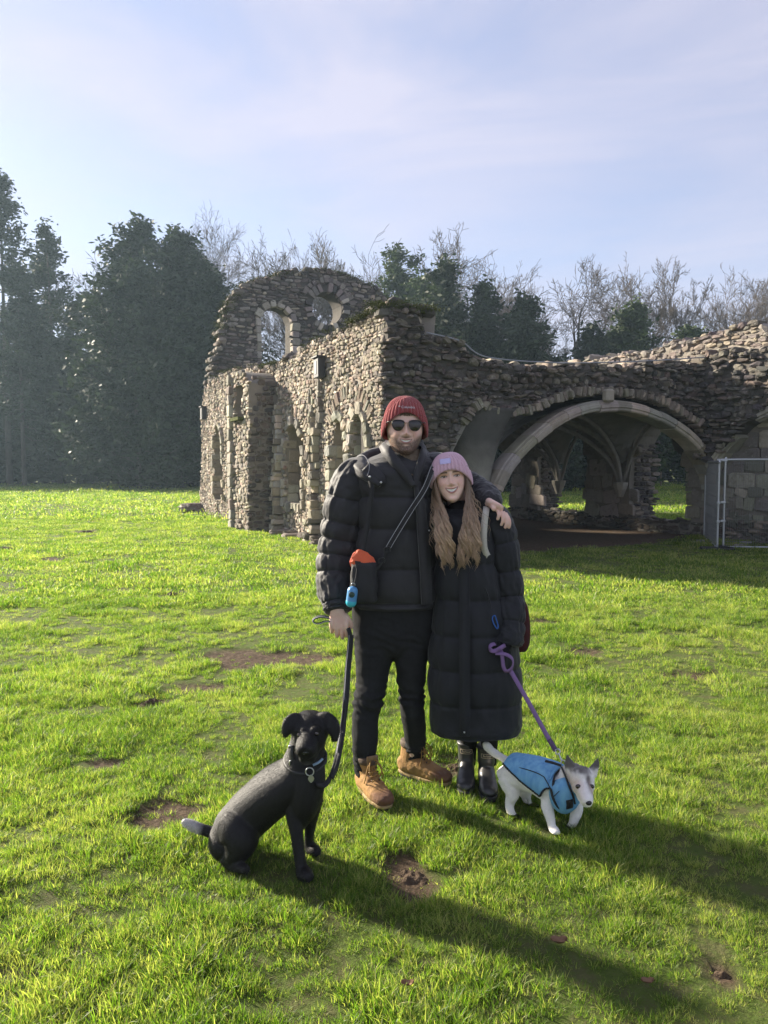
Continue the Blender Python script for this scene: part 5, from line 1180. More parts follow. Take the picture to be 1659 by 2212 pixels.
# lettering on the turn-up
def hat_text(txt, size, x0, z0, hx, hf, zb, top, thick, X, mtl, parent, lift=.0045):
    me = text_mesh(txt, size, .0006); n = len(me.vertices); v = np.empty(n * 3, np.float32); me.vertices.foreach_get('co', v); v = v.reshape(-1, 3).astype(float)
    x = v[:, 0] + x0; z = v[:, 1] + z0; q = np.clip((z - zb) / (top - zb), 0, 1); rr = (1 - q ** 2.5) ** (1 / 2.5); y = -(hf * rr + thick + lift) * np.sqrt(np.clip(1 - (x / (hx * rr + thick)) ** 2, 0, 1)) - v[:, 2]
    w = X(np.stack([x, y, z], -1)); me.vertices.foreach_set('co', w.astype(np.float32).ravel()); me.materials.clear(); me.update(); return link('lettering', me, mtl, parent)
LETT = mat('pale_thread', (.62, .60, .62), .8, .1, 100)
hat_text('Columbia', .0155, .006, .204, .0985, .1065, .085, .262, .006, HX, LETT, hat)
V, F = wire([HX([-.036, -.105, .2065]), HX([-.030, -.1075, .2065])], .0022, 6, 4); obj('emblem', V, F, LETT, hat)
# sunglasses
sg = tag(bpy.data.objects.new('sunglasses', None)); COL.objects.link(sg); sg.parent = man
for sx_ in (-1, 1):
    an = np.linspace(0, 2 * np.pi, 37)[:-1]; lx = np.cos(an) * .0272; lz = np.where(np.sin(an) > 0, np.sin(an) * .018, np.sin(an) * .0265); lx = np.sign(lx) * np.abs(lx / .0272) ** .72 * .0272 * (1 + .14 * np.clip(lz / .018, -1, 1))
    cx0 = sx_ * .0375; zc = .1265; yb = -.1085 + .0035; ring_ = np.stack([cx0 + lx, yb + .10 * (lx * sx_ + .026) ** 2 * 4 + 0 * lx, zc + lz], -1)
    Vv = [np.array([[cx0, yb - .0035, zc]])]
    for s_ in (.35, .7, 1.0): Vv.append(np.array([[cx0, yb, zc]]) + (ring_ - [cx0, yb, zc]) * s_ - [0, .0035 * (1 - s_ ** 2), 0])
    n36 = 36; V = np.vstack(Vv); j = np.arange(n36); k2 = (j + 1) % n36
    T = np.stack([np.zeros(n36, int), 1 + j, 1 + k2], -1); Q = np.concatenate([np.stack([1 + q * n36 + j, 1 + (q + 1) * n36 + j, 1 + (q + 1) * n36 + k2, 1 + q * n36 + k2], -1) for q in (0, 1)])
    nb_ = len(V); V2 = np.vstack([V, V + [0, .0022, 0]]); o = obj('lens', HX(V2), [np.vstack([Q, Q[:, ::-1] + nb_]), np.vstack([T, T[:, ::-1] + nb_])], LENS, man); o.parent = sg; o.matrix_parent_inverse = man.matrix_basis.inverted()
    rim = HX(ring_); V, F = wire(rim, .0016, 6, 90, True); o = obj('rim', V, F, BLACKP, man); o.parent = sg; o.matrix_parent_inverse = man.matrix_basis.inverted()
    up_ = HX(ring_[2:17] + [0, -.0012, .0016]); V, F = wire(up_, .0026, 6, 40); o = obj('brow_bar', V, F, BLACKP, man); o.parent = sg; o.matrix_parent_inverse = man.matrix_basis.inverted()
    V, F = wire([HX([sx_ * .0695, -.097, .139]), HX([sx_ * .084, -.078, .138]), HX([sx_ * .092, -.01, .130])], .0022, 6, 20); o = obj('temple', V, F, BLACKP, man); o.parent = sg; o.matrix_parent_inverse = man.matrix_basis.inverted()
V, F = wire([HX([-.0105, -.110, .131]), HX([0, -.115, .1335]), HX([.0105, -.110, .131])], .0016, 6, 14); o = obj('bridge', V, F, mat('brass_bridge', (.35, .25, .14), .3, .1, 30, metal=.8), man); o.parent = sg; o.matrix_parent_inverse = man.matrix_basis.inverted()
# jacket
tor = puffer([(875, 974, 40, .070, .04), (871, 984, 55, .090, .03), (864, 993, 70, .108, .02), (856, 1003, 83, .125, .01), (852, 1018, 90, .14), (853, 1045, 89, .146), (857, 1080, 86, .150), (857, 1140, 86, .146), (856, 1200, 88, .146), (854, 1250, 95, .152), (853, 1290, 95, .150), (853, 1305, 92, .145)], MD, [1074, 1139, 1222, 1293], .011, seed=3, axis=(0, 0, -1))
slR = puffer([(792, 1016, 22, .065), (772, 1028, 38, .085), (757, 1060, 43, .095), (747, 1100, 43, .095), (736, 1150, 41, .092), (727, 1200, 38, .088, -.01), (723, 1250, 35, .083, -.04), (725, 1290, 31, .074, -.08), (728, 1312, 28, .066, -.10), (729, 1321, 23, .056, -.11)], MD, [1078, 1128, 1165, 1200, 1238, 1300], .010, n=72, m=200, seed=7, wr=.016)
slL = puffer([(915, 1015, 30, .08), (950, 1025, 44, .10, .05), (985, 1046, 38, .09, .15), (1022, 1062, 34, .08, .15), (1040, 1068, 30, .075, .10), (1052, 1077, 26, .065, .03), (1059, 1086, 21, .05, -.05), (1063, 1091, 17, .042, -.085)], MD, [1030, 1050, 1066], .010, n=60, m=120, seed=9)
V, F = join([tor, slR, slL]); jk = obj('jacket', V, F, NYLON, man)
# hem band and cuffs
V, F = loft(sec([(853, 1297, 92, .146), (853, 1309, 90, .143)], MD), 72, 5, exp=2.2); obj('hem', V, F, NYLON, man)
# collar and hood
V, F = loft(sec([(874, 1012, 62, .125, .02), (874, 996, 56, .110, .03), (873, 982, 51, .100, .045), (872, 972, 48, .094, .06), (872, 969, 45, .088, .06), (874, 980, 42, .08, .045), (875, 998, 40, .072, .03)], MD), 56, 40, cap=False); keep = V
def cut_front(V, F, uc, w0):
    out = []
    for f in F:
        c = V[f].mean(1); front = c[:, 1] < MD - .02
        x0 = P(uc, 980, MD)[0]; half = M(w0, MD) * np.clip((c[:, 2] - P(0, 1016, MD)[2]) / .07, 0.05, 1.0); out.append(f[~(front & (np.abs(c[:, 0] - x0) < half))])
    return out
obj('collar', keep, cut_front(keep, F, 884, 52), NYLON, man)
CAB_ = mat('grey_zip', (.22, .22, .23), .6, .1, 50)
hood = []
def hood_fn(t, a, RS, RD):
    q = np.stack([np.cos(a) * 2 + 0 * t, np.sin(a) * 2 + 0 * t, t * 14 + 0 * a], -1).reshape(-1, 3); w = fbm(q, 3, 5).reshape(RS.shape); return RS * (1 + .10 * w), RD * (1 + .10 * w)
hp = [(820, 1050, -.165, 5, .015), (808, 1038, -.15, 14, .03), (788, 1022, -.11, 22, .045), (777, 1008, -.03, 26, .055), (788, 996, .06, 26, .06), (822, 986, .13, 26, .062), (872, 984, .15, 26, .062), (915, 992, .10, 24, .055), (934, 1006, .02, 20, .045), (930, 1022, -.08, 14, .03), (922, 1036, -.13, 7, .02)]
S_ = np.array([(*P(u, v, MD + d), M(w * .72, MD), dd * .72) for u, v, d, w, dd in hp]); V, F = loft(S_, 28, 90, ref=(0, 0, 1), fn=hood_fn); hd = obj('hood', V, F, NYLON, man)
V, F = wire([P(772, 986, 3.66), P(786, 984, 3.62), P(797, 1000, 3.585), P(797, 1016, 3.565), P(793, 1028, 3.555)], .002, 6, 30); obj('hood_zip', V, F, CAB_, hd)
flap = [P(790, 1008, 3.585), P(806, 1022, 3.57), P(820, 1036, 3.56), P(828, 1046, 3.562)]; V, F = ribbon(flap, [.05, .065, .06, .03], .012, 20, (.1, -1, .15)); obj('hood_flap', V, F, NYLON, hd)
for (u, v) in ((799, 1030), (823, 1042)):
    c = P(u, v, 3.548); V, F = loft(np.array([(*(c + [0, .006, 0]), .0055, .0055), (*c, .0055, .0055), (*(c - [0, .002, 0]), .003, .003)]), 14, 6, ref=(0, 0, 1)); obj('snap', V, F, STEEL, hd)
for (u, v, d) in ((909, 1088, 3.563), (927, 1146, 3.566), (921, 1246, 3.563), (926, 1297, 3.57)):
    c = P(u, v, d); V, F = loft(np.array([(*(c + [0, .004, 0]), .004, .004), (*(c - [0, .002, 0]), .0035, .0035)]), 12, 4, ref=(0, 0, 1)); obj('snap', V, F, STEEL, jk)
# zip placket: a flat padded strip down the front
pl = [P(900, 1040, 3.572), P(908, 1090, 3.562), P(913, 1150, 3.566), P(918, 1220, 3.564), (*P(921, 1280, 3.566),), P(922, 1304, 3.572)]; V, F = ribbon(pl, [.03, .045, .05, .052, .052, .05], .016, 50, (.35, -1, 0)); obj('placket', V, F, NYLON, jk)
# fleece at the throat
def fl_fn(t, a, RS, RD): q = np.stack([np.cos(a) * 9 + 0 * t, np.sin(a) * 9 + 0 * t, t * 9 + 0 * a], -1).reshape(-1, 3); w = fbm(q, 3, 2).reshape(RS.shape) * .010; return RS + w, RD + w
V, F = loft(sec([(890, 1040, 10, .03, -.125), (889, 1022, 24, .07, -.06), (887, 1007, 32, .088, -.015), (884, 997, 34, .086, .01), (882, 992, 31, .076, .018)], MD), 48, 30, fn=fl_fn); obj('fleece', V, F, FLEECE, man)
V, F = ribbon([P(826, 962, 3.70), P(836, 975, 3.63), P(852, 996, 3.588), P(874, 1022, 3.566), P(893, 1050, 3.556)], [.035, .05, .05, .042, .025], .016, 40, [(-.6, -.7, .5), (-.4, -1, .3), (-.2, -1, .2), (-.1, -1, .1), (0, -1, 0)]); obj('lapel', V, F, NYLON, jk)
V, F = ribbon([P(915, 972, 3.70), P(914, 984, 3.64), P(908, 1004, 3.595), P(901, 1026, 3.572), P(896, 1050, 3.560)], [.03, .036, .036, .03, .022], .016, 40, [(.6, -.7, .5), (.4, -1, .3), (.3, -1, .2), (.2, -1, .1), (0, -1, 0)]); obj('lapel', V, F, NYLON, jk)
# trousers
def leg(rows): return loft(sec(rows, MD), 36, 70)
tl = leg([(818, 1300, 60, .115), (812, 1350, 52, .11), (808, 1410, 44, .10), (803, 1470, 35, .082, -.01), (798, 1505, 34, .080, -.03), (790, 1540, 30, .070, -.03), (788, 1600, 29.5, .066, -.05), (787, 1640, 26, .060, -.05), (788, 1664, 23, .055, -.055), (788, 1674, 21, .05, -.055)])
tr_ = leg([(890, 1300, 60, .115), (892, 1350, 50, .11), (889, 1410, 39, .10), (888, 1470, 32, .082), (889, 1505, 29.5, .078), (892, 1540, 27, .07, .01), (897, 1590, 25, .064, .08), (897, 1615, 22, .058, .12), (895, 1632, 20, .052, .14)])
pv = loft(sec([(854, 1290, 84, .128), (854, 1330, 84, .126), (852, 1370, 82, .122), (852, 1400, 66, .10), (852, 1415, 34, .06)], MD), 40, 24)
V, F, N = fuse([tl, tr_, pv], .0065, 4)
zf = (V[:, 2]); wr = fbm(V * [16, 16, 24], 3, 4) * .003 + (np.abs(noise3(V * [9, 9, 20] + [0, 0, 3], 8)) ** .6) * -.004
kn = np.exp(-((zf - .47) / .07) ** 2) + .9 * np.exp(-((zf - .14) / .06) ** 2) + .5 * np.exp(-((zf - .75) / .06) ** 2)
wr = wr * (.8 + 1.4 * kn) + kn * .005 * np.sin(zf * 150 + V[:, 0] * 45 + noise3(V * 14, 3) * 4); V = V + N * wr[:, None]
obj('trousers', V, F, DENIM, man)
# boots
LEATH = mat('tan_nubuck', (1, 1, 1), .82, .22, 45, .5, 260, attr=True, spec=.25); SOLE = mat('tan_sole', (.34, .235, .11), .8, .25, 30, .3, 80); LACE = mat('yellow_brown_lace', (.30, .17, .045), .8, .2, 60); EYE = mat('dark_eyelet', (.10, .06, .04), .4, .1, 30, metal=.6)
def rot_to(d): d = np.asarray(d, float); d = d / np.linalg.norm(d); return np.array([[d[0], -d[1], 0], [d[1], d[0], 0], [0, 0, 1]])
def foot_outline(n=44, Ln=.30, wb=.040, wt=.052):
    t = np.linspace(0, 2 * np.pi, n, endpoint=False); x = Ln / 2 - np.cos(t) * Ln / 2; f = x / Ln; w = wb + (wt - wb) * np.clip((f - .15) / .55, 0, 1); w = w * np.where((f > .3) & (f < .5), .94, 1); y = np.sign(np.sin(t)) * np.abs(np.sin(t)) ** .62 * w
    return x, y
def extrude_outline(x, y, zs, scales):
    n = len(x); cx = x.mean(); V = np.concatenate([np.stack([cx + (x - cx) * s, y * s, np.full(n, z)], -1) for z, s in zip(zs, scales)]); m = len(zs); i = np.arange(m - 1)[:, None] * n; j = np.arange(n)[None]; k2 = (j + 1) % n
    Q = np.stack([i + j, i + k2, i + n + k2, i + n + j], -1).reshape(-1, 4); V = np.vstack([V, [[cx, 0, zs[0]], [cx, 0, zs[-1]]]]); b = m * n; j = np.arange(n); k2 = (j + 1) % n
    return V, [Q, np.concatenate([np.stack([np.full(n, b), k2, j], -1), np.stack([np.full(n, b + 1), (m - 1) * n + j, (m - 1) * n + k2], -1)])]
def boot(heel, toe, zg, label, seed, lean=(0, 0)):
    d = np.array([toe[0] - heel[0], toe[1] - heel[1]]); Ln = .305; Rm = rot_to(d); o_ = np.array([heel[0], heel[1], zg]); X = lambda V: np.asarray(V) @ Rm.T + o_
    b = bpy.data.objects.new('boot', None); COL.objects.link(b); b.parent = man; b['label'] = label
    def part(nm, V, F, mt, sm=True, col=None): o = obj(nm, X(V), F, mt, None, sm, col); o.parent = b; o.matrix_parent_inverse = man.matrix_basis.inverted(); return o
    x, y = foot_outline(Ln=Ln); V, F = extrude_outline(x - .005, y, [0, .003, .010, .014, .016], [.97, 1.0, 1.01, 1.0, .96]); part('sole', V, F, SOLE, False)
    V, F = extrude_outline(x - .005, y, [-.010, -.008, .001, .0015], [.93, .95, .95, .94]); part('tread', V, F, RUB, False)
    ft = loft(np.array([(.000, 0, .045, .030, .03), (.028, 0, .050, .041, .044), (.09, 0, .058, .045, .052), (.15, 0, .048, .047, .044), (.21, 0, .038, .050, .034), (.26, 0, .034, .047, .028), (.290, 0, .029, .036, .020), (.300, 0, .026, .018, .010)]), 32, 50, ref=(0, 0, 1), exp=2.9)
    lx, ly = lean
    sh = loft(np.array([(.07, 0, .035, .043, .060), (.068, 0, .085, .043, .060), (.066 + lx * .3, ly * .3, .125, .043, .058), (.064 + lx, ly, .172, .046, .060)]), 30, 30, ref=(1, 0, 0), exp=2.3)
    V, F, N = fuse([ft, sh], .004, 5); V[:, 2] = np.maximum(V[:, 2], .014)
    V = V + N * (fbm(V * 30, 3, seed) * .0022 + .003 * np.sin(V[:, 0] * 90 + noise3(V * 25, 2) * 3) * np.exp(-((V[:, 0] - .165) / .035) ** 2) * (V[:, 2] > .05))[:, None]
    c = np.repeat([[.36, .205, .080]], len(V), 0); toe_ = 1 / (1 + np.exp(-(V[:, 0] - .232 + .03 * noise3(V * 22, 1)) / .010)); toe_ *= .85
    c = c * (1 - toe_[:, None]) + np.array([.115, .055, .040]) * toe_[:, None]; g = np.clip(fbm(V * 26, 3, seed + 2), 0, 1)[:, None] * .5; c = c * (1 - g) + np.array([.20, .115, .055]) * g
    part('upper', V, F, LEATH, True, c)
    cz = np.array([.064 + lx, ly, .170]); V, F = loft(np.array([(*(cz - [0, 0, .022]), .050, .064), (*(cz - [0, 0, .010]), .053, .067), (*(cz + [0, 0, .006]), .050, .064), (*(cz + [0, 0, .010]), .042, .055)]), 30, 14, ref=(1, 0, 0)); part('ankle_collar', V, F, mat_collar, True)
    V, F = ribbon([(.10, 0, .10), (.118 + lx * .5, ly * .5, .135), (.128 + lx, ly, .195)], [.05, .052, .058], .010, 14, (1, 0, .5)); part('tongue', V, F, mat_tongue, True)
    for k in range(6):
        f = k / 5; xx = .178 - .062 * f; zz = .085 + .075 * f + .005; w = .020 + .006 * f
        for s_ in (-1, 1):
            V, F = ball((xx - .004, s_ * w, zz), (.005, .005, .005), 8, 6); part('eyelet', V, F, EYE)
        V, F = wire([(xx, -w, zz), (xx + .010, 0, zz + .012), (xx - .012, w, zz + .014)], .0028, 6, 12); part('lace', V, F, LACE)
    for s_ in (-1, 1):
        V, F = wire([(.128, 0, .165), (.150, s_ * .018, .172), (.172, s_ * .032, .140), (.172, s_ * .022, .105), (.150, s_ * .008, .130), (.130, 0, .163)], .003, 6, 40); part('lace_bow', V, F, LACE)
        V, F = wire([(.128, 0, .165), (.150, s_ * .030, .150), (.158, s_ * .046, .105), (.150, s_ * .050, .075)], .0028, 6, 24); part('lace_end', V, F, LACE)
    return b
mat_collar = mat('dark_brown_padding', (.085, .055, .035), .8, .25, 60, .4, 200); mat_tongue = mat('brown_tongue', (.27, .17, .085), .85, .2, 60, .4, 200)
boot((-.118, 3.72), (.020, 3.45), .016, 'nearer tan boot, pointing forward', 1, (.012, 0)); boot((.085, 3.90), (.335, 3.72), .016, 'farther tan boot, turned outwards', 2, (.01, 0))
# ------------------------------------------------------------------ the woman
WD = 3.66
wom = thing('person', (float(P(1025, 1500, WD)[0]), WD, 0), 'smiling woman in pink beanie and long black padded coat, head on his shoulder', 'person')
WX = xform(P(978.5, 1081.5, WD - .02), yaw=R(-4), roll=R(-7), s=.965)
Vh, Fh, Ch = make_head(True); Vh = WX(Vh)
nk = loft(sec([(992, 1120, 24, .055, .03), (990, 1100, 22, .052, .03), (986, 1075, 21, .05, .04), (982, 1050, 21, .05, .045)], WD), 28, 14)
core = [loft(sec([(1000, 1110, 34, .06), (1006, 1180, 50, .09), (1010, 1300, 50, .09)], WD), 20, 20), loft(sec([(1050, 1125, 20, .04), (1090, 1240, 15, .03), (1098, 1340, 11, .025), (1092, 1392, 8, .02, -.03)], WD), 14, 20),
        loft(sec([(1012, 1420, 14, .03), (1012, 1560, 12, .03, .10), (1012.5, 1690, 10, .026, .145)], WD), 14, 20), loft(sec([(1057, 1420, 14, .03), (1057, 1560, 12, .03, .062), (1057, 1695, 10, .026, .088)], WD), 14, 20)]
Vc, Fc = join(core)
# her hand in the cuff, closed on the lead
hd_ = [loft(np.array([(*P(1096, 1380, 3.545), .024, .018), (*P(1092, 1394, 3.530), .030, .018), (*P(1087, 1404, 3.525), .028, .015)]), 16, 12)]
for k in range(4): hd_.append(finger([P(1080 + 6 * k, 1398 + k, 3.520), P(1077 + 6 * k, 1408 + k, 3.510), P(1079 + 6 * k, 1412 + k, 3.535), P(1083 + 6 * k, 1405 + k, 3.545)], .0095, .008))
hd_.append(finger([P(1080, 1390, 3.515), P(1074, 1397, 3.505), P(1074, 1406, 3.505)], .010, .008))
Vg, Fg, _n = fuse(hd_, .0035, 4); GLOVE = mat('black_glove', (.010, .010, .012), .85, .2, 80, .3, 200, spec=.2)
V, F = join([(Vh, Fh), nk, (Vc, Fc)]); C = np.vstack([Ch, skin_cols(nk[0], (.62, .40, .32)), skin_cols(Vc)]); obj('body', V, F, SKIN, wom, True, C)
obj('glove', Vg, Fg, GLOVE, wom)
# long padded coat
ct = puffer([(990, 1098, 30, .062, .02), (996, 1106, 52, .085, .02), (1002, 1120, 66, .105), (1004, 1150, 68, .115), (1006, 1200, 68, .12), (1010, 1260, 72, .125), (1018, 1320, 80, .135), (1022, 1380, 92, .145), (1025, 1440, 98, .15), (1026, 1500, 100, .152), (1027, 1550, 99, .15), (1027, 1572, 96, .148), (1027, 1578, 92, .142)], WD, [1215, 1290, 1365, 1438, 1510], .009, n=110, m=260, seed=13, wr=.010, axis=(0, 0, -1))
slv = puffer([(1040, 1112, 24, .06), (1060, 1122, 36, .08), (1074, 1150, 37, .085), (1083, 1190, 35, .085), (1091, 1240, 33, .082), (1098, 1290, 31, .078, -.01), (1101, 1330, 31, .074, -.045), (1100, 1365, 30, .068, -.075), (1098, 1386, 27, .06, -.095), (1097, 1394, 23, .05, -.10)], WD, [1172, 1232, 1290, 1345], .008, n=72, m=200, seed=17, wr=.014)
sl2 = puffer([(960, 1112, 26, .06), (942, 1130, 34, .08, .06), (925, 1180, 32, .08, .17), (900, 1240, 30, .07, .24), (870, 1255, 26, .06, .25)], WD, [1150, 1200], .008, n=48, m=80, seed=19)
V, F = join([ct, slv, sl2]); coat = obj('coat', V, F, NYLON_W, wom)
pl = [P(1000, 1180, 3.534), P(1002, 1260, 3.525), P(1003, 1340, 3.513), P(1003, 1420, 3.499), P(1003, 1500, 3.497), P(1003, 1560, 3.50), P(1003, 1590, 3.507)]; V, F = ribbon(pl, .045, .012, 70, (-.1, -1, 0)); obj('placket', V, F, NYLON_W, coat)
V, F = wire([p_ + [M(11, 3.5), -.006, 0] for p_ in pl], .0025, 6, 60); obj('placket_seam', V, F, NYLON_W, coat)
c = P(1003, 1582, 3.497); V, F = loft(np.array([(*(c + [0, .004, 0]), .005, .005), (*(c - [0, .003, 0]), .004, .004)]), 12, 4, ref=(0, 0, 1)); obj('snap', V, F, STEEL, coat)
V, F = wire([P(1048, 1270, 3.535), P(1058, 1300, 3.535), P(1062, 1330, 3.54)], .003, 6, 14); obj('pocket_edge', V, F, NYLON_W, coat)
V, F = loft(sec([(993, 1112, 34, .07, .01), (991, 1100, 28, .062, .02), (989, 1092, 24, .056, .03), (988, 1090, 21, .05, .03)], WD), 32, 12); obj('sweater', V, F, LEGG, wom)
# hood lying on her back
V, F = loft(np.array([(*P(948, 1104, WD + .05), .02, .02), (*P(965, 1096, WD + .10), .04, .045), (*P(1000, 1092, WD + .12), .05, .05), (*P(1036, 1098, WD + .09), .045, .045), (*P(1055, 1110, WD + .03), .02, .02)]), 20, 40, ref=(0, 0, 1)); obj('hood', V, F, NYLON_W, wom)
# legs and rubber boots
for (u0, u1, d1) in ((1012, 1012.5, .145), (1057, 1057, .088)):
    V, F = loft(sec([(u0, 1520, 24, .06, .02), (u0, 1580, 20, .052, d1 * .75), (u1, 1618, 17.5, .046, d1), (u1, 1650, 15, .04, d1)], WD), 24, 20); obj('leggings', V, F, LEGG, wom)
WELL = mat('matt_black_rubber', (.034, .034, .036), .38, .25, 14, .15, 60, spec=.5)
def welly(heel, toe, zg, label, seed):
    d = np.array([toe[0] - heel[0], toe[1] - heel[1]]); Rm = rot_to(d); o_ = np.array([heel[0], heel[1], zg]); X = lambda V: np.asarray(V) @ Rm.T + o_
    b = bpy.data.objects.new('rubber_boot', None); COL.objects.link(b); b.parent = wom; b['label'] = label
    def part(nm, V, F, mt, sm=True): o = obj(nm, X(V), F, mt, None, sm); o.parent = b; o.matrix_parent_inverse = wom.matrix_basis.inverted(); return o
    x, y = foot_outline(Ln=.265, wb=.036, wt=.047); V, F = extrude_outline(x, y, [-.006, 0, .016, .020, .022], [.95, 1, 1.02, 1.02, .97]); part('sole', V, F, RUB, False)
    ft = loft(np.array([(.004, 0, .05, .028, .03), (.03, 0, .058, .037, .042), (.09, 0, .066, .041, .050), (.15, 0, .053, .043, .038), (.20, 0, .044, .045, .028), (.24, 0, .040, .037, .021), (.257, 0, .034, .022, .010), (.262, 0, .032, .010, .005)]), 30, 44, ref=(0, 0, 1), exp=2.3)
    sh = loft(np.array([(.062, 0, .03, .041, .058), (.060, 0, .09, .040, .056), (.058, 0, .15, .043, .055), (.057, 0, .19, .046, .056), (.057, 0, .197, .045, .055)]), 30, 30, ref=(1, 0, 0), exp=2.2)
    V, F, N = fuse([ft, sh], .004, 6); V[:, 2] = np.maximum(V[:, 2], .018); V = V + N * (.0022 * np.sin(V[:, 2] * 120 + noise3(V * 12, seed) * 4) * np.exp(-((V[:, 2] - .11) / .03) ** 2))[:, None]; part('upper', V, F, WELL)
    V, F = loft(np.array([(.057, 0, .186, .049, .059), (.057, 0, .193, .050, .060), (.057, 0, .199, .047, .057)]), 30, 6, ref=(1, 0, 0)); part('top_band', V, F, WELL)
    # badge with lettering on the shin
    me = text_mesh('Barbour', .0135, .0005); n = len(me.vertices); v = np.empty(n * 3, np.float32); me.vertices.foreach_get('co', v); v = v.reshape(-1, 3)
    def wrap(a, z, lift): th = a / .05; return np.stack([.057 + np.cos(th) * (.0575 + lift), np.sin(th) * (.0475 + lift), z], -1)
    w = X(wrap(v[:, 0], .163 + v[:, 1], .002 + v[:, 2])); me.vertices.foreach_set('co', w.astype(np.float32).ravel()); me.materials.clear(); me.update(); o = link('lettering', me, BADGE); o.parent = b; o.matrix_parent_inverse = wom.matrix_basis.inverted()
    fr = [(-.031, .153), (-.031, .173), (.031, .173), (.031, .153)]
    for k in range(4):
        a, c = np.array(fr[k]), np.array(fr[(k + 1) % 4]); q = a + (c - a) * np.linspace(0, 1, 12)[:, None]; V, F = wire(wrap(q[:, 0], q[:, 1], .002), .0009, 5, 14); part('badge_edge', V, F, BADGE)
BADGE = mat('badge_print', (.50, .42, .30), .6, .1, 50)
welly((.425, 3.86), (.395, 3.64), .012, 'rubber ankle boot next to the tan boot', 1); welly((.512, 3.80), (.500, 3.57), .012, 'rubber ankle boot next to the white dog', 2)
# hat
wh = beanie(.0955, .103, .112, .080, .240, .152, .066, .045, 32, .062, .008, .0065, 'beanie', KNIT_P, wom, WX)
pq = []
for z in np.linspace(.184, .209, 5):
    for x_ in np.linspace(-.042, .010, 9):
        q = max(0, (z - .08) / .16); rr = (1 - q ** 2.5) ** (1 / 2.5); pq.append((x_, -(.103 * rr + .0135) * math.sqrt(1 - (x_ / (.0955 * rr + .012)) ** 2), z))
pq = np.array(pq); i = np.arange(4)[:, None] * 9; j = np.arange(8)[None]; Q = np.stack([i + j, i + j + 1, i + 10 + j, i + 9 + j], -1).reshape(-1, 4); V = np.vstack([pq, pq + [0, .004, 0]])
obj('badge', WX(V), [np.vstack([Q, Q[:, ::-1] + 45])], mat('lilac_badge', (.50, .46, .72), .7, .12, 60), wh)
# hair: long loose waves
r = np.random.default_rng(12); st, sc_ = [], []
def strand(root, ctrl, end, rad, amp, ph_, c0, c1, wl):
    p = catmull(np.array([root, *ctrl, end]), 30); t = np.linspace(0, 1, 30); a = amp * np.clip(t * 1.7 - .25, 0, 1); T = np.cumsum(np.linalg.norm(np.diff(p, axis=0, prepend=p[:1]), axis=1))
    p[:, 0] += a * np.sin(T / wl * 6.283 + ph_); p[:, 1] -= a * .7 * np.cos(T / wl * 6.283 + ph_)
    rr = rad * np.clip(np.minimum(1.0, (1 - t) * 3.2 + .12), 0, 1); S = np.hstack([p, rr[:, None] * 1.25, rr[:, None] * .8]); V, F = loft(S, 5, 28, ref=(.15, 1, .1))
    tt = np.concatenate([np.repeat(np.linspace(0, 1, 28), 5), [0, 1]])[:, None]; g = np.clip(tt * 1.35 - .12, 0, 1); C = np.asarray(c0) * (1 - g) + np.asarray(c1) * g; st.append((V, F)); sc_.append(C)
def hair_side(n_, left):
    NC = 15; cr_ = [(r.uniform(-26, 26), r.normal(0, 1), r.uniform(.8, 1.25), r.uniform(0, 6.28), r.uniform(.85, 1.15)) for _ in range(NC)]
    for k in range(n_):
        cl = int(r.integers(0, NC)); f = min(max((cl + .5 + r.normal(0, .22)) / NC, 0), 1); dv, du, br, ph0, wv = cr_[cl]
        if left:
            root = WX([-.078 - .010 * (1 - f) + r.normal(0, .004), -.045 + .075 * (1 - f), .135 + r.uniform(-.01, .03)]); mid = WX([-.083 + .012 * f + r.normal(0, .003), -.066 + .05 * (1 - f), .045])
            u2, u3 = 941 + 26 * f, 944 + 38 * f; v3 = 1205 + dv + r.normal(0, 6) - 6 * f; d2, d3 = 3.53 + .03 * (1 - f), 3.505
        else:
            root = WX([.078 + .010 * f + r.normal(0, .004), -.045 + .075 * f, .135 + r.uniform(-.01, .03)]); mid = WX([.083 - .010 * (1 - f) + r.normal(0, .003), -.066 + .05 * f, .045])
            u2, u3 = 1003 + 27 * f, 990 + 48 * f; v3 = 1206 + dv + r.normal(0, 6) - 14 * f; d2, d3 = 3.53 + .03 * f, 3.505
        lay = r.uniform(-.012, .010)
        e = P(u3 + du * 3 + r.normal(0, 1.2), v3, d3 + lay * .5); m2 = P(u2 + r.normal(0, 1.6), 1122, d2 - .012 + lay); m3 = P(u2 * .5 + u3 * .5 + du * 2 + r.normal(0, 1.8), 1165, (d2 + d3) / 2 - .018 + lay)
        b = br * r.uniform(.85, 1.15); warm = r.uniform(.95, 1.05); c0 = np.array([.125 * warm, .080, .050]) * b; c1 = np.array([.36 * warm, .25, .16]) * b * (1.3 if r.uniform() < .2 else 1)
        strand(root, [mid, m2, m3], e, r.uniform(.0013, .0030), .0095 * wv, ph0 + r.normal(0, .16), c0, c1, .095 * wv)
hair_side(420, True); hair_side(480, False)
for k in range(60):   # crown hair under the hat and down the back
    a = r.uniform(-1.9, 1.9); root = WX([.075 * math.sin(a), .075 * math.cos(a), .12]); e = WX([.095 * math.sin(a), .10 + .02 * math.cos(a), -.10 - r.uniform(0, .08)]); mid = WX([.09 * math.sin(a), .10 * math.cos(a), .02]); strand(root, [mid], e, .006, .005, a * 3, (.09, .056, .035), (.15, .10, .06), .09)
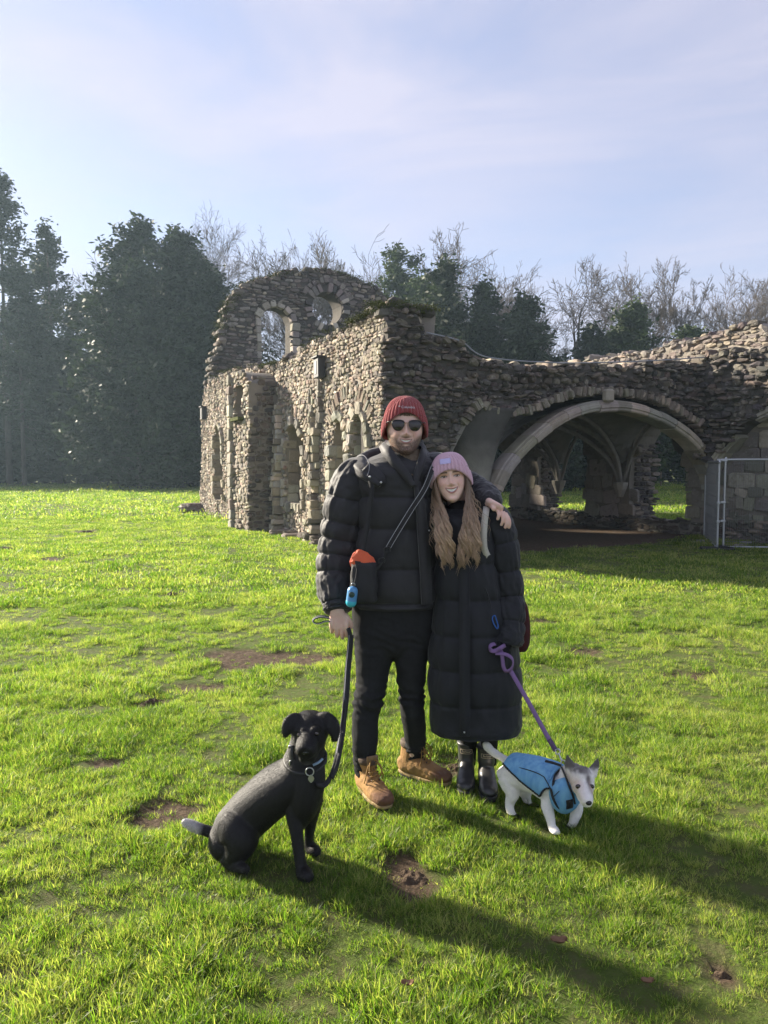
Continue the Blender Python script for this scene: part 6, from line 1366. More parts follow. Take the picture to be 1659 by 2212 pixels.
for k in range(26):   # stray hairs
    s_ = -1 if r.uniform() < .45 else 1; root = WX([s_ * .075, -.03, .12]); e = P(996 + s_ * r.uniform(40, 68), r.uniform(1120, 1200), 3.53); strand(root, [WX([s_ * .095, -.03, .03])], e, .0012, .012, r.uniform(0, 6), (.18, .12, .08), (.36, .26, .17), .09)
V, F = join(st); obj('hair', V, F, HAIRM, wom, True, np.vstack(sc_))
# ------------------------------------------------------------------ what they carry
CREAM = mat('cream_webbing', (.50, .48, .42), .85, .12, 80, .3, 300); PLAID = mat('dark_red_plaid', (.012, .012, .014), .9, .2, 30, .3, 200, c2=(.095, .018, .020), spec=.2)
bag = thing('shoulder_bag', P(1110, 1395, 3.80), 'dark red and black bag hanging behind her sleeve from a cream strap', 'bag')
V, F = loft(sec([(1105, 1290, 20, .05), (1108, 1310, 30, .065), (1110, 1345, 34, .07), (1109, 1385, 34, .07), (1106, 1402, 26, .05), (1106, 1408, 12, .03)], 3.79), 28, 30, exp=3); obj('bag_body', V, F, PLAID, bag)
V, F = ribbon([P(1106, 1300, 3.80), P(1085, 1200, 3.79), P(1060, 1112, 3.74), P(1052, 1095, 3.66), P(1050, 1103, 3.575), P(1046, 1135, 3.545), P(1045, 1170, 3.54), P(1050, 1195, 3.555), P(1075, 1240, 3.62)], .030, .005, 80, [(.3, 1, .2), (.3, 1, .2), (.1, .5, 1), (0, 0, 1), (-.1, -1, .4), (-.1, -1, .1), (-.1, -1, 0), (.2, -1, 0), (.3, -1, 0)]); obj('strap', V, F, CREAM, bag)
CAR = mat('blue_anodised', (.03, .12, .42), .35, .1, 30, metal=.5)
V, F = wire([P(1064, 1332, 3.525), P(1064, 1340, 3.522), P(1069, 1352, 3.52), P(1074, 1358, 3.52), P(1076, 1352, 3.522), P(1072, 1338, 3.524), P(1069, 1330, 3.525)], .0028, 8, 50, True); tag(obj('carabiner', V, F, CAR, None), 'small blue carabiner clipped to the coat by her sleeve', 'clip')
# his treat pouch with crossed strap
pouch = thing('treat_pouch', P(787, 1300, 3.54), 'black pouch on a long strap at his hip', 'pouch')
def po_fn(t, a, RS, RD): q = np.stack([np.cos(a) * 3 + 0 * t, np.sin(a) * 3 + 0 * t, t * 6 + 0 * a], -1).reshape(-1, 3); w = fbm(q, 3, 6).reshape(RS.shape) * .004; return RS + w, RD + w
V, F = loft(sec([(788, 1212, 24, .030), (787, 1222, 27, .038), (786, 1250, 29, .044), (786, 1280, 30, .046), (787, 1296, 28, .042), (787, 1302, 20, .03)], 3.535), 40, 40, exp=3.2, fn=po_fn); obj('pouch_body', V, F, WEB, pouch)
sn = [(-.3, -1, .1)]
pts = [P(940, 998, 3.70), P(934, 1014, 3.59), P(917, 1056, 3.556), P(885, 1106, 3.548), P(855, 1155, 3.543), P(838, 1184, 3.54)]; V, F = ribbon(pts, .026, .003, 50, (-.05, -1, .05)); stp = obj('strap', V, F, WEB, pouch)
for o_ in (-1, 1):
    q = np.array(pts); dd = np.gradient(q, axis=0); sd_ = np.cross(dd, [0, -1, 0]); sd_ /= np.linalg.norm(sd_, axis=1)[:, None]; V, F = wire(q + sd_ * .0105 * o_ + [0, -.0022, 0], .0013, 5, 50); obj('strap_edging', V, F, STITCH, stp)
V, F = ribbon([P(838, 1184, 3.538), P(830, 1200, 3.537), P(822, 1216, 3.536), P(812, 1232, 3.530)], .018, .004, 20, (0, -1, 0)); obj('strap_end', V, F, WEB, pouch)
for (u, v) in ((836, 1187), (824, 1211)):
    c = P(u, v, 3.534); V, F = wire([c + [-.013, 0, .006], c + [.010, 0, .012], c + [.013, 0, -.006], c + [-.010, 0, -.012]], .003, 6, 40, True); obj('buckle', V, F, BLACKP, pouch)
V, F = ribbon([P(800, 1038, 3.56), P(803, 1060, 3.553), P(797, 1110, 3.555), P(789, 1160, 3.552), P(782, 1205, 3.548)], .022, .004, 40, (-.2, -1, 0)); obj('side_strap', V, F, WEB, pouch)
ORANGE = mat('orange_nylon', (.62, .105, .035), .7, .15, 30, .3, 60, sheen=.2)
n_ = 30; V_ = []
for k, (uu, vv, ru, rv, dd) in enumerate(((783, 1222, 22, 6, 0), (780, 1212, 23, 9, .0), (779, 1203, 21, 11, .004), (777, 1194, 14, 9, .008), (774, 1190, 8, 5, .012))):
    for a in np.linspace(0, 2 * np.pi, n_, endpoint=False):
        w = 1 + .16 * math.sin(a * 5 + k) + .08 * math.sin(a * 9 + 2 * k); q = P(uu + math.cos(a) * ru * w + (6 - k) * .8 * (math.cos(a) > .5), vv + math.sin(a) * rv * .35 * w + 3 * math.sin(a * 2 + 1), 3.53 + dd); q[1] += .028 * math.sin(a) * (1 - .12 * k); V_.append(q)
V = np.array(V_); i = np.arange(4)[:, None] * n_; j = np.arange(n_)[None]; k2 = (j + 1) % n_; Q = np.stack([i + j, i + k2, i + n_ + k2, i + n_ + j], -1).reshape(-1, 4)
V = np.vstack([V, V[-n_:].mean(0) - [0, 0, .012]]); T = np.stack([4 * n_ + np.arange(n_), 4 * n_ + (np.arange(n_) + 1) % n_, np.full(n_, len(V) - 1)], -1)
tag(obj('orange_bag', V, [Q, T], ORANGE, None, False), 'crumpled orange drawstring lining sticking out of the black pouch', 'bag')
disp = thing('bag_dispenser', P(760, 1312, 3.47), 'blue and turquoise capsule dispenser dangling from the pouch', 'dispenser')
BLUE = mat('blue_plastic', (.085, .27, .52), .35, .08, 20); TURQ = mat('turquoise_plastic', (.05, .47, .60), .3, .08, 20); DARKH = mat('dark_hole', (.012, .02, .02), .6, .3, 30, c2=(.02, .07, .05))
a_, b_ = P(763, 1266, 3.475), P(757, 1312, 3.475); ax_ = (b_ - a_); ln = np.linalg.norm(ax_); ax_ /= ln; rad = M(11.5, 3.475)
def cap_sec(f0, f1, rr, k=12):
    out = []
    for f in np.linspace(f0, f1, k):
        s = f * ln; e = min(1, min(s, ln - s) / rad); r_ = rr * math.sqrt(max(1 - (1 - e) ** 2, .003)); out.append((*(a_ + ax_ * s), r_, r_))
    return np.array(out)
V, F = loft(cap_sec(0, .70, rad), 28, 40); obj('upper_shell', V, F, BLUE, disp); V, F = loft(cap_sec(.69, 1, rad * 1.02), 28, 24); obj('lower_shell', V, F, TURQ, disp)
c = a_ + ax_ * ln * .37 + np.array([-.001, -rad * .97, 0]); V, F = loft(np.array([(*(c + [0, .008, 0]), .0135, .0135), (*(c - [0, .0005, 0]), .0135, .0135), (*(c - [0, .0012, 0]), .011, .011)]), 24, 8, ref=(0, 0, 1)); obj('hole', V, F, DARKH, disp)
V, F = wire([a_ + [0, 0, -.004], a_ + [.004, 0, .012], P(769, 1245, 3.485), P(771, 1228, 3.495)], .0022, 6, 24); obj('cord', V, F, WEB, disp)
V, F = wire([a_ + [-.008, 0, .002], a_ + [-.006, 0, .012], a_ + [.006, 0, .012], a_ + [.008, 0, .002]], .0016, 6, 20); obj('ring', V, F, STEEL, disp)
# ------------------------------------------------------------------ dogs
def chain(rows, n=20, m=30, ref=(0, 1, 0), D=None, **k):
    """rows (u, v, D, halfwidth px, half depth m)"""
    return loft(np.array([(*P(q[0], q[1], q[2]), M(q[3], q[2]), q[4]) for q in rows]), n, m, ref, **k)
# --- black dog, sitting
bd = thing('dog', (-.45, 3.02, 0), 'black short-haired dog sitting on the grass with grey tail tip', 'dog')
body = chain([(672, 1660, 3.02, 26, .06), (650, 1668, 3.02, 44, .10), (625, 1689, 3.03, 51, .115), (590, 1713, 3.05, 53, .118), (555, 1743, 3.07, 53, .115), (522, 1774, 3.08, 52, .112), (497, 1800, 3.09, 42, .11), (480, 1822, 3.09, 22, .07)], 28, 50)
chest = chain([(668, 1640, 3.0, 34, .075), (665, 1680, 2.99, 40, .085), (660, 1720, 2.99, 38, .085), (652, 1755, 3.0, 30, .07), (645, 1780, 3.0, 18, .05)], 24, 30)
neck = chain([(668, 1575, 3.02, 34, .07), (663, 1610, 3.02, 40, .085), (655, 1650, 3.02, 46, .10), (640, 1690, 3.03, 44, .10)], 24, 26)
skull = [ball(P(669, 1573, 3.01), (M(43, 3.01), .088, M(38, 3.01)), 28, 18), ball(P(668, 1594, 2.98), (M(36, 3), .078, M(32, 3)), 24, 16), ball(P(669, 1556, 3.01), (M(36, 3), .07, M(20, 3)), 24, 14)]
muz = chain([(667, 1588, 2.955, 19, .046), (664, 1605, 2.905, 25, .046), (662, 1619, 2.862, 24, .040), (661, 1629, 2.840, 18, .030)], 22, 26, ref=(0, .5, -.86))
jaw = chain([(668, 1612, 2.96, 26, .036), (666, 1631, 2.905, 22, .028), (664, 1643, 2.862, 16, .019)], 18, 20, ref=(0, .5, -.86))
browL, browR = ball(P(645, 1578, 2.945), (.014, .012, .012), 12, 8), ball(P(687, 1575, 2.945), (.014, .012, .012), 12, 8)
legN = chain([(640, 1725, 2.985, 26, .06), (636, 1760, 2.96, 19, .042), (641, 1800, 2.94, 15, .033), (646, 1840, 2.925, 13.5, .029), (651, 1872, 2.915, 13, .028), (655, 1886, 2.905, 14, .03)], 18, 34)
pawN = chain([(652, 1880, 2.93, 14, .03), (658, 1888, 2.89, 17, .028), (664, 1893, 2.855, 15, .022), (666, 1895, 2.84, 9, .012)], 16, 18, ref=(0, .3, 1))
legF = chain([(676, 1725, 3.03, 24, .055), (674, 1760, 3.05, 16, .038), (669, 1795, 3.07, 12, .029), (667, 1822, 3.08, 10.5, .026), (668, 1832, 3.08, 11, .026)], 18, 30)
pawF = chain([(668, 1829, 3.09, 12, .028), (675, 1834, 3.065, 15, .026), (684, 1839, 3.04, 13, .02), (688, 1840, 3.03, 7, .010)], 16, 18, ref=(0, .3, 1))
thigh = chain([(495, 1770, 3.03, 30, .06), (512, 1790, 3.00, 42, .075), (520, 1812, 2.985, 42, .075), (512, 1838, 2.98, 30, .06), (498, 1850, 2.985, 18, .045)], 24, 30)
shank = chain([(540, 1806, 2.985, 18, .04), (534, 1830, 2.965, 17, .038), (515, 1850, 2.965, 15, .032), (497, 1858, 2.975, 14, .028)], 18, 24)
hfoot = chain([(488, 1850, 2.98, 13, .03), (498, 1862, 2.965, 13, .028), (515, 1872, 2.935, 13, .024), (530, 1878, 2.905, 11, .02), (536, 1880, 2.89, 6, .01)], 18, 22, ref=(0, .4, .9))
rump = ball(P(489, 1815, 3.07), (M(38, 3.07), .10, M(42, 3.07)), 24, 16)
tail = chain([(478, 1800, 3.10, 12, .024), (455, 1797, 3.10, 11, .022), (430, 1790, 3.09, 10.5, .021), (410, 1781, 3.08, 10, .020), (398, 1774, 3.075, 7, .014), (394, 1771, 3.075, 3, .006)], 16, 30)
def ear(rows, ref=(0, 1, 0)): return chain(rows, 18, 26, ref)
earL = ear([(648, 1548, 3.00, 8, .016), (636, 1553, 2.98, 14, .015), (626, 1564, 2.962, 16, .013), (619, 1579, 2.955, 12, .011), (615, 1593, 2.955, 5, .008)])
earR = ear([(690, 1546, 3.00, 8, .016), (704, 1551, 2.98, 15, .015), (716, 1564, 2.962, 17, .013), (723, 1582, 2.955, 13, .011), (724, 1602, 2.955, 5, .008)])
stopb = [ball(P(656, 1577, 2.925), (.020, .018, .014), 14, 10), ball(P(680, 1575, 2.925), (.020, .018, .014), 14, 10), ball(P(651, 1618, 2.895), (.022, .03, .026), 14, 10), ball(P(675, 1618, 2.895), (.022, .03, .026), 14, 10)]
V, F, N = fuse([body, chest, neck, *skull, muz, jaw, browL, browR, *stopb, legN, pawN, legF, pawF, thigh, shank, hfoot, rump, tail, earL, earR], .005, 8, .45)
# toes, and shallow muscle relief
V = V + N * (fbm(V * 9, 2, 3) * .0035)[:, None]; V[:, 2] = np.maximum(V[:, 2], .0)
col = np.repeat([[.0105, .0098, .0100]], len(V), 0)
tip = np.clip((-.74 - V[:, 0]) / .04 + noise3(V * 60, 1) * .4, 0, 1) * (V[:, 2] < .35); col = col * (1 - tip[:, None]) + np.array([.46, .44, .42]) * tip[:, None]
und = np.clip((-.70 - V[:, 0]) / .05, 0, 1) * (V[:, 2] < .30) * .35; col = col + und[:, None] * .04
ch_ = gs(V[:, 0], V[:, 2], P(664, 1645, 2.9)[0], P(664, 1645, 2.9)[2], .02, .012) * (V[:, 1] < 2.95); col = col * (1 - .5 * ch_[:, None]) + np.array([.10, .095, .09]) * .5 * ch_[:, None]
FURB = mat('black_dog_coat', (1, 1, 1), .58, .4, 60, .25, 300, attr=True, spec=.30, stretch=(1, 1, .35))
obj('body', V, F, FURB, bd, True, col)
NOSE = mat('dog_nose', (.012, .011, .012), .22, .2, 80, .5, 260, spec=.6); EYEM = mat('dog_eye', (.018, .010, .006), .06, .1, 30, spec=.8)
Vn, Fn = ball(P(660.5, 1624, 2.850), (.0185, .014, .0135), 20, 14); Vn[:, 0] *= 1; obj('nose', Vn, Fn, NOSE, bd)
for (u, v) in ((647, 1588), (684, 1585)):
    Vn, Fn = ball(P(u, v, 2.908), (.0095, .009, .0085), 16, 12); obj('eye', Vn, Fn, EYEM, bd)
# its fur: short hairs along the back and tail that break the outline
def fur(parent, V, N, col, n_, ln, wid, seed, mtl, flow, lift=.35, sel=None):
    r = np.random.default_rng(seed); idx = r.choice(np.nonzero(sel)[0] if sel is not None else len(V), n_); p = V[idx]; nn = N[idx]; fl = np.asarray(flow)[None] + r.normal(0, .25, (n_, 3)); fl = fl - nn * np.sum(fl * nn, 1)[:, None]; fl /= np.linalg.norm(fl, axis=1)[:, None] + 1e-6
    d = fl * (1 - lift) + nn * lift; d /= np.linalg.norm(d, axis=1)[:, None]; s = np.cross(d, nn); s /= np.linalg.norm(s, axis=1)[:, None] + 1e-6; L_ = ln * r.uniform(.5, 1.2, (n_, 1))
    W = np.stack([p - s * wid / 2 - nn * .001, p + s * wid / 2 - nn * .001, p + d * L_], 1).reshape(-1, 3); c = np.repeat(col[idx] * r.uniform(.75, 1.3, (n_, 1)), 3, 0)
    tag(obj('fur', W, np.arange(n_ * 3).reshape(-1, 3), mtl, parent, False, c), kind='stuff')
fur(bd, V, N, col * 1.25, 60000, .012, .0018, 5, FURB, (-.6, .1, -.75), .20)
# collar, ring and tag
COLR = mat('black_collar', (.018, .018, .02), .6, .2, 80); TAGM = mat('steel_tag', (.5, .5, .5), .35, .1, 60, metal=.9); CBL = mat('pale_blue_edge', (.25, .36, .50), .6, .1, 50)
def ringpath(c, rx, ry, tilt, n=26, a0=0, a1=2 * np.pi):
    a = np.linspace(a0, a1, n, endpoint=(a1 - a0) < 6.28); p = np.stack([np.cos(a) * rx, np.sin(a) * ry, np.sin(a) * ry * tilt], -1); return p + c
cc = P(660, 1638, 3.01); cp = ringpath(cc, M(45, 3.01), .089, .30); cl = bpy.data.objects.new('collar', None); COL.objects.link(cl); cl.parent = bd
def sub(o, par, root): o.parent = par; o.matrix_parent_inverse = root.matrix_basis.inverted(); return o
V_, F_ = wire(cp, .0075, 8, 90, True); sub(obj('band', V_, F_, COLR, None), cl, bd)
V_, F_ = wire([P(676, 1653, 2.912), P(688, 1647, 2.918), P(697, 1639, 2.93)], .005, 6, 14); sub(obj('band_edge', V_, F_, CBL, None), cl, bd)
rc = P(669, 1667, 2.895); a = np.linspace(0, 2 * np.pi, 20)[:-1]; V_, F_ = wire(np.stack([rc[0] + np.cos(a) * .0155, rc[1] + 0 * a, rc[2] + np.sin(a) * .0155], -1), .0022, 6, 50, True); sub(obj('ring', V_, F_, STEEL, None), cl, bd)
tc_ = P(672, 1682, 2.89); V_, F_ = loft(np.array([(*(tc_ + [0, .002, 0]), .012, .016), (*(tc_ - [0, .002, 0]), .012, .016)]), 10, 3, ref=(0, 0, 1), exp=1.4); sub(obj('tag', V_, F_, TAGM, None, False), cl, bd)
for (u0, v0, u1, v1, d) in ((627, 1612, 632, 1622, 2.955), (626, 1646, 637, 1652, 2.945)):
    p0, p1 = P(u0, v0, d), P(u1, v1, d); m_ = (p0 + p1) / 2; q = [m_ + [-.010, 0, .010], m_ + [.008, 0, .010], m_ + [.010, 0, -.010], m_ + [-.008, 0, -.012]]; V_, F_ = wire(q, .0024, 6, 40, True); sub(obj('buckle', V_, F_, STEEL, None), cl, bd)
V_, F_ = ribbon([P(630, 1610, 2.955), P(629, 1628, 2.945), P(634, 1650, 2.942)], .022, .005, 14, (-.5, -1, 0)); sub(obj('slip_strap', V_, F_, COLR, None), cl, bd)
# --- lead of the black dog
ld = thing('dog_lead', P(752, 1362, 3.60), 'black webbing lead from his hand to the black dog', 'lead')
pts = [P(752, 1356, 3.585), P(756, 1372, 3.575), P(754, 1400, 3.56), P(750, 1440, 3.52), P(746, 1500, 3.44), P(741, 1550, 3.34), P(734, 1600, 3.22), P(724, 1650, 3.09), P(712, 1682, 3.0), P(700, 1696, 2.94), P(684, 1694, 2.90)]
nr = [(0, -1, 0), (.2, -1, 0), (.1, -1, 0), (-.1, -1, 0), (.1, -1, .1), (.7, -.8, .1), (-.2, -1, .2), (.3, -1, .2), (.6, -.7, .3), (.2, -.7, .6), (0, -.7, .7)]
V, F = ribbon(pts, .020, .0035, 120, nr); st_ = obj('strap', V, F, WEB, ld)
V, F = ribbon([p + [.009, .003, 0] for p in pts[1:9]], .018, .003, 90, nr[1:9]); obj('strap', V, F, WEB, ld)
V, F = wire([p + [-.004, -.004, 0] for p in pts[1:9]], .0011, 5, 90); obj('edging', V, F, STITCH, st_)
lp = [P(722, 1340, 3.62), P(706, 1333, 3.60), P(690, 1332, 3.59), P(678, 1337, 3.585), P(677, 1344, 3.585), P(688, 1347, 3.58), P(704, 1342, 3.585), P(722, 1344, 3.60)]
V, F = ribbon(lp, .020, .0035, 70, [(0, -.5, 1), (0, -.5, 1), (-.2, -.5, 1), (-1, -.3, .1), (-.5, -.5, -1), (0, -.5, -1), (0, -.5, -1), (0, -.5, -1)]); hl = obj('hand_loop', V, F, WEB, ld)
V, F = wire([p + [0, -.009, 0] for p in lp], .0016, 5, 70); obj('edging', V, F, STITCH, hl)

# --- white dog in a blue coat, walking
wd = thing('dog', (.70, 3.42, 0), 'small white dog with grey-brown ears walking in a blue dog coat', 'dog')
trunk = chain([(1090, 1652, 3.56, 20, .05), (1098, 1662, 3.55, 31, .072), (1115, 1668, 3.52, 38, .082), (1140, 1671, 3.48, 38, .080), (1165, 1678, 3.44, 40, .082), (1188, 1689, 3.40, 43, .084), (1205, 1697, 3.37, 42, .082), (1218, 1704, 3.345, 36, .075), (1226, 1708, 3.33, 22, .05)], 28, 50)
neckw = chain([(1210, 1694, 3.37, 25, .055), (1224, 1687, 3.34, 28, .062), (1238, 1680, 3.31, 29, .062), (1250, 1680, 3.285, 26, .055)], 24, 24, ref=(0, .4, .9))
skw = [ball(P(1256, 1682, 3.255), (M(29, 3.26), .056, M(27, 3.26)), 28, 18), ball(P(1259, 1698, 3.235), (M(25.5, 3.24), .048, M(22, 3.24)), 24, 16)]
muw = chain([(1260, 1700, 3.21, 21, .034), (1265, 1716, 3.17, 16.5, .028), (1269, 1730, 3.135, 12.5, .023), (1271, 1736, 3.115, 9.5, .017)], 20, 24, ref=(0, .5, -.86))
jww = chain([(1258, 1716, 3.21, 16, .02), (1263, 1731, 3.165, 12, .015), (1267, 1740, 3.138, 8, .010)], 16, 18, ref=(0, .5, -.86))
fl = chain([(1186, 1705, 3.365, 24, .05), (1184, 1728, 3.345, 17, .033), (1184, 1748, 3.325, 13.5, .025), (1189, 1768, 3.31, 10.5, .019), (1193, 1786, 3.30, 9.5, .018), (1195, 1793, 3.295, 11, .02)], 18, 30)
flp = chain([(1194, 1790, 3.30, 10, .02), (1198, 1796, 3.275, 12, .018), (1201, 1800, 3.25, 10, .013), (1202, 1801, 3.24, 5, .006)], 14, 16, ref=(0, .3, 1))
fr_ = chain([(1240, 1715, 3.36, 20, .045), (1245, 1737, 3.35, 15, .030), (1244, 1755, 3.335, 12, .023), (1240, 1772, 3.33, 10, .019), (1235, 1786, 3.335, 9.5, .018)], 18, 28)
frp = chain([(1236, 1783, 3.34, 9, .018), (1233, 1791, 3.325, 11, .016), (1231, 1796, 3.305, 9, .011), (1230, 1797, 3.30, 4, .006)], 14, 16, ref=(0, .3, 1))
hn = chain([(1098, 1680, 3.51, 24, .055), (1104, 1700, 3.49, 20, .044), (1107, 1716, 3.475, 15, .032), (1102, 1732, 3.475, 11, .023), (1101, 1746, 3.465, 9.5, .019), (1106, 1762, 3.445, 10, .019), (1110, 1774, 3.43, 9.5, .018)], 18, 34)
hnp = chain([(1109, 1771, 3.43, 10, .019), (1114, 1780, 3.405, 11.5, .017), (1118, 1785, 3.385, 9, .011), (1119, 1786, 3.38, 4, .006)], 14, 16, ref=(0, .3, 1))
hf = chain([(1122, 1686, 3.57, 22, .045), (1132, 1706, 3.565, 17, .034), (1136, 1720, 3.575, 11.5, .023), (1141, 1735, 3.565, 9.5, .019), (1146, 1745, 3.56, 9.5, .018)], 18, 26)
hfp = chain([(1145, 1743, 3.56, 9.5, .018), (1152, 1748, 3.54, 10.5, .016), (1159, 1752, 3.525, 8.5, .011), (1161, 1753, 3.52, 4, .006)], 14, 16, ref=(0, .3, 1))
tlw = chain([(1098, 1646, 3.56, 12, .024), (1088, 1638, 3.575, 9.5, .019), (1072, 1630, 3.585, 9, .018), (1059, 1620, 3.59, 9, .018), (1052, 1611, 3.59, 9.5, .018), (1047, 1605, 3.59, 6, .012), (1046, 1602, 3.59, 2, .005)], 16, 30)
eaL = chain([(1236, 1668, 3.275, 15, .016), (1231, 1655, 3.275, 12, .012), (1227, 1641, 3.275, 7, .008), (1225.5, 1629, 3.275, 1.5, .003)], 16, 20)
eaR = chain([(1276, 1674, 3.275, 14, .016), (1283, 1661, 3.275, 11, .012), (1289, 1648, 3.275, 6.5, .008), (1292, 1637, 3.275, 1.5, .003)], 16, 20)
V, F, N = fuse([trunk, neckw, *skw, muw, jww, fl, flp, fr_, frp, hn, hnp, hf, hfp, tlw, eaL, eaR], .0042, 6)
V = V + N * (fbm(V * 24, 3, 3) * .003)[:, None]; V[:, 2] = np.maximum(V[:, 2], 0)
# coat colours, laid out in head space (across, up)
hx = V[:, 0] - P(1256, 1690, 3.25)[0]; hz2 = V[:, 2] - P(1256, 1690, 3.25)[2]; px_ = 1 / M(1, 3.25); hu = hx * px_; hv = -hz2 * px_           # photo units from the middle of the head
col = np.repeat([[.88, .85, .80]], len(V), 0); hd2 = (V[:, 1] < 3.36) & (V[:, 0] > P(1214, 1690, 3.3)[0]) & (hv < 60)
nz_ = noise3(V * 90, 4)
def mixw(c, m_): col[:] = col * (1 - m_[:, None]) + np.array(c) * m_[:, None]
mixw((.62, .44, .33), np.clip(.75 * gs(hu, hv, -26, 4, 13, 24) + .4 * gs(hu, hv, -12, -10, 8, 8), 0, .7) * hd2)
mixw((.060, .050, .046), np.clip((1 / (1 + np.exp((hv + 25 + nz_ * 3 + .010 * (hu - 3) ** 2 * (np.abs(hu - 3) < 18)) / 2.0))) , 0, 1) * hd2 * (1 - .0 * hu) * .92)
mixw((.13, .11, .10), np.clip(gs(hu, hv, 9, -14, 5.5, 13) * 1.15, 0, .9) * hd2); mixw((.40, .28, .22), np.clip(gs(hu, hv, 11, -2, 3, 8), 0, .7) * hd2)
mixw((.50, .42, .40), gs(hu, hv, 14, 36, 8, 8) * .4 * hd2)
FURW = mat('white_dog_coat', (1, 1, 1), .75, .14, 50, .5, 300, attr=True, spec=.2, sheen=.3)
obj('body', V, F, FURW, wd, True, col); Vw, Nw, Cw = V.copy(), N.copy(), col.copy()
fur(wd, Vw, Nw, Cw, 18000, .007, .0014, 6, FURW, (-.7, .3, -.55), .16, Vw[:, 2] > .035)
Vn, Fn = ball(P(1271.5, 1734, 3.117), (.0135, .012, .0105), 18, 12); obj('nose', Vn, Fn, NOSE, wd)
for (u, v, d) in ((1249, 1699, 3.186), (1278, 1699, 3.189)):
    Vn, Fn = ball(P(u, v, d), (.0118, .0085, .0098), 16, 12); obj('eye', Vn, Fn, EYEM, wd)
# blue coat: a shell around the trunk, cut below a slanting edge and open for the legs
BLUEC = mat('blue_dog_coat', (.035, .16, .46), .75, .2, 3.0, .15, 60, c2=(.26, .56, .72), stretch=(16, 16, 3.5)); BIND = mat('black_binding', (.012, .012, .014), .7, .2, 60)
def coat_fn(t, a, RS, RD): return RS + .0075 + .002 * np.sin(a * 3 + t * 9), RD + .0075
cs = [(1091, 1654, 3.558, 22, .056), (1098, 1662, 3.55, 32, .074), (1115, 1668, 3.52, 38.5, .084), (1140, 1671, 3.48, 38.5, .082), (1165, 1678, 3.44, 40.5, .084), (1188, 1689, 3.40, 43.5, .086), (1205, 1698, 3.37, 43, .084), (1217, 1703, 3.345, 43, .085), (1227, 1702, 3.322, 38, .078)]
V, F = chain(cs, 130, 190, cap=False, fn=coat_fn)
def keepf(V, f):
    c = V[f].mean(1); u_ = (c[:, 0] / c[:, 1] * FPX + 384) / .462929
    zc_ = np.interp(c[:, 0], [P(1085, 0, 3.55)[0], P(1092, 0, 3.55)[0], P(1115, 0, 3.52)[0], P(1140, 0, 3.48)[0], P(1170, 0, 3.43)[0], P(1178, 0, 3.42)[0], P(1215, 0, 3.35)[0], P(1250, 0, 3.3)[0]], [.245, .225, .196, .165, .138, .130, .112, .112]); k = c[:, 2] > zc_
    q = P(1187, 1737, 3.31); k &= ~(((((c[:, 0] - q[0]) / .040) ** 2 + ((c[:, 2] - q[2]) / .078) ** 2) < 1) & (c[:, 1] < 3.40))
    return k
F = [f[keepf(V, f)] for f in F]
cobj = obj('dog_coat', V, F, BLUEC, wd); md = cobj.modifiers.new('thick', 'SOLIDIFY'); md.thickness = .004; md.offset = 1
# black binding along every open edge of the coat
f4 = np.vstack(F); ed = np.concatenate([f4[:, [0, 1]], f4[:, [1, 2]], f4[:, [2, 3]], f4[:, [3, 0]]]); es = np.sort(ed, 1); uq, ct_ = np.unique(es, axis=0, return_counts=True); be = uq[ct_ == 1]
A, B = V[be[:, 0]], V[be[:, 1]]; ok = (A[:, 1] < 3.56); Vb, Fb = prisms(A[ok], B[ok], np.full(ok.sum(), .0048), np.full(ok.sum(), .0048), 6); obj('binding', Vb, Fb, BIND, cobj)
# seam along the side and chest, handle slot on the back, neck patch
def on(u, v, d): return P(u, v, d)
V_, F_ = wire([on(1091, 1656, 3.492), on(1115, 1657, 3.440), on(1140, 1663, 3.392), on(1160, 1670, 3.350), on(1175, 1678, 3.318)], .0022, 6, 40); obj('seam', V_, F_, BIND, cobj)
V_, F_ = wire([on(1175, 1678, 3.318), on(1186, 1698, 3.295), on(1197, 1720, 3.285)], .0022, 6, 24); obj('seam', V_, F_, BIND, cobj)
V_, F_ = ribbon([on(1178, 1644, 3.36), on(1195, 1648, 3.335), on(1212, 1654, 3.315)], .010, .006, 16, (0, -.6, .8)); obj('lead_slot', V_, F_, BIND, cobj)
V_, F_ = chain([(1216, 1680, 3.325, 20, .05), (1220, 1692, 3.315, 33, .066), (1221, 1708, 3.307, 36, .068), (1219, 1724, 3.305, 34, .062), (1216, 1738, 3.312, 26, .05), (1214, 1746, 3.32, 14, .03)], 40, 40); obj('bib', V_, F_, BLUEC, cobj)
V_, F_ = wire([on(1190, 1706, 3.272), on(1194, 1722, 3.262), on(1202, 1739, 3.262), on(1214, 1749, 3.268), on(1228, 1750, 3.268), on(1242, 1742, 3.28), on(1250, 1733, 3.30)], .0055, 8, 50); obj('binding', V_, F_, BIND, cobj)
V_, F_ = wire([on(1213, 1657, 3.30), on(1222, 1678, 3.262), on(1230, 1700, 3.240), on(1238, 1720, 3.236), on(1242, 1736, 3.248)], .0045, 8, 40); obj('binding', V_, F_, BIND, cobj)
V_, F_ = wire([on(1197, 1720, 3.258), on(1203, 1714, 3.248), on(1208, 1709, 3.243)], .0018, 6, 14); obj('seam', V_, F_, BIND, cobj)
V_, F_ = ribbon([on(1230, 1728, 3.238), on(1231, 1738, 3.242), on(1230, 1746, 3.252)], .030, .006, 14, (.25, -1, -.15)); obj('neck_patch', V_, F_, BIND, cobj)
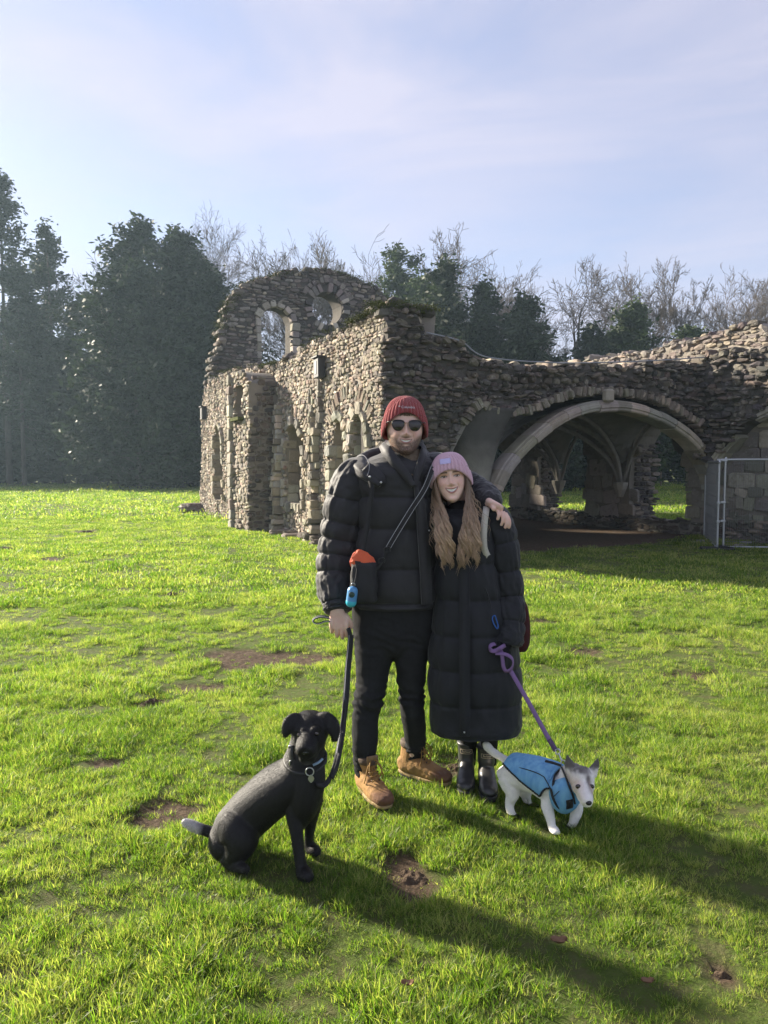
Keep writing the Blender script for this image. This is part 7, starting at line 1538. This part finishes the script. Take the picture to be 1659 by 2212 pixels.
# --- purple lead
PURP = mat('purple_webbing', (.20, .115, .27), .7, .18, 120, .3, 300); pld = thing('dog_lead', P(1085, 1405, 3.54), 'purple lead knotted at her hand and clipped to the white dog', 'lead')
p = lambda u, v, d=3.52: P(u, v, d)
V, F = ribbon([p(1094, 1392, 3.528), p(1084, 1398, 3.478), p(1072, 1405, 3.483), p(1063, 1406, 3.478), p(1058, 1400, 3.483), p(1062, 1393, 3.493), p(1070, 1391, 3.508)], .019, .003, 60, [(.3, -1, .3), (.3, -1, .3), (.2, -1, .5), (-.4, -.8, .6), (-1, -.5, .1), (-.2, -.8, .8), (0, -.8, .8)]); obj('bow_loop', V, F, PURP, pld)
V, F = ribbon([p(1070, 1411, 3.483), p(1085, 1412, 3.478), p(1098, 1416, 3.478), p(1107, 1424, 3.478), p(1108, 1436, 3.478), p(1103, 1446, 3.478), p(1094, 1450, 3.478), p(1088, 1442, 3.478), p(1086, 1428, 3.480), p(1084, 1412, 3.483), p(1080, 1400, 3.498)], .017, .003, 90, [(0, -.8, .6), (0, -.8, .6), (0, -.8, .6), (1, -.6, .2), (1, -.6, 0), (.5, -1, -.3), (0, -1, -.4), (-.3, -1, 0), (-.2, -1, 0), (-.2, -1, 0), (-.2, -1, 0)]); obj('hand_loop', V, F, PURP, pld)
V, F = ribbon([p(1100, 1444, 3.50), p(1130, 1496, 3.46), p(1160, 1550, 3.42), p(1185, 1595, 3.385), p(1200, 1620, 3.365)], .020, .0035, 70, [(.2, -1, .1), (.3, -1, .1), (.1, -1, .1), (.3, -1, .1), (.3, -1, .1)]); obj('strap', V, F, PURP, pld)
PUR2 = mat('dark_purple_sleeve', (.09, .055, .12), .75, .18, 120, .3, 300); V, F = ribbon([p(1186, 1597, 3.381), p(1194, 1610, 3.37), p(1201, 1622, 3.36)], .022, .006, 16, (.3, -1, .1)); obj('strap_sleeve', V, F, PUR2, pld)
V, F = wire([p(1199, 1620, 3.36), p(1207, 1618, 3.355), p(1210, 1626, 3.35), p(1203, 1630, 3.352)], .0024, 6, 30, True); obj('ring', V, F, STEEL, pld)
V, F = wire([p(1206, 1627, 3.35), p(1210, 1636, 3.345), p(1214, 1644, 3.335)], .0036, 8, 16); clp = obj('clip', V, F, STEEL, pld)
V, F = wire([p(1213, 1642, 3.336), p(1220, 1644, 3.33), p(1221, 1655, 3.325), p(1215, 1660, 3.325), p(1212, 1652, 3.33)], .0024, 6, 40, True); obj('hook', V, F, STEEL, pld)
